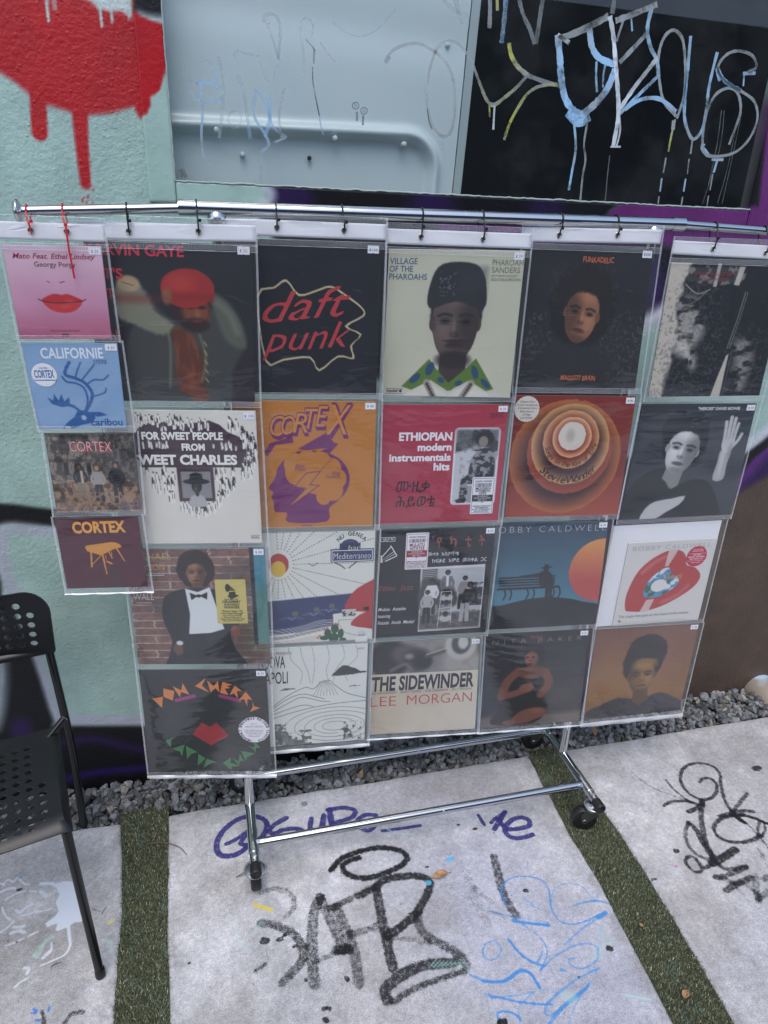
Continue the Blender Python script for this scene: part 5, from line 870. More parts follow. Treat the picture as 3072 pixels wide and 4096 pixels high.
# ---- second column
def p(c):
    c.C[:] = h('232228'); c.mott(2, .012, 2); c.ell(.62, .95, .45, .35, h('35201f'), 1.2, .6)
    J = h('80806e')
    c.poly([(.17, .98), (.2, .62), (.28, .44), (.24, .3), (.30, .24), (.36, .32), (.44, .42), (.54, .48), (.66, .46), (.80, .36), (.9, .46), (.94, .62), (.86, .8), (.80, 1.05), (.3, 1.05)], h('40423f'), .03, sm=5); c.poly([(.15, .44), (.17, .26), (.26, .22), (.34, .3), (.40, .42), (.50, .5), (.42, .56), (.26, .5)], J, .025, sm=4, jit=.012); c.ell(.24, .25, .07, .05, h('b09a78'), .35, .95); c.line([(.2, .24), (.27, .26)], .006, h('6a5844'), .006); c.line([(.2, .3), (.28, .42), (.40, .5)], .06, h('7d8068'), .06, .7)
    c.poly([(.74, .31), (.84, .34), (.93, .48), (.95, .64), (.82, .58)], h('5a5e52'), .03, sm=4); c.line([(.76, .34), (.85, .42), (.90, .54)], .03, h('7d8070'), .04, .7); c.ell(.615, .38, .125, .125, h('33201c'), .12); c.ell(.645, .41, .085, .09, h('84452f'), .5, .95); c.ell(.61, .385, .03, .012, h('2a1512'), .6, .9); c.ell(.68, .385, .03, .012, h('2a1512'), .6, .9); c.ell(.655, .43, .018, .03, h('9a5a40'), .9, .8); c.ell(.64, .495, .085, .045, h('2a1714'), .5, .9); c.ell(.65, .47, .035, .010, h('6a3028'), .5, .9); c.ell(.60, .27, .165, .12, h('a02a28'), .06, jit=.02); c.ell(.56, .24, .08, .05, h('c04438'), 1.2, .6); c.rect(.45, .30, .76, .345, h('8f2422'), .03); c.ell(.47, .32, .03, .05, h('8a5a3c'), .6)
    c.poly([(.50, .52), (.58, .54), (.64, .62), (.66, .90), (.52, .93), (.5, .7)], h('7e4128'), .03, sm=3); c.mask_noise(.48, .52, .68, .95, h('54281a'), 12, .5, .2, .7, 3, 2, .6); c.ell(.64, .96, .06, .06, h('70402c'), .5)
    for q in ([(.44, .48), (.47, .62), (.45, .9)], [(.66, .56), (.69, .7), (.66, .86)]): c.line(q, .012, h('8a8868'), .02, .7)
    c.line([(.31, .75), (.27, .98)], .01, h('4c4038'), .01, .8); c.line([(.28, .64), (.26, .84)], .01, h('44403a'), .01, .8); c.ell(.26, .34, .2, .03, h('7a2a2a'), 1.3, .5)
    for y in (.60, .66, .72, .78, .84): c.line([(.685, y), (.70, y+.025)], .008, h('b8a468'), .006, .8)
def k(i):
    RD = h('c4364a'); i.T('M', -.0, .082, .062, RD, w=.045, b=.02).T('ARVIN GAYE', .052, .082, .062, RD, w=.54, b=.025); i.T('L', .0, .222, .06, RD, w=.035, b=.02).T("ET'S", .05, .222, .06, RD, w=.165, b=.025); i.T('GET IT', -.05, .342, .06, RD, w=.20, b=.02); i.T('ON', .03, .60, .062, RD, w=.115, b=.02)
record('2A', 'black record with a man in a red knit cap and dark jacket', p, k, '$ 50')
def p(c):
    c.C[:] = h('e2dfd6'); c.mott(3, .02, 2); M_ = h('46303a')
    c.poly([(.0, .17), (.07, .10), (.2, .08), (.36, .10), (.48, .09), (.62, .07), (.7, .10), (.76, .15), (.87, .19), (.92, .30), (.90, .40), (.5, .41), (.0, .38)], M_, .008); c.rect(.02, .36, .89, .41, M_); c.rect(.315, .41, .62, .665, M_, .006)
    rg_ = np.random.RandomState(8)
    def fig(x, y, s_): c.line([(x, y-.55*s_), (x+rg_.uniform(-.1, .1)*s_, y)], .30*s_, h('efece4'), .004, sm=0); c.line([(x-.12*s_, y-.5*s_), (x-.14*s_, y)], .05*s_, BK, .004, .7, sm=0); c.line([(x+.14*s_, y-.7*s_), (x+.18*s_, y-.3*s_)], .07*s_, BK, .004, .8, sm=0); c.line([(x, y-.8*s_), (x, y-.5*s_)], .2*s_, BK if rg_.rand() < .4 else h('f2efe8'), .004, sm=0); c.ell(x, y-.92*s_, .10*s_, .10*s_, h('6a5a58'), .4)
    for _ in range(34): fig(rg_.uniform(.03, .62), rg_.uniform(.08, .13)+.02*math.sin(_), .06)
    for _ in range(46):
        y = rg_.uniform(.12, .52); fig(np.interp(y, [.1, .2, .36, .5], [.78, .93, .97, .90])+rg_.uniform(-.06, .03), y, .085)
    for _ in range(60):
        y = rg_.uniform(.46, .80); lo, hi = np.interp(y, [.42, .56, .7, .82], [.02, .10, .27, .42]), np.interp(y, [.42, .56, .7, .82], [.92, .80, .66, .52]); x = rg_.uniform(lo, hi)
        if .31 < x < .63 and y < .74: x = rg_.choice([rg_.uniform(lo, .30), rg_.uniform(.64, max(hi, .66))])
        fig(x, y, .085)
    for _ in range(9): fig(rg_.uniform(.06, .26), .265+rg_.uniform(-.01, .01), .055); fig(rg_.uniform(.62, .86), .27+rg_.uniform(-.01, .01), .055)
    c.rect(.345, .44, .595, .64, h('8f8e90'), .006); bust(c, .47, .56, .11, h('4a4644'), h('1c1a1e'), h('b8b6b4'), 1.3, mono=True); c.ell(.47, .515, .11, .022, BK, .2); c.poly([(.41, .52), (.42, .46), (.47, .445), (.52, .46), (.53, .52)], BK, .01)
def k(i): i.T('FOR SWEET PEOPLE', .06, .205, .05, WH, w=.66, b=.045).T('FROM', .47, .283, .046, WH, al='C', w=.19, b=.045).T('SWEET CHARLES', -.035, .385, .066, WH, w=.86, b=.045); i.rect(.90, .935, .985, .938, h('55504e')).T('PEOPLE', .942, .962, .016, h('4a4644'), al='C', w=.07, b=.02)
record('2B', 'cream record with a heart shaped crowd of tiny drawn people around brown panels', p, k, '$ 150')
def p(c):
    bricks(c, 0, 0, 1, 1, 3.4, 15, h('906a60'), h('6d5049'), h('a89c94'), 4); c.mask_noise(0, 0, 1, 1, h('5e524e'), 4, .58, .15, .7, 3); c.rect(.90, 0, 1.05, .80, h('4d8ba0'), .01); c.rect(.92, .35, 1.05, .8, h('5a7f62'), .25, .8); c.rect(.885, 0, .915, .82, h('2c2f38'), .01)
    K_ = h('2b2c33'); bust(c, .49, .20, .30, h('8a5f48'), h('26201f'), K_, 1.45, neck=True)
    bust(c, .49, .20, .30, h('8a5f48'), h('26201f'), h('dfe4e6'), 1.45, neck=True); c.poly([(.24, 1.05), (.24, .92), (.27, .78), (.22, .60), (.23, .44), (.28, .37), (.40, .33), (.58, .33), (.70, .38), (.76, .50), (.78, .64), (.71, .72), (.74, .86), (.80, 1.05)], K_, .006, sm=3); c.poly([(.40, .33), (.49, .36), (.58, .32), (.61, .45), (.665, .68), (.56, .715), (.40, .725), (.42, .55)], h('dfe4e6'), .006); c.poly([(.43, .365), (.49, .392), (.44, .43)], BK, .004); c.poly([(.56, .36), (.50, .392), (.555, .425)], BK, .004); c.ell(.495, .393, .02, .014, BK, .2)
    c.ell(.745, .70, .035, .05, h('8a5a4a'), .3); c.ell(.31, .86, .035, .06, h('6a4c44'), .4); c.ell(.325, .805, .025, .02, h('d8dcde'), .3)
def k(i):
    i.T('MICHAEL', .03, .088, .05, h('c9a94a'), w=.29, sh=.1, b=-.012).T('JACKSON', .02, .175, .05, h('c9a94a'), w=.25, sh=.1, b=-.012); i.rect(.06, .215, .26, .220, h('d8d4d0')); i.T('OFF THE', .01, .34, .05, h('d8d4d0'), w=.12, b=-.012).T('WALL', .025, .425, .055, h('dcd8d6'), w=.145, sh=.05, b=-.012); i.rect(.04, .447, .15, .451, h('dcd8d6'))
def s(i):
    G = h('cdbd74'); D = h('26301f'); i.rect(.62, .255, .845, .63, G, 0, .008); i.shape([(.705, .395), (.735, .37), (.795, .39), (.735, .42)], D, .0003); i.shape([(.715, .385), (.72, .36), (.765, .355), (.77, .385), (.74, .392)], D, .0003); i.disc(.71, .325, .018, .034, D, .0003); i.shape([(.72, .295), (.765, .345), (.77, .35), (.72, .35)], h('5a5a3c'), .0002)
    for t_, y, w_, hh in (('FEATURING THE', .43, .10, .013), ('GRAMMY', .452, .14, .02), ('AWARD', .476, .115, .02), ('WINNER', .50, .12, .02), ('"Don\'t Stop \'Til', .53, .15, .015), ('You Get Enough"', .549, .17, .015), ('PLUS THE HIT SINGLES', .565, .14, .009), ('"Rock With You"', .581, .135, .011), ('"She\'s Out Of My Life"', .596, .185, .011), ('"Get On The Floor"', .611, .15, .011)): i.T(t_, .733, y, hh, D, al='C', w=w_, b=.03, lift=.0003)
record('2C', 'record with a person in a black suit and bow tie before a brick wall', p, k, '$ 40', [('gold_sticker', s)])
def p(c):
    c.C[:] = h('2a2e30'); c.mott(2, .012, 3); O, G, V_ = h('d07a3c'), h('3c7a4c'), h('9a3f78')
    c.line([(.27, .285), (.41, .245)], .032, V_, .006, sm=0); c.line([(.62, .245), (.77, .29)], .032, V_, .006, sm=0); c.poly([(.37, .62), (.455, .50), (.515, .545), (.575, .505), (.665, .635), (.515, .735)], h('a3303a'), .006)
def k(i):
    O, G = h('d5824a'), h('457f52')
    for q in ([(.08, .265), (.165, .25), (.15, .355)], [(.175, .17), (.26, .195), (.24, .285), (.17, .25)], [(.25, .15), (.315, .19), (.33, .12), (.375, .23), (.31, .205), (.30, .255)], [(.425, .15), (.515, .075), (.48, .145), (.535, .21)], [(.525, .10), (.575, .15), (.61, .10), (.615, .21), (.585, .17), (.545, .21)], [(.645, .11), (.72, .14), (.675, .15), (.705, .17), (.66, .175), (.685, .235), (.62, .215)], [(.74, .145), (.795, .20), (.755, .20), (.76, .27), (.73, .22), (.695, .235)], [(.825, .205), (.875, .285), (.835, .275), (.83, .345), (.81, .275), (.765, .285)], [(.875, .295), (.885, .345), (.935, .36), (.85, .40), (.875, .35)]): i.shape(q, O)
    for q in ([(.15, .68), (.235, .64), (.195, .675), (.185, .75)], [(.20, .765), (.30, .72), (.27, .845), (.255, .79)], [(.31, .735), (.40, .80), (.345, .82), (.31, .87)], [(.405, .82), (.46, .865), (.39, .945)], [(.47, .87), (.55, .905), (.49, .92), (.435, .97)], [(.60, .915), (.67, .855), (.66, .91), (.74, .945), (.67, .955), (.665, .99)], [(.68, .86), (.73, .90), (.745, .82), (.775, .90), (.74, .895), (.73, .94)], [(.755, .79), (.87, .815), (.80, .86), (.79, .895)], [(.81, .74), (.87, .755), (.865, .68), (.92, .76), (.88, .76), (.875, .81), (.855, .765)]): i.shape(q, G)
def s(i):
    i.disc(.875, .575, .128, .128, h('eceaf0')); N_ = h('3c3555'); i.arc('HEAVENLY SWEETNESS REISSUE CLASSICS * ', .875, .575, .104, 255, -105, .022, N_, b=.03, lift=.0003)
    for t_, y, w_, hh in (('180g vinyl', .52, .05, .009), ('HEAVENLY SWEETNESS', .55, .14, .014), ('DON CHERRY goes eastern', .585, .15, .011), ('with indian percussionist', .60, .15, .011), ('LATIF KHAN, a raga', .615, .13, .011), ('session. One of', .630, .10, .011), ('his best works !', .645, .09, .011)): i.T(t_, .875, y, hh, N_, al='C', w=w_, lift=.0003)
record('2D', 'charcoal record with a cut paper face, orange and green letters and red lips', p, k, '$ 35', [('round_sticker', s)])
# ---- third column
def p(c):
    c.C[:] = h('1a1b24'); c.mott(2, .012, 4)
    c.poly([(.0, .35), (.14, .29), (.24, .24), (.34, .33), (.48, .30), (.60, .27), (.72, .32), (.86, .40), (.88, .46), (.74, .53), (.86, .58), (.78, .66), (.80, .75), (.66, .74), (.5, .84), (.42, .75), (.2, .77), (.05, .78)], h('cdbf98'), .004, sm=3); c.poly([(.012, .36), (.145, .30), (.24, .255), (.335, .343), (.48, .312), (.60, .282), (.715, .333), (.85, .407), (.865, .455), (.715, .53), (.845, .585), (.765, .66), (.785, .74), (.66, .728), (.5, .825), (.425, .738), (.2, .757), (.06, .768)], h('15161e'), .004, sm=3)
def k(i):
    RD = h('b53a42'); i.T('daft', .04, .525, .19, RD, w=.74, sh=.45, b=-.002, rot=.10, wav=.004).T('punk', .02, .715, .17, RD, w=.76, sh=.45, b=-.002, rot=.07, wav=.004)
record('3A', 'black record with slanted red lettering inside a cream outline', p, k, '$120')
def p(c):
    c.C[:] = h('c4813a'); c.mott(2, .012, 5); V_ = h('77306c'); c.poly([(.20, .95), (.19, .87), (.08, .86), (.07, .78), (.05, .74), (.07, .70), (.03, .665), (.09, .58), (.12, .50), (.22, .41), (.36, .37), (.56, .39), (.70, .46), (.77, .58), (.74, .70), (.66, .78), (.58, .84), (.56, .95)], V_, .006, sm=3)
    for x, y, r in ((.26, .48, .09), (.38, .44, .08), (.50, .46, .09), (.60, .52, .09), (.66, .60, .08), (.62, .69, .09), (.53, .74, .07), (.45, .58, .14), (.27, .55, .09), (.55, .63, .13), (.34, .52, .12)): c.ell(x, y, r, r, h('c4813a'), .06)
    c.poly([(.50, .535), (.36, .545), (.25, .66), (.37, .67), (.18, .84), (.49, .65), (.40, .645)], h('c4813a'), .005); c.line([(.50, .535), (.37, .55), (.26, .66), (.37, .67), (.18, .84), (.49, .65), (.40, .645), (.50, .535)], .007, V_, .004, sm=0); c.line([(.5, .53), (.62, .42)], .004, V_, .003, sm=0)
    for q in ([(.02, .415), (.13, .30), (.23, .28), (.28, .22), (.30, .27), (.40, .25), (.34, .30), (.30, .37), (.57, .31), (.66, .31), (.60, .39)],): pass
    c.poly([(.0, .385), (.05, .315), (.25, .265), (.26, .31), (.1, .33), (.02, .42)], V_, .005); c.poly([(.30, .36), (.55, .235), (.62, .31), (.66, .32), (.58, .40), (.50, .38), (.56, .355), (.36, .37)], V_, .005)
def k(i):
    V_ = h('77306c'); O = h('cb8840')
    for ch, x, y, hh, w_ in (('C', .05, .265, .16, .14), ('O', .15, .255, .15, .13), ('R', .25, .24, .155, .14), ('T', .355, .21, .16, .13), ('E', .45, .195, .165, .12), ('X', .545, .255, .24, .24)):
        i.T(ch, x+.012, y+.016, hh, V_, w=w_, b=.03, sh=.25); i.T(ch, x, y, hh, V_, w=w_, b=.024, sh=.25, lift=.0002); i.T(ch, x+.006, y-.006, hh*.94, O, w=w_*.92, b=.0, sh=.25, lift=.0004)
    i.T('Alain', .27, .505, .03, V_, w=.09).T('Mion', .27, .53, .03, V_, w=.09).T('Alain', .60, .565, .03, V_, w=.08).T('Gandolfi', .55, .592, .03, V_, w=.13).T('trad vibe', .375, .985, .015, V_, al='C', w=.10, b=.02)
record('3B', 'orange record with a purple head in profile split by a lightning bolt', p, k, '$ 40')
def p(c):
    c.C[:] = h('dfe2da'); rg_ = np.random.RandomState(2)
    for j in range(17):
        a = math.radians(-92+j*13.2); d = np.array([math.cos(a), math.sin(a)])
        for t_ in np.arange(.14, 1.05, .026):
            q = np.array([.085, .27])+d*t_
            if q[1] < .57 and q[0] < 1.: c.ell(q[0], q[1], .007, .004, (h('7a4a44'), h('4a5a44'), h('2e2e36'))[int(t_*40) % 3], .5, 1, rot=a)
    c.ell(.085, .27, .095, .095, h('b23a38'), .03); c.ell(.08, .31, .07, .07, h('dcb93c'), .04); c.poly([(-.1, .60), (.1, .595), (.4, .57), (.8, .55), (1.1, .54), (1.1, .82), (.7, .84), (.3, .90), (-.1, .92)], h('2e3c6a'), .005)
    for x in np.linspace(.02, .8, 26): c.ell(x, .598-.05*x, .012, .010, h('2e3c6a'), .4); c.ell(x, .590-.05*x, .008, .006, h('dfe2da'), .4)
    for i_ in range(5): c.line([(-.05, .87+.012*i_), (.1, .865+.012*i_), (.3, .84+.012*i_), (.45, .80+.013*i_), (.62, .79+.014*i_)], .004, h('dfe2da'), .004)
    c.poly([(-.05, .935), (.15, .925), (.35, .885), (.5, .86), (.62, .85), (.62, .9), (.5, .905), (.35, .94), (.15, .975), (-.05, .985)], h('dfe2da'), .005)
    for x in np.linspace(0, .55, 34): y = np.interp(x, [0, .15, .35, .5, .62], [.94, .93, .895, .868, .858]); c.line([(x, y), (x+.004, y+.022)], .007, BK, .003, sm=0)
    for i_ in range(4): c.line([(-.05, 1.0+.012*i_-.01), (.2, .985+.012*i_-.01), (.4, .945+.013*i_), (.6, .92+.014*i_)], .003, h('b88a8a'), .003)
    c.poly([(.60, .74), (.80, .72), (1.1, .70), (1.1, 1.1), (.72, 1.1), (.62, .98)], h('dfe2da'), .004); c.line([(.60, .75), (.60, .84), (.66, .845), (.66, .80), (1.0, .80)], .004, h('6a6a70'), .003, sm=0); c.line([(.66, .845), (.72, .92), (.98, 1.0)], .004, h('6a6a70'), .003, sm=0)
    c.poly([(.72, .70), (.74, .62), (.80, .54), (.90, .475), (1.1, .42), (1.1, .71), (.9, .73)], h('b33c3e'), .005, sm=2); c.poly([(.78, .855), (.82, .79), (.92, .735), (1.1, .70), (1.1, .90), (.95, .89)], h('b33c3e'), .005, sm=2); c.rect(.69, .70, .83, .77, h('c9ccc8')); c.mask_noise(.69, .715, .83, .765, BK, 60, .52, .05, .9, 5)
    G = h('2f5a42')
    for x, y, rx, ry in ((.62, .88, .04, .045), (.55, .92, .035, .04), (.68, .93, .03, .045), (.61, .97, .05, .05), (.52, .965, .05, .022), (.70, 1.0, .04, .03)): c.ell(x, y, rx, ry, G, .06)
    for x, y in ((.60, .835), (.63, .832), (.65, .84), (.52, .885), (.54, .88), (.47, .945), (.45, .96)): c.ell(x, y, .010, .010, h('c4505a'), .3)
    for x, y in ((.20, .72), (.41, .69), (.56, .66)):
        c.ell(x+.03, y, .03, .022, h('5a6a5a'), .2, jit=.2)
        for e in (-1, 1):
            for r_ in (.03, .06, .09): c.line([(x, y+.06), (x+e*r_*.6, y+.03), (x+e*r_*1.2, y+.055)], .003, h('8e9ab4'), .003)
    c.line([(.62, .27), (.68, .30), (.73, .33), (.78, .30), (.86, .24)], .010, h('3a3a44'), .004); c.ell(.735, .34, .025, .02, h('e8e8e2'), .2); c.line([(.37, .27), (.41, .29), (.45, .265)], .006, h('4a4a54'), .004); c.ell(.935, .70, .03, .02, BK, .3, jit=.6)
def k(i):
    N_ = h('2e3c6a'); W_ = h('e8eae4'); i.rect(.575, .15, .99, .265, N_); i.rect(.66, .10, .86, .16, N_); i.disc(.76, .115, .085, .05, N_); i.frame(.585, .16, .98, .257, .006, W_, .0003); i.T('bar', .80, .162, .045, W_, w=.11, b=-.015, sh=.1, lift=.0003, al='C').T('Mediterraneo', .602, .238, .055, W_, w=.36, b=-.015, sh=.08, lift=.0003); i.arc('NU GENEA', .775, .20, .165, 138, 42, .036, h('2a2a30'), b=.02)
    i.disc(.89, .965, .055, .055, h('c9ccd2')).rect(.83, .965, .95, 1.02, h('dfe2da'), .0003); i.T('NG 08', .89, .96, .014, h('2e3c6a'), al='C', w=.06, b=.02, lift=.0003)
record('3C', 'white record with a red and yellow sun over a blue sea and a red dome', p, k, None)
def p(c):
    c.C[:] = h('dfe2de'); G = h('4c5054')
    for j, (a, b_) in enumerate(((.16, .30), (.28, .36), (.40, .43), (.56, .56), (.72, .66), (.86, .76))): c.line([(a, -.02), (a+.03, .12), (b_, .24), (b_+(.03 if j % 2 else -.02), .36)], .004, G, .004, .7)
    for q in ([(-.02, .58), (.1, .50), (.22, .44), (.34, .40), (.42, .42), (.5, .36), (.54, .345), (.60, .345), (.66, .40), (.78, .48), (.9, .52), (1.02, .55)], [(-.02, .63), (.15, .55), (.28, .50), (.40, .52), (.5, .55), (.6, .56)], [(-.02, .60), (.12, .52), (.24, .475), (.34, .47), (.44, .50), (.54, .53)], [(-.02, .66), (.2, .60), (.32, .58), (.42, .60)], [(-.02, .70), (.15, .66), (.3, .63), (.5, .60), (.75, .58), (1.02, .575)]): c.line(q, .006, G, .004, .85)
    for x in np.linspace(.47, .63, 8): c.line([(.5+.5*(x-.5), .35), (x, .40), (.55+(x-.55)*1.7, .50)], .004, G, .004, .8)
    for r_ in (1., .80, .6, .42, .25): c.ell(.66, .82, .56*r_, .20*r_, h('4c5054'), .006/r_, .85); c.ell(.66, .82, .56*r_-.005, .20*r_-.005, h('dfe2de'), .006/r_)
    c.rect(-.02, .80, .10, 1.05, h('dfe2de'), .02); c.mask_noise(0, .84, .40, 1, h('55585a'), 26, .54, .1, .9, 4); c.mask_noise(.0, .76, .12, .95, h('55585a'), 20, .5, .1, .9, 8); c.poly([(.08, .84), (.16, .92), (.4, 1.0), (.4, 1.05), (.12, 1.0), (.06, .92)], h('6a6d70'), .01, .8, jit=.01)
    c.poly([(.62, .30), (.66, .26), (.70, .22), (.76, .20), (.82, .22), (.88, .24), (.92, .265), (1.02, .275), (.9, .29), (.75, .30)], h('3a3e42'), .006, sm=2, jit=.006); c.poly([(.06, .42), (.12, .395), (.2, .40), (.24, .41)], h('5a5e62'), .006, jit=.004); c.poly([(.80, .42), (.86, .405), (.94, .415)], h('5a5e62'), .006, jit=.004)
    c.ell(.77, .88, .05, .03, h('4a4e52'), .3, jit=.3); c.line([(.72, .93), (.76, .86), (.84, .90), (.80, .96)], .014, h('5a5e62'), .01, .9, jit=.004); c.mask_noise(.76, .78, .96, .98, h('5a5e62'), 30, .56, .08, .9, 6); c.ell(.73, .90, .035, .03, h('dfe2de'), .3)
def k(i): i.T('NU GUINEA PRESENTS:', -.18, .065, .028, h('55585c'), w=.38).T('NUOVA', -.15, .19, .115, BK, w=.275, b=.01).T('NAPOLI', -.155, .345, .115, BK, w=.305, b=.01).T('NG 01', .955, .052, .018, h('44474a'), al='R', w=.06, b=.01)
record('3D', 'white record with a black line drawing of a volcano and a winding bay', p, k, None)
# ---- fourth column
def p(c):
    c.C[:] = h('c9c9b4'); c.mott(2.5, .03, 3); bust(c, .52, .47, .76, h('5f504c'), h('2a2726'), h('cfcdc0'), .82, light=-1, cap=h('2c2d30'), hy=.02)
    c.poly([(.34, .37), (.33, .23), (.36, .15), (.46, .10), (.6, .10), (.70, .15), (.73, .24), (.72, .40), (.66, .30), (.54, .26), (.42, .29)], h('2a2b2f'), .01, sm=3); c.rect(.52, .12, .72, .26, h('35373c'), .08, .7); c.mask_noise(.38, .14, .50, .30, h('6a6c70'), 70, .6, .1, .8, 3); c.ell(.52, .735, .13, .06, h('2c2726'), .5, .95); c.ell(.52, .60, .085, .014, h('2c2726'), .5, .85); c.ell(.52, .645, .06, .012, h('4a3836'), .4, .8)
    c.poly([(.34, .73), (.14, .93), (.22, .955), (.36, .88), (.50, .96), (.66, .88), (.80, .955), (.86, .94), (.70, .72), (.62, .80), (.5, .90), (.40, .80)], h('5c7d34'), .008); c.mask_noise(.14, .72, .87, .96, h('274a6e'), 7, .52, .05, .0, 6)
    for x, y, rx, ry, rt in ((.24, .87, .05, .025, -.7), (.35, .80, .03, .05, .4), (.44, .88, .03, .02, .3), (.70, .82, .025, .05, -.4), (.79, .90, .05, .02, .7), (.58, .90, .03, .02, -.3)): c.ell(x, y, rx, ry, h('2d4f74'), .15, 1, rt)
    c.poly([(.10, 1.05), (.2, .965), (.34, .90), (.5, .99), (.66, .90), (.80, .965), (.9, 1.05)], h('dcd9cc'), .01); c.line([(.33, .90), (.40, 1.02)], .05, h('a49c90'), .006, sm=0); c.line([(.68, .90), (.60, 1.02)], .05, h('a49c90'), .006, sm=0)
    for t_ in np.linspace(0, 1, 6): c.ell(.335+.06*t_, .91+.1*t_, .012, .012, h('4a3c38'), .4); c.ell(.675-.06*t_, .91+.1*t_, .012, .012, h('4a3c38'), .4)
def k(i):
    N_ = h('4f6a84'); G = h('7d8272')
    for t_, y, w_ in (('VILLAGE', .095, .20), ('OF THE', .145, .17), ('PHAROAHS', .195, .275)): i.T(t_, .01, y, .038, N_, w=w_, b=.012)
    for t_, y, w_, hh in (('PHAROAH', .095, .235, .036), ('SANDERS', .142, .215, .036), ('FEATURING VOCALIST', .168, .20, .013), ('SEDATRIUS BROWN', .195, .225, .018)): i.T(t_, .76, y, hh, G, w=w_, b=.012)
    i.T('impulse!', .03, .972, .02, h('2e3438'), w=.085, b=.03); i.disc(.135, .964, .011, .011, h('3a4044')); i.rect(.022, .946, .155, .949, h('4a5054')); i.rect(.022, .981, .155, .984, h('4a5054'))
record('4A', 'pale olive record with a man in a tall black cap and patterned green collar', p, k, '$ 74')
def photo_frame(c, x0, y0, x1, y1, r=.03):
    q = []
    for cx_, cy_, a in ((x1-r, y0+r, -90), (x1-r, y1-r, 0), (x0+r, y1-r, 90), (x0+r, y0+r, 180)): q += [(cx_+r*math.cos(math.radians(a+t)), cy_+r*math.sin(math.radians(a+t))) for t in (0, 30, 60, 90)]
    return q
def p(c):
    c.C[:] = h('b03a50'); c.mott(2, .012, 6); c.poly(photo_frame(c, .585, .185, .955, .84), h('e4e4ea'), .005); c.poly(photo_frame(c, .60, .20, .94, .825, .022), h('c9ccd0'), .005)
    c.poly([(.60, .20), (.94, .20), (.94, .42), (.80, .33), (.60, .39)], h('6a6d70'), .03); c.mask_noise(.60, .20, .94, .38, h('33353a'), 12, .5, .15, .9, 4)
    K_ = h('2c2d33'); c.ell(.83, .275, .075, .065, h('1c1c20'), .2, jit=.1); c.ell(.82, .30, .038, .045, h('8a8078'), .2)
    c.poly([(.75, .42), (.80, .36), (.88, .36), (.925, .42), (.93, .62), (.91, .66), (.74, .63), (.72, .52)], K_, .01, sm=2); c.poly([(.74, .56), (.88, .60), (.88, .66), (.74, .67), (.71, .80), (.65, .80), (.66, .62)], K_, .01); c.mask_noise(.64, .38, .94, .80, h('a8aab0'), 34, .56, .06, .85, 7); c.rect(.62, .60, .652, .83, h('c9ccd0'), .01); c.poly([(.62, .80), (.70, .77), (.72, .80), (.70, .825), (.64, .825)], h('222228'), .006); c.rect(.72, .66, .94, .825, h('a0a2a6'), .01); c.line([(.72, .67), (.94, .655)], .012, h('e0e0e4'), .006)
def k(i):
    W_ = h('eceaf0'); i.T('ETHIOPIAN', .565, .285, .062, W_, al='R', w=.42, b=.04).T('modern', .565, .37, .058, W_, al='R', w=.27, b=.04).T('instrumentals', .565, .455, .058, W_, al='R', w=.49, b=.035).T('hits', .56, .535, .06, W_, al='R', w=.13, b=.04)
    i.T('ሙዚቃ', .14, .715, .085, h('2e2530'), w=.27, b=.01, sh=.1).T('ሕይወቴ', .14, .845, .085, h('2e2530'), w=.32, b=.01, sh=.1).T('AELP 10', .862, .098, .022, h('4a1a24'), w=.085); i.frame(.852, .068, .96, .108, .003, h('4a1a24')); i.rect(.25, .975, .75, .978, h('7a2838'))
def etsticker(i, x0, y0, x1, y1, lines, colr, band):
    i.rect(x0, y0, x1, y1, h('e6e8f0'), 0, .008); i.frame(x0+.008, y0+.01, x1-.008, y1-.01, .003, band, .0002); W_ = x1-x0; cx_ = (x0+x1)/2; H_ = y1-y0; i.rect(x0+.008, y0+H_*.48, x1-.008, y0+H_*.66, band, .00025)
    i.T('HEAVENLY SWEETNESS', cx_, y0+H_*.135, .013, h('2c2c34'), al='C', w=W_*.72, b=.02, lift=.0003); i.barcode(x0+W_*.14, y0+H_*.165, x1-W_*.14, y0+H_*.265, colr, .0003)
    n_ = len(lines[0])
    for j, t_ in enumerate(lines[0]): i.T(t_, cx_, y0+H_*(.37 if n_ == 2 else .335)+H_*(.095 if n_ == 2 else .066)*j, .028 if n_ == 2 else .019, colr, al='C', w=W_*(.66 if len(t_) > 5 else .3 if len(t_) < 5 else .6), b=.02, lift=.0004)
    for j, t_ in enumerate(('THE LEGENDARY', 'ETHIO-JAZZ SERIES', '180G VINYL')): i.T(t_, cx_, y0+H_*(.535+.052*j), .013, h('e0e0e6'), al='C', w=W_*(.5, .72, .38)[j], lift=.0004)
    i.T('*', cx_, y0+H_*.77, .05, band, al='C', w=.02, lift=.0004)
    for j, t_ in enumerate(lines[1]): i.T(t_, cx_, y0+H_*(.80+.048*j), .011, colr, al='C', w=W_*min(.84, .045*len(t_)), b=.02, lift=.0004)
record('4B', 'red record with white title and a framed photo of a seated person in patterned clothes', p, k, '$ 35', [('barcode_sticker', lambda i: etsticker(i, .755, .60, .945, .925, (('MODERN', 'INSTRUMENTAL', 'HITS'), ('AMAZING ETHIO-JAZZ', 'INSTRUMENTALS', 'MOSTLY COMPOSED BY', 'MULATU ASTATKE')), h('2c2e38'), h('26282e')))])
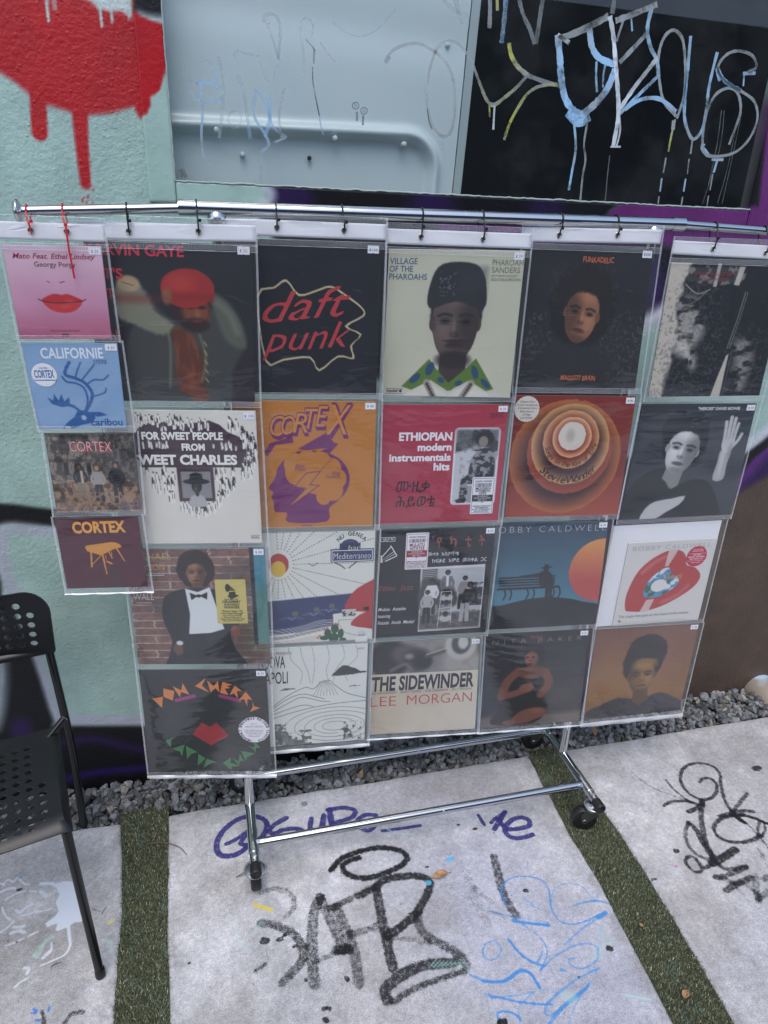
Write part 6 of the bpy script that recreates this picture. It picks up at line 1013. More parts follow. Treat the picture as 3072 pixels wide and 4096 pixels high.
def p(c):
    c.C[:] = h('23262e'); c.mott(2, .01, 2); c.poly([(.385, .345), (.94, .335), (.945, .945), (.39, .955)], h('dcdce0'), .004); X0, Y0, X1, Y1 = .398, .36, .932, .935; c.rect(X0, Y0, X1, Y1, h('b9bcc2'), .004); c.rect(X0, .78, X1, Y1, h('4c4a4c'), .03); c.mask_noise(X0, .76, X1, Y1, h('6c6866'), 30, .54, .1, .8, 5); c.rect(X0, Y0, .53, .48, h('55555a'), .006)
    for j in range(6): c.line([(X0, Y0+.02*j), (.53, Y0+.02*j+.02)], .007, h('b0b0b4'), .005, sm=0)
    c.poly([(X0, .47), (.5, .45), (.62, .50), (.70, .58), (.70, .72), (X0, .74)], h('4a484a'), .03, sm=3, jit=.01); c.mask_noise(.80, .50, .935, .72, h('333338'), 14, .42, .1, .9, 6); c.rect(X0, .70, .55, .80, h('8a888a'), .01)
    sk = h('4a4040'); bk = h('222228'); stander(c, .62, .70, .32, h('77747a'), bk, sk); c.line([(.62, .44), (.622, .52)], .022, h('dcdce0'), .004); stander(c, .49, .78, .32, h('d8d8dc'), h('3a3a40'), sk); stander(c, .455, .86, .30, h('b0aeb0'), h('2e2e34'), sk); stander(c, .76, .74, .30, h('8e8c90'), bk, sk, lean=.05); stander(c, .79, .86, .36, bk, h('a8a6aa'), sk, lean=.1)
    for y_, t_ in ((.60, h('b4b2b4')), (.69, h('88868a')), (.80, h('bcbabc'))): c.ell(.625, y_+.035, .055, .035, t_, .3); c.ell(.625, y_, .022, .026, sk, .3); c.ell(.625, y_-.015, .022, .018, bk, .3)
    for q in ([(.575, .58), (.56, .92)], [(.665, .58), (.675, .88)], [(.565, .65), (.67, .64)], [(.56, .74), (.675, .73)], [(.56, .83), (.675, .82)], [(.575, .58), (.665, .575)]): c.line(q, .006, h('c8c8cc'), .003, sm=0)
def k(i):
    W_ = h('e4e4ea'); RD = h('97524c'); i.frame(.035, .062, .155, .10, .004, W_); i.T('AELP 90', .052, .09, .02, W_, w=.088, b=.012)
    for q in ([(.04, .22), (.05, .22), (.06, .285), (.04, .285)], [(.045, .235), (.12, .142), (.127, .146), (.052, .24)], [(.075, .27), (.175, .225), (.178, .232), (.08, .278)], [(.115, .135), (.124, .135), (.178, .225), (.17, .228)], [(.05, .262), (.055, .257), (.15, .185), (.152, .19)], [(.055, .268), (.06, .264), (.16, .205), (.162, .21)]): i.shape(q, W_)
    i.T('"', .465, .155, .09, RD, w=.012)
    for ch, x, w_ in (('የ', .505, .04), ('ካ', .615, .058), ('ቲ', .745, .055), ('ት', .865, .052)): i.T(ch, x, .165, .082, RD, w=w_, b=.012)
    i.T('"', .945, .14, .09, RD, w=.012); i.T('ሙላቱ  አስታጥቄ', .43, .242, .030, W_, w=.27).T('ከፍቃደ  አምደ  መስቀል  ጋር', .475, .305, .032, W_, w=.47).T('Ethio  Jazz', .03, .545, .05, RD, w=.30, sh=.25, b=-.008)
    for t_, y, w_ in (('Mulatu  Astatke', .735, .24), ('featuring', .80, .11), ('Fekade  Amde  Maskal', .865, .32)): i.T(t_, .035, y, .032, W_, w=w_, sh=.35, b=.004)
record('4C', 'dark slate record with a black and white group photo and white barcode sticker', p, k, '$ 35', [('barcode_sticker', lambda i: etsticker(i, .245, .03, .435, .355, (('MULATU', 'ASTATKE'), ('SEMINAL ETHIO-JAZZ ALBUM', 'BY THE MASTER MULATU !', 'ONE OF THE BEST AFRICAN', 'ALBUMS OF ALL TIME !')), h('74222c'), h('9a2a34')))])
def p(c):
    c.C[:] = h('d3cbb9'); c.mott(2, .025, 4); c.rect(-.1, -.1, 1.1, .345, h('7c7b76'), .02); c.mask_noise(0, 0, 1, .33, h('a5a39c'), 4, .5, .3, .9, 3)
    c.ell(.16, .18, .19, .2, h('2f3135'), .25); c.ell(.30, .13, .12, .10, h('5a5654'), .6); c.ell(.42, .2, .13, .12, h('3c3c40'), .5); c.ell(.34, .16, .04, .03, h('8c8884'), .9); c.ell(.47, .22, .08, .08, h('2c2d32'), .4); c.line([(.50, .17), (.66, .12), (.80, .06)], .035, h('4a4a4c'), .03); c.line([(.50, .15), (.66, .10), (.78, .05)], .012, h('b5b2aa'), .02); c.ell(.82, .06, .15, .16, h('b9b7b0'), .2); c.ell(.82, .05, .09, .11, h('4a4b4f'), .25); c.ell(.84, .04, .05, .07, h('c6c4bc'), .5); c.line([(.18, .30), (.30, .24), (.36, .29)], .03, h('77736e'), .04)
    c.rect(-.1, .335, 1.1, 1.1, h('d3cbb9'), .006); c.mask_noise(0, .5, 1, 1, h('c6baa4'), 2, .5, .3, .8, 8)
def k(i):
    K_ = h('2a2c30'); RD = h('b53e3c'); i.T('THE SIDEWINDER', .005, .51, .145, K_, w=.955, b=.035, sh=.05)
    for t_, x, w_ in (('JOE HENDERSON', .0, .23), ('BARRY HARRIS', .275, .19), ('BOB CRENSHAW', .505, .215), ('BILLY HIGGINS', .755, .19)): i.T(t_, x, .548, .024, h('55565a'), w=w_)
    i.T('LEE', .0, .682, .108, RD, w=.235, b=-.012).T('MORGAN', .335, .682, .108, RD, w=.615, b=-.012)
record('4D', 'cream record with bold black and red title below a blurred grey photo strip', p, k, '$ 40')
# ---- fifth column
def p(c):
    c.C[:] = h('25252a'); c.mott(3, .015, 5); c.rect(-.1, .48, 1.1, 1.1, h('2c2b2e'), .3, .8); c.mask_noise(0, .42, 1, 1, h('57524f'), 60, .64, .06, .7, 6); rg_ = np.random.RandomState(3)
    for _ in range(90):
        x, y = rg_.rand(), rg_.uniform(.5, 1); a = rg_.rand()*3.1; l_ = rg_.uniform(.01, .035); c.line([(x, y), (x+l_*math.cos(a), y+l_*.5*math.sin(a))], .004, h('7e7873'), .003, .7, sm=0)
    c.ell(.47, .42, .25, .27, h('1e1c1e'), .25, jit=.08, js=24); c.mask_noise(.26, .18, .7, .5, h('3a3636'), 60, .58, .08, .7, 2); c.ell(.475, .40, .27, .28, h('1b191a'), .12, jit=.08, js=24); c.mask_noise(.2, .12, .75, .52, h('413b39'), 55, .60, .06, .6, 2); bust(tilt(c, .475, .45, .16), .475, .45, .58, h('94654c'), h('211d1e'), h('29282b'), 1.25, light=1, neck=False); c.ell(.475, .80, .3, .12, h('29282b'), .8, .9)
def k(i): i.T('FUNKADELIC', .44, .105, .036, h('cf7142'), w=.245, b=.012, wav=.003).T('MAGGOT BRAIN', .35, .935, .036, h('cf7142'), w=.29, b=.012, wav=.003)
record('5A', 'black record with a face under a round afro and small orange lettering', p, k, '$300', ppos=(.985, .012))
def p(c):
    c.grad([(0, h('8a3026')), (.5, h('7a2a22')), (1, h('a8442e'))]); c.mott(1.5, .04, 2)
    for cx_, cy_, r_, inn, ou, jt in ((.47, .50, .47, h('3c1c1c'), h('b86a3c'), .02), (.50, .44, .36, h('6e2a22'), h('a44a30'), .02), (.50, .39, .33, h('3a1a1c'), h('d2a06a'), .02), (.50, .35, .235, h('7a2c22'), h('d8a26c'), .025), (.505, .33, .165, h('9a3a2a'), h('e8b884'), .03)):
        for j in range(12): t_ = j/11; c.ell(cx_, cy_, r_*(1-.30*t_), r_*(1-.30*t_), ou*(1-t_)+inn*t_, .05 if j else .02, jit=jt if j < 3 else .01, js=26)
    c.ell(.505, .32, .115, .115, h('dcd4c8'), .03, jit=.05, js=40); c.ell(.49, .315, .035, .05, h('a89c92'), .9, .6)
def k(i):
    K_ = h('241516'); i.arc('Songs In The Key of Life', .502, .35, .226, 196, 352, .042, K_, sh=.25, inner=True, b=.0).arc('Stevie Wonder', .50, .39, .322, 222, 322, .066, K_, sh=.25, inner=True, b=.008, kx=1.0)
def s(i):
    i.shape([(.105+(.098+.004*(j % 2))*math.cos(j*6.2832/48), .105+(.098+.004*(j % 2))*math.sin(j*6.2832/48)) for j in range(48)], h('d9d4ca'))
    for t_, y, w_ in (("Collector's Album", .055, .12), ('Includes Two Records', .08, .165), ('A Something\'s Extra', .105, .155), ('Bonus Record', .13, .11), ('24 Page', .155, .07), ('Lyric Booklet', .18, .10)): i.T(t_, .105, y, .016, h('3a2a2a'), al='C', w=w_, sh=.3, lift=.0003)
record('5B', 'rust red record of glowing orange rings round a pale centre', p, k, '$ 85', [('scalloped_sticker', s)])
def p(c):
    c.grad([(0, h('33475a')), (.2, h('3a5a70')), (.7, h('4a8298')), (1, h('4a8298'))]); c.mott(1.5, .02, 3); c.ell(.99, .46, .30, .30, h('c2564a'), .03); i_ = c.sel(.68, 1.01, .1, .8); d = np.hypot((c.U[i_]-.99)/.30, (c.V[i_]-.46)/.30) < 1; t_ = np.clip((c.V[i_]-.2)/.35, 0, 1)[:, None]; col = h('dd9a54')*(1-t_)+h('bd5450')*t_; c.C[i_[d]] = col[d]; c.ell(.99, .46, .31, .31, h('bd5450'), .02, 0)
    K_ = h('22242a'); c.poly([(-.1, .80), (.1, .76), (.3, .715), (.5, .70), (.7, .72), (.85, .76), (1.1, .84), (1.1, 1.1), (-.1, 1.1)], K_, .006, sm=4)
    for y in (.50, .525, .55, .575): c.line([(.06, y), (.56, y-.005)], .016, K_, .005, sm=0)
    c.line([(.05, .605), (.60, .60)], .022, K_, .005, sm=0)
    for x in (.10, .31, .55): c.line([(x, .60), (x+.02, .66), (x, .71)], .014, K_, .005); c.line([(x+.06, .60), (x+.075, .66), (x+.06, .71)], .014, K_, .005)
    c.poly([(.42, .46), (.50, .45), (.54, .50), (.56, .58), (.50, .61), (.43, .58)], K_, .006, sm=3); c.ell(.475, .425, .026, .03, K_, .15); c.line([(.43, .415), (.525, .408)], .010, K_, .005, sm=0); c.poly([(.452, .412), (.46, .385), (.49, .38), (.50, .41)], K_, .005); c.line([(.44, .47), (.34, .485), (.24, .495)], .022, K_, .006); c.line([(.53, .59), (.535, .70)], .03, K_, .006, sm=0); c.line([(.50, .59), (.50, .70)], .03, K_, .006, sm=0)
def k(i): i.T('BOBBY CALDWELL', -.045, .085, .056, h('c9ccd2'), w=1.03, b=-.024, sp=1.4)
record('5C', 'blue record with a figure on a park bench and a big orange sun', p, k, '$ 45')
def p(c):
    c.C[:] = h('2b2c32'); c.mott(2, .014, 4); c.rect(.55, .45, 1.1, .9, h('55534f'), .4, .6); c.rect(-.1, .88, 1.1, 1.1, h('8a7c74'), .06, .7); sk = h('76493b'); K_ = h('1d1c20'); c.poly([(.10, .96), (.16, .80), (.22, .62), (.30, .44), (.42, .40), (.60, .42), (.68, .52), (.62, .70), (.66, .82), (.52, .98)], K_, .02, sm=3)
    c.line([(.34, .40), (.24, .50), (.19, .66)], .085, sk, .02); c.line([(.19, .66), (.30, .64), (.42, .60)], .07, sk, .02); c.line([(.60, .42), (.65, .54), (.58, .66)], .085, sk, .02); c.poly([(.38, .36), (.56, .36), (.60, .44), (.46, .50), (.34, .43)], sk*.9, .02, sm=3); c.ell(.46, .26, .062, .10, sk, .2); c.ell(.43, .27, .03, .05, sk*1.25, 1., .6); c.poly([(.38, .24), (.40, .15), (.48, .12), (.57, .16), (.58, .30), (.54, .36), (.53, .25), (.46, .19)], K_, .02, sm=3)
    for e in (-1, 1): c.ell(.45+e*.027, .255, .016, .008, h('2a1614'), .5, .9)
    c.ell(.45, .325, .022, .009, h('5c2a2a'), .5); c.ell(.448, .292, .012, .008, sk*.6, .8); c.ell(.43, .58, .07, .05, sk*1.12, .4); c.poly([(.30, .93), (.38, .84), (.52, .80), (.62, .82), (.66, .88), (.56, .93), (.40, .98)], sk, .02, sm=3); c.ell(.56, .84, .07, .03, sk*1.25, 1., .6); c.ell(.28, .955, .07, .03, sk*.95, .4)
def k(i): i.T('ANITA BAKER', -.03, .105, .045, h('85868c'), w=.965, b=-.024, sp=1.9).T('Rapture', .43, .062, .035, h('8a3a4a'), w=.12, sh=.3)
record('5D', 'dark grey record with a seated woman in a black dress hugging her arms', p, k, '$ 35')
# ---- sixth column
def p(c):
    c.C[:] = h('1b1c22'); PL = h('cbc3b6'); c.poly([(-.1, -.1), (.19, -.1), (.155, .12), (.10, .3), (.15, .52), (.13, .75), (.10, 1.1), (-.1, 1.1)], PL, .03, jit=.03, js=14)
    def worn(q, col, sc, th, seed, sx=1., sy=1., a=.9, f=.08): c.M = c.cover(q, f, 3); c.mask_noise(-.1, -.1, 1.1, 1.1, col, sc, th, .14, a, seed, sx, sy); c.M = None
    worn([(.10, .26), (.24, .24), (.36, .34), (.38, .50), (.30, .62), (.14, .66), (.12, .45)], h('b5b1a8'), 9, .50, 4, 1, 2.4); worn([(.12, .46), (.26, .58), (.36, .72), (.33, .78), (.20, .66), (.12, .56)], h('d0ccc2'), 8, .40, 9, 2, 1.2); worn([(.66, .58), (.78, .54), (.86, .68), (.84, .9), (.80, 1.1), (.70, 1.1), (.70, .74)], h('9a978f'), 11, .47, 3, 1, 2.2)
    worn([(.0, .2), (.5, .2), (.5, 1), (.0, 1)], h('6a6a6a'), 60, .60, 6, 1, 1, .5); worn([(.6, .5), (.95, .5), (.95, 1.05), (.6, 1.05)], h('5c5c5c'), 60, .60, 7, 1, 1, .5)
    c.poly([(.17, .03), (.60, .02), (.58, .145), (.15, .125)], h('3c3c3e'), .012); worn([(.17, .03), (.60, .02), (.58, .145), (.15, .125)], h('9a978f'), 22, .55, 5, 1, 1, .8, .01); c.poly([(.39, .0), (.42, .0), (.41, .165), (.38, .165)], h('b9b6ae'), .008); c.poly([(.575, .02), (.625, .02), (.60, .155), (.555, .15)], h('c2beb6'), .01)
    for x in (.24, .33, .47, .53): c.ell(x, .085, .012, .011, h('1a1a1e'), .4)
    c.line([(.15, .15), (.26, .215), (.36, .185)], .010, h('a8a49a'), .008, .9); c.line([(.14, .30), (.24, .28), (.335, .20)], .008, h('8a867e'), .008, .8); c.line([(.67, .20), (.645, .42), (.61, .62)], .010, h('77736c'), .006); c.line([(.69, .20), (.665, .42), (.63, .62)], .005, h('a8a49a'), .005, .8); c.poly([(.615, .68), (.635, .66), (.63, 1.1), (.53, 1.1), (.57, .88)], h('c9c1b4'), .008); c.line([(.66, .64), (.655, 1.05)], .006, h('6a6862'), .006, .8); c.mott(40, .03, 3)
def k(i): i.T('THE ROLLING STONES', .20, .085, .022, h('97303c'), w=.34, b=.0, wav=.002).T('STICKY FINGERS', .25, .122, .022, h('97303c'), w=.24, b=.0, wav=.002)
record('6A', 'black and white record of creased dark denim trousers with a worn pale left edge', p, k, None)
def p(c):
    c.C[:] = h('30343b'); c.ell(.75, .5, .5, .5, h('4d535a'), 1.3, .6); K_ = h('1d1f25'); sk = h('c6c8c8'); c.poly([(-.05, 1.1), (.0, .75), (.16, .58), (.32, .55), (.44, .70), (.60, .66), (.76, .72), (.86, 1.1)], K_, .01, sm=3); bust(tilt(c, .43, .38, .2), .43, .38, .60, sk, h('22242a'), K_, 1.05, light=-1, mono=True, cap=None); c.poly([(-.05, 1.1), (.0, .78), (.14, .66), (.30, .64), (.40, .74), (.54, .66), (.72, .70), (.84, 1.1)], K_, .02, sm=3); c.poly([(.24, .30), (.22, .16), (.32, .06), (.48, .05), (.60, .12), (.62, .26), (.56, .20), (.44, .17), (.32, .20)], h('22242a'), .015, sm=3, jit=.01, js=30); c.mask_noise(.24, .05, .6, .2, h('55585e'), 24, .56, .1, .7, 4, .5, 2)
    c.poly([(.755, .66), (.765, .50), (.775, .40), (.865, .40), (.855, .52), (.85, .66)], sk*.9, .01, sm=3); c.ell(.825, .34, .058, .085, sk, .12)
    for x0, x1, y1, w_ in ((.785, .77, .155, .03), (.812, .808, .115, .031), (.84, .846, .125, .03), (.866, .882, .17, .027)): c.line([(x0, .32), ((x0+x1)/2, .22), (x1, y1)], w_, sk, .008)
    for x0, x1, y1 in ((.799, .79, .2), (.826, .828, .19), (.853, .862, .2)): c.line([(x0, .30), (x1, y1)], .005, h('77797c'), .006, .8)
    c.line([(.865, .37), (.905, .32), (.93, .26)], .028, sk, .01); c.ell(.80, .50, .02, .12, h('e2e2e0'), 1., .5); c.ell(.855, .40, .02, .06, h('8a8c8e'), 1., .5)
    c.poly([(.16, 1.02), (.20, .90), (.28, .84), (.42, .82), (.54, .80), (.50, .88), (.40, .94), (.28, 1.02)], sk, .012, sm=2)
def k(i): i.T('"HEROES" DAVID BOWIE', .49, .052, .024, h('d8dade'), w=.37, b=.03)
record('6B', 'black and white portrait record of a dark haired person with one raised hand', p, k, '$ 40')
def p(c):
    c.C[:] = h('dcd9d6'); c.mott(2, .01, 2); RD = h('b8403f'); H_ = [(.10, .40), (.16, .28), (.28, .20), (.42, .12), (.54, .095), (.66, .13), (.72, .22), (.74, .28), (.82, .30), (.90, .38), (.91, .48), (.82, .60), (.66, .72), (.46, .80), (.25, .84), (.14, .80), (.12, .65)]
    c.poly([(.11, .80), (.09, .62), (.16, .36), (.30, .20), (.48, .11), (.62, .13), (.69, .22), (.71, .30), (.82, .34), (.90, .44), (.86, .56), (.72, .68), (.52, .79), (.32, .84), (.17, .83)], RD, .008, sm=4); c.line([(.22, .36), (.34, .24), (.48, .17)], .03, h('d98a86'), .05, .7); c.line([(.52, .74), (.68, .66), (.78, .55)], .03, h('d98a86'), .05, .6)
    c.poly([(.47, .10), (.58, .10), (.50, .30), (.46, .30)], h('d8c8c4'), .008, .9); c.poly([(.33, .70), (.42, .69), (.38, .85), (.28, .85)], h('d8c8c4'), .008, .9)
    c.poly([(.30, .66), (.28, .55), (.34, .42), (.44, .33), (.52, .32), (.56, .40), (.64, .44), (.66, .52), (.58, .60), (.46, .67)], h('5a96be'), .006, sm=4); c.mask_noise(.28, .32, .66, .67, h('e2e6ea'), 9, .56, .06, .0, 4); i_ = c.sel(.28, .66, .32, .67); b_ = np.all(np.abs(c.C[i_]-h('5a96be')) < .02, 1); n_ = fbm(c.U[i_]*11, c.V[i_]*11, 4); c.C[i_[b_ & (n_ > .52)]] = h('dde4ea'); c.C[i_[b_ & (n_ < .36)]] = h('3f6a58')
    c.ell(.44, .53, .09, .075, h('e4e2de'), .04, rot=-.2)
def k(i): i.T('BOBBY CALDWELL', .06, .095, .05, h('8a8f96'), w=.88, b=-.02, sp=1.2).T('Clouds', .47, .46, .07, h('b98a58'), w=.22, sh=.35, b=.01).T('The single that gets to the heart of the matter.', .05, .905, .032, h('55585e'), w=.82).T('fc', .055, .96, .03, h('33363c'), w=.035, sh=.2, b=.02); i.rect(.10, .965, .84, .967, h('9a9c9e')).rect(.06, .983, .86, .985, h('6a6c70'))
def s(i):
    i.disc(.80, .20, .115, .12, h('c0264a')); i.rect(.70, .185-.02, .90, .168, h('f0dce2'), .0003).rect(.70, .25, .90, .253, h('f0dce2'), .0003)
    for t_, y, w_ in (('COLLECTORS', .125, .11), ('LIMITED EDITION', .143, .13), ('THE FIRST', .190, .10), ('HEART SHAPED,', .213, .19), ('RED VINYL HIT', .238, .15), ('STEREO 45 RPM', .278, .10)): i.T(t_, .80, y, .016 if y > .18 and y < .25 else .010, h('f0dce2'), al='C', w=w_, b=.02, lift=.0004)
record('6H', 'white record with a tilted red heart ring around a patch of blue sky', p, k, None, [('round_sticker', s)])
def p(c):
    c.grad([(0, h('7c5548')), (.4, h('8a6048')), (.75, h('94693f')), (1, h('7c5236'))]); c.mott(3, .03, 2); c.ell(.2, .6, .3, .3, h('a07648'), 1.2, .4); K_ = h('2b2629'); c.poly([(-.05, 1.1), (.02, .92), (.16, .85), (.32, .78), (.55, .82), (.74, .76), (.92, .84), (1.1, .98), (1.1, 1.1)], h('37333a'), .02, sm=3); bust(tilt(c, .52, .52, -.10), .52, .54, .56, h('86633f'), K_, h('37333a'), 1.12, light=1, hy=-.08); c.ell(.54, .40, .13, .07, h('a57c46'), .9, .8); c.ell(.49, .60, .07, .07, h('8a6438'), 1., .6); c.ell(.55, .68, .05, .02, h('8c5a3c'), .8, .7); c.poly([(.37, .50), (.33, .34), (.36, .18), (.46, .10), (.60, .10), (.70, .17), (.73, .30), (.69, .48), (.66, .38), (.57, .345), (.46, .35), (.40, .40)], K_, .02, sm=3, jit=.012, js=30)
record('6D', 'brown sepia portrait record of a person with short locs, lowest of the right column', p, None, '$ 30')
# white backing card behind the heart record
bc = MB(); f = qmap('6C', -.0045); q = [f(*a)[0] if f(*a).ndim > 1 else f(*a) for a in ((0, 0), (1, 0), (1, 1), (0, 1))]; bc.prism(q, QUAD['6C'][1]*.001); tag(bc.build('backing_card', m_card), 'plain white backing card behind the red heart record', 'card')
# ------------------------------------------------------------------ hanging strips of clear sleeves
SN = {'1': 'narrow clear sleeve strip of four small singles at the left end of the rail', '2': 'clear sleeve strip of four records, second from the left, beside the small singles', '3': 'clear sleeve strip, third from the left, with the orange record in its second pocket',
      '4': 'clear sleeve strip in the middle, with the red record in its second pocket', '5': 'clear sleeve strip with the ringed rust red record in its second pocket', '6': 'clear sleeve strip at the right end of the rail, with the heart record'}
for cl in '123456':
    p0, al, nn = COLP[cl]; ey = [PP(e, p0, nn) for e in EY[cl]]; ze = (ey[0][2]+ey[1][2])/2; zs = (ey[1][2]-ey[0][2])/max(np.linalg.norm((ey[1]-ey[0])[:2]), 1e-6)
    qa = QUAD[cl+'A'][0]; sm = cl == '1'; ml, mr = (.006, .013) if sm else (.008, .014)
    hx = lambda x, z: p0+al*(x-p0[0])/al[0]+np.array([0, 0, z-p0[2]])
    xl, xr_ = qa[0][0]-ml, qa[1][0]+mr; zt = qa[0][2]; t = thing('sleeve_strip', tuple(hx((xl+xr_)/2, ze)), SN[cl], 'record sleeves', 'strips of clear sleeves on the rail')
    # header card with eyelets
    m = MB(); nx = 30; zb, zu = ze-.0165, ze+.0135; V = np.zeros((7, nx, 3)); rg_ = np.random.RandomState(int(cl)+3)
    for i, z in enumerate(np.linspace(zb, zu, 7)):
        for j, x in enumerate(np.linspace(xl+.002, xr_-.003, nx)): V[i, j] = hx(x, z+zs*(x-ey[0][0]-.07)*.5)-nn*(.0012+.0012*math.sin(j*.45+i*.3+int(cl))*(.3+i/8))
    hc = grid_obj('header_card', V[::-1], m_card, t, None, sides=nn*.0008)
    for e in ey:
        em = MB(); em.tube([e-nn*.003+.0046*(math.cos(a)*al+math.sin(a)*np.array([0, 0, 1.])) for a in np.linspace(0, 6.2832, 20, endpoint=False)], .0013, 8, closed=True); em.build('eyelet', m_eyelet, hc)
        em = MB(); em.lathe([(.0001, 0), (.0040, 0), (.0042, .0005)], e-nn*.0027, nn, 18); em.build('eyelet_hole', m_dark, hc)
    # film of the header, then one pocket per record
    keys = [cl+x for x in 'ABCD']; bounds = [zu+.012]
    def edge(zq):          # left and right border of the strip at height z
        zs_, l_, r_ = [], [], []
        for k_ in keys[::-1]:
            q = QUAD[k_][0]; zs_ += [(q[3][2]+q[2][2])/2, (q[0][2]+q[1][2])/2]; l_ += [q[3][0], q[0][0]]; r_ += [q[2][0], q[1][0]]
        return np.interp(zq, zs_, l_)-ml, np.interp(zq, zs_, r_)+mr
    for i, k_ in enumerate(keys):
        q = QUAD[k_][0]; qn = QUAD[keys[i+1]][0] if i < 3 else None
        TL, TR_ = q[0]+np.array([0, 0, .006]), q[1]+np.array([0, 0, .006]); BL, BR = q[3]-np.array([0, 0, .007]), q[2]-np.array([0, 0, .007])
        if i == 0: TL = TL.copy(); TR_ = TR_.copy(); TL[2] = TR_[2] = zu+.011
        if qn is not None: BL = (q[3]+qn[0])/2-np.array([0, 0, .003]); BR = (q[2]+qn[1])/2-np.array([0, 0, .003])
        else: BL = BL-np.array([0, 0, .004]); BR = BR-np.array([0, 0, .004])
        TL, BL = TL-al*ml, BL-al*ml; TR_, BR = TR_+al*mr, BR+al*mr
        N = 64; u, v = np.meshgrid(np.linspace(0, 1, N), np.linspace(0, 1, N)); sd_ = int(cl)*11+i*3
        V = (TL*(1-u[..., None])+TR_*u[..., None])*(1-v[..., None])+(BL*(1-u[..., None])+BR*u[..., None])*v[..., None]
        wv = .0009*np.sin(6.28*(1.6*u*np.sin(sd_)+2.3*v+.15*np.sin(5*u+sd_))+sd_)+(.0016 if i < 2 else .0007)*(fbm(u*3.2+sd_, v*3.2+u*1.5, sd_)-.5)*2; env = np.clip(np.minimum(np.minimum(u, 1-u), np.minimum(v, 1-v))/.06, 0, 1)
        # gathered folds falling from the top weld
        fa, fd, fk = {'3A': (.0024, .30, 34), '5D': (.0022, .22, 46), '2D': (.0016, .10, 50), '6D': (.0012, .12, 40), '5C': (.0010, .5, 26), '5A': (.0008, .5, 22), '6B': (.0010, .25, 36)}.get(k_, (.0009, .16, 50)); ph = fk*(v+.42*(u-.45)**2+.05*np.sin(3*u+sd_)); fold = fa*np.exp(-np.maximum(v-.03, 0)/fd)*(np.abs(np.sin(ph+sd_))**.7-.5)
        V = V-nn*(.0026+env*(wv+fold+.0012))[..., None]
        pf = grid_obj('pocket_film', V, m_film, t)
        sm_ = MB(); f = lambda a, b, o: (TL*(1-a)+TR_*a)*(1-b)+(BL*(1-a)+BR*a)*b-nn*o; H_ = np.linalg.norm(TL-BL); W_ = np.linalg.norm(TL-TR_); z0 = None
        for a0, a1 in ((0, .0042/W_), (1-.0042/W_, 1)): sm_.add([f(a0, 0, .0031), f(a1, 0, .0031), f(a1, 1, .0031), f(a0, 1, .0031)], [(0, 1, 2, 3)], None, False)
        rows = [(H_-.0125 if i < 3 else H_-.0095)]
        if i == 0: rows += [zu+.011-(zb-.006), .001]
        for d0 in rows:
            hh = .0085; nT = int(W_/.0027)
            for j in range(nT): a0 = (j+.2)/nT; a1 = (j+.66)/nT; sm_.add([f(a0, d0/H_, .0034), f(a1, d0/H_, .0036), f(a1, (d0+hh)/H_, .0036), f(a0, (d0+hh)/H_, .0034)], [(0, 1, 2, 3)], None, False)
            for d1, w_ in ((d0-.0016, .0008), (d0+hh+.001, .0014)): sm_.add([f(0, d1/H_, .0033), f(1, d1/H_, .0033), f(1, (d1+w_)/H_, .0036), f(0, (d1+w_)/H_, .0036)], [(0, 1, 2, 3)], None, False)
        sm_.build('weld_seam', m_seam, pf)
        if i == 3:
            hm = np.zeros((5, 40, 3)); dpt = .005 if sm else {'2': .012, '3': .012, '4': .005, '5': .006, '6': .017}[cl]
            for a in range(5):
                for b_ in range(40): uu = b_/39; hm[a, b_] = BL*(1-uu)+BR*uu-np.array([0, 0, dpt*a/4])-nn*(.003+.0035*math.sin(a*.8)+.0012*math.sin(uu*23+a+int(cl)))
            grid_obj('bottom_hem', hm, m_hem, pf)
lean = {'1': .006, '2': .001, '3': .0, '4': -.003, '5': -.004, '6': -.007}
TL_ = {'1': ('red cable tie nearest the left end of the rail', 'red cable tie with a long tail hanging over the pink record'), '2': ('black cable tie above the left part of the red cap record', 'black cable tie just left of the rail joint bracket, second strip'), '3': ('black cable tie at the left eyelet above the black record with red lettering', 'black cable tie at the right eyelet above the black record with red lettering'),
       '4': ('black cable tie at the left eyelet above the pale olive record', 'black cable tie at the right eyelet above the pale olive record'), '5': ('black cable tie at the left eyelet above the record with the afro', 'black cable tie at the right eyelet above the record with the afro'), '6': ('black cable tie on the thin right rail, left of the two', 'black cable tie on the thin right rail, nearest the right edge')}
for cl in '123456':
    for i, e in enumerate(EY[cl]):
        p0, al, nn = COLP[cl]; y = PP(e, p0, nn)[1]-.003
        tie(e, y, m_tiered if cl == '1' else m_tieblack, TL_[cl][i], Dp((149, 540), (156, 575), (161, 602)) if (cl, i) == ('1', 1) else None, lean=lean[cl])

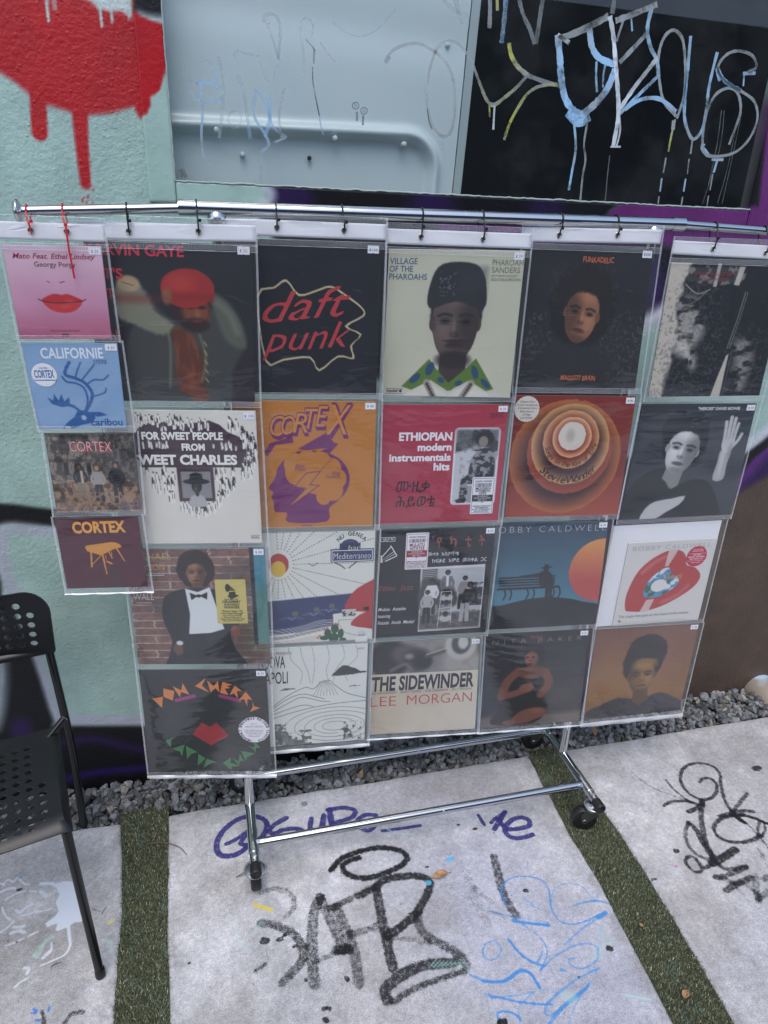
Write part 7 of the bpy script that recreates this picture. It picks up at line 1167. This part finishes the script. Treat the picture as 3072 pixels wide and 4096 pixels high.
# ------------------------------------------------------------------ black perforated chair
def plate(W_, H_, holes, hr, out, step, fmap, name, parent, mat, th):
    pts = []; edges = []
    def loop(q):
        k_ = len(pts); pts.extend(q); edges.extend((k_+i, k_+(i+1) % len(q)) for i in range(len(q)))
    loop(out)
    for a, b_ in holes: loop([(a+hr*math.cos(i*6.2832/16), b_+hr*math.sin(i*6.2832/16)) for i in range(16)])
    for a in np.arange(step, W_, step):
        for b_ in np.arange(step*.5, H_, step*.5):
            if all((a-x)**2+(b_-y)**2 > (hr*1.25)**2 for x, y in holes) and inside((a, b_), out): pts.append((a, b_))
    r = delaunay_2d_cdt([Vector(q) for q in pts], edges, [], 1, 1e-6); vs = [np.array(q) for q in r[0]]; fs = []
    for f in r[2]:
        c = sum(vs[i] for i in f)/len(f)
        if all((c[0]-x)**2+(c[1]-y)**2 > (hr*.97)**2 for x, y in holes): fs.append(tuple(f))
    m = MB(); m.add([fmap(*v) for v in vs], fs); o = m.build(name, mat, parent); so_ = o.modifiers.new('s', 'SOLIDIFY'); so_.thickness = th; so_.offset = -1; bv = o.modifiers.new('b', 'BEVEL'); bv.width = .0011; bv.segments = 2; bv.limit_method = 'ANGLE'; bv.angle_limit = .9; bv.harden_normals = True
    return o
def inside(p, poly):
    s = False; n = len(poly)
    for i in range(n):
        a, b_ = poly[i], poly[(i+1) % n]
        if (a[1] > p[1]) != (b_[1] > p[1]) and p[0] < (b_[0]-a[0])*(p[1]-a[1])/(b_[1]-a[1])+a[0]: s = not s
    return s
def rrect(W_, H_, rb_, rt_, n=8):
    q = []
    for cx_, cy_, a, r in ((rb_, rb_, 180, rb_), (W_-rb_, rb_, 270, rb_), (W_-rt_, H_-rt_, 0, rt_), (rt_, H_-rt_, 90, rt_)): q += [(cx_+r*math.cos(math.radians(a+90*t/n)), cy_+r*math.sin(math.radians(a+90*t/n))) for t in range(n+1)]
    return q
CH = P((335, 3300), 2, 0); FD = np.array([.215, -.9766, 0]); LD = np.array([-.9766, -.215, 0]); ZU = np.array([0, 0, 1.]); CW = .40
chair = thing('perforated_chair', tuple(CH), 'black perforated plastic chair with tubular steel legs, cut off by the left edge', 'chair')
z3 = lambda x, y: (x/2.01, 2300+y/2.01)
B0 = P(z3(452, 612), 2, .60); B1 = P(z3(398, 230), 2, .735); BV = (B1-B0)/.135
bmap = lambda a, b_: B0+LD*a+BV*b_-FD*(.028*(1-((a-.205)/.205)**2))+FD*.006*math.sin(b_/.17*3.1)
hs = [(.045+.0275*i, .033+.0262*j) for i in range(12) for j in range(5) if not (i in (0, 11) and j == 4)]
plate(.41, .172, hs, .0086, rrect(.41, .172, .006, .058), .012, bmap, 'backrest', chair, m_blackplastic, .006)
S0, S1, S2 = P(z3(468, 1200), 2, .455), P(z3(548, 1880), 2, .447), P(z3(612, 2150), 2, .402); L0 = np.linalg.norm((S1-S0)[:2]); e_s = (S1-S0)/L0
def smap(a, b_):
    if b_ <= L0: p = S0+e_s*b_
    else:
        t_ = min((b_-L0)/.135, 1); an = t_*1.45; p = S1+np.array([S2[0]-S1[0], S2[1]-S1[1], 0])*math.sin(an)*1.01-ZU*((S1[2]-S2[2])*1.15*(1-math.cos(an)))
    w = 1-((a-CW/2)/(CW/2))**2; ed = min(a, CW-a); bk = max(0, 1-b_/.05)
    return p+LD*a-ZU*(.010*w*min(1, (L0+.13-b_)/.15))-ZU*(.010*max(0, 1-ed/.014)**2)+FD*(.018*bk*w)
hs = [(.046+.0257*i, .052+.0268*j) for i in range(13) for j in range(11) if not (i in (0, 12) and (j < 5 or j > 9))]
plate(CW, L0+.135, hs, .0078, rrect(CW, L0+.085, .02, .012), .012, smap, 'seat', chair, m_blackplastic, .005)
LT = S2+ZU*.014-FD*.028; LFt = P((403, 3905), 2, 0.)
for k_ in (0, 1):
    sh_ = LD*(CW-.02)*k_; inn = LD*(.016 if k_ == 0 else -.006)
    rt = MB(); rt.tube(cr([CH+sh_, CH+sh_+(B0-CH)*.5+ZU*0, B0+sh_+inn-FD*.012, B0+BV*.10+sh_+inn*1.4-FD*.017], 8), .0101, 18); rt.build('rear_leg', m_blackmetal, chair)
    fl = MB(); fl.tube([LFt+sh_, LT+sh_+inn], [.0098, .0104], 18); fl.tube(cr([LT+sh_+inn+(LFt-LT)*.01, LT+sh_+inn*1.2+ZU*.006-FD*.02, S1+sh_+inn*1.5-ZU*.022-FD*.02, S0+sh_+inn*1.5-ZU*.02+FD*.04], 6), .0098, 16); fl.build('front_leg', m_blackmetal, chair)
    con = MB(); cpt = P(z3(520, 1150), 2, .478); con.tube([cpt+sh_+LD*.0, S0+sh_+inn*1.6-ZU*.012+FD*.03], .0092, 16); con.build('seat_bracket', m_blackmetal, chair)
    for q in (CH, LFt): fc = MB(); fc.lathe([(.0001, 0), (.0100, 0), (.0112, .002), (.0112, .022), (.0103, .024)], q+sh_, ZU+(0 if q is CH else 1)*(LT-LFt)/.4*np.array([1, 1, 0]), 20); fc.build('foot_cap', m_rubber, chair)
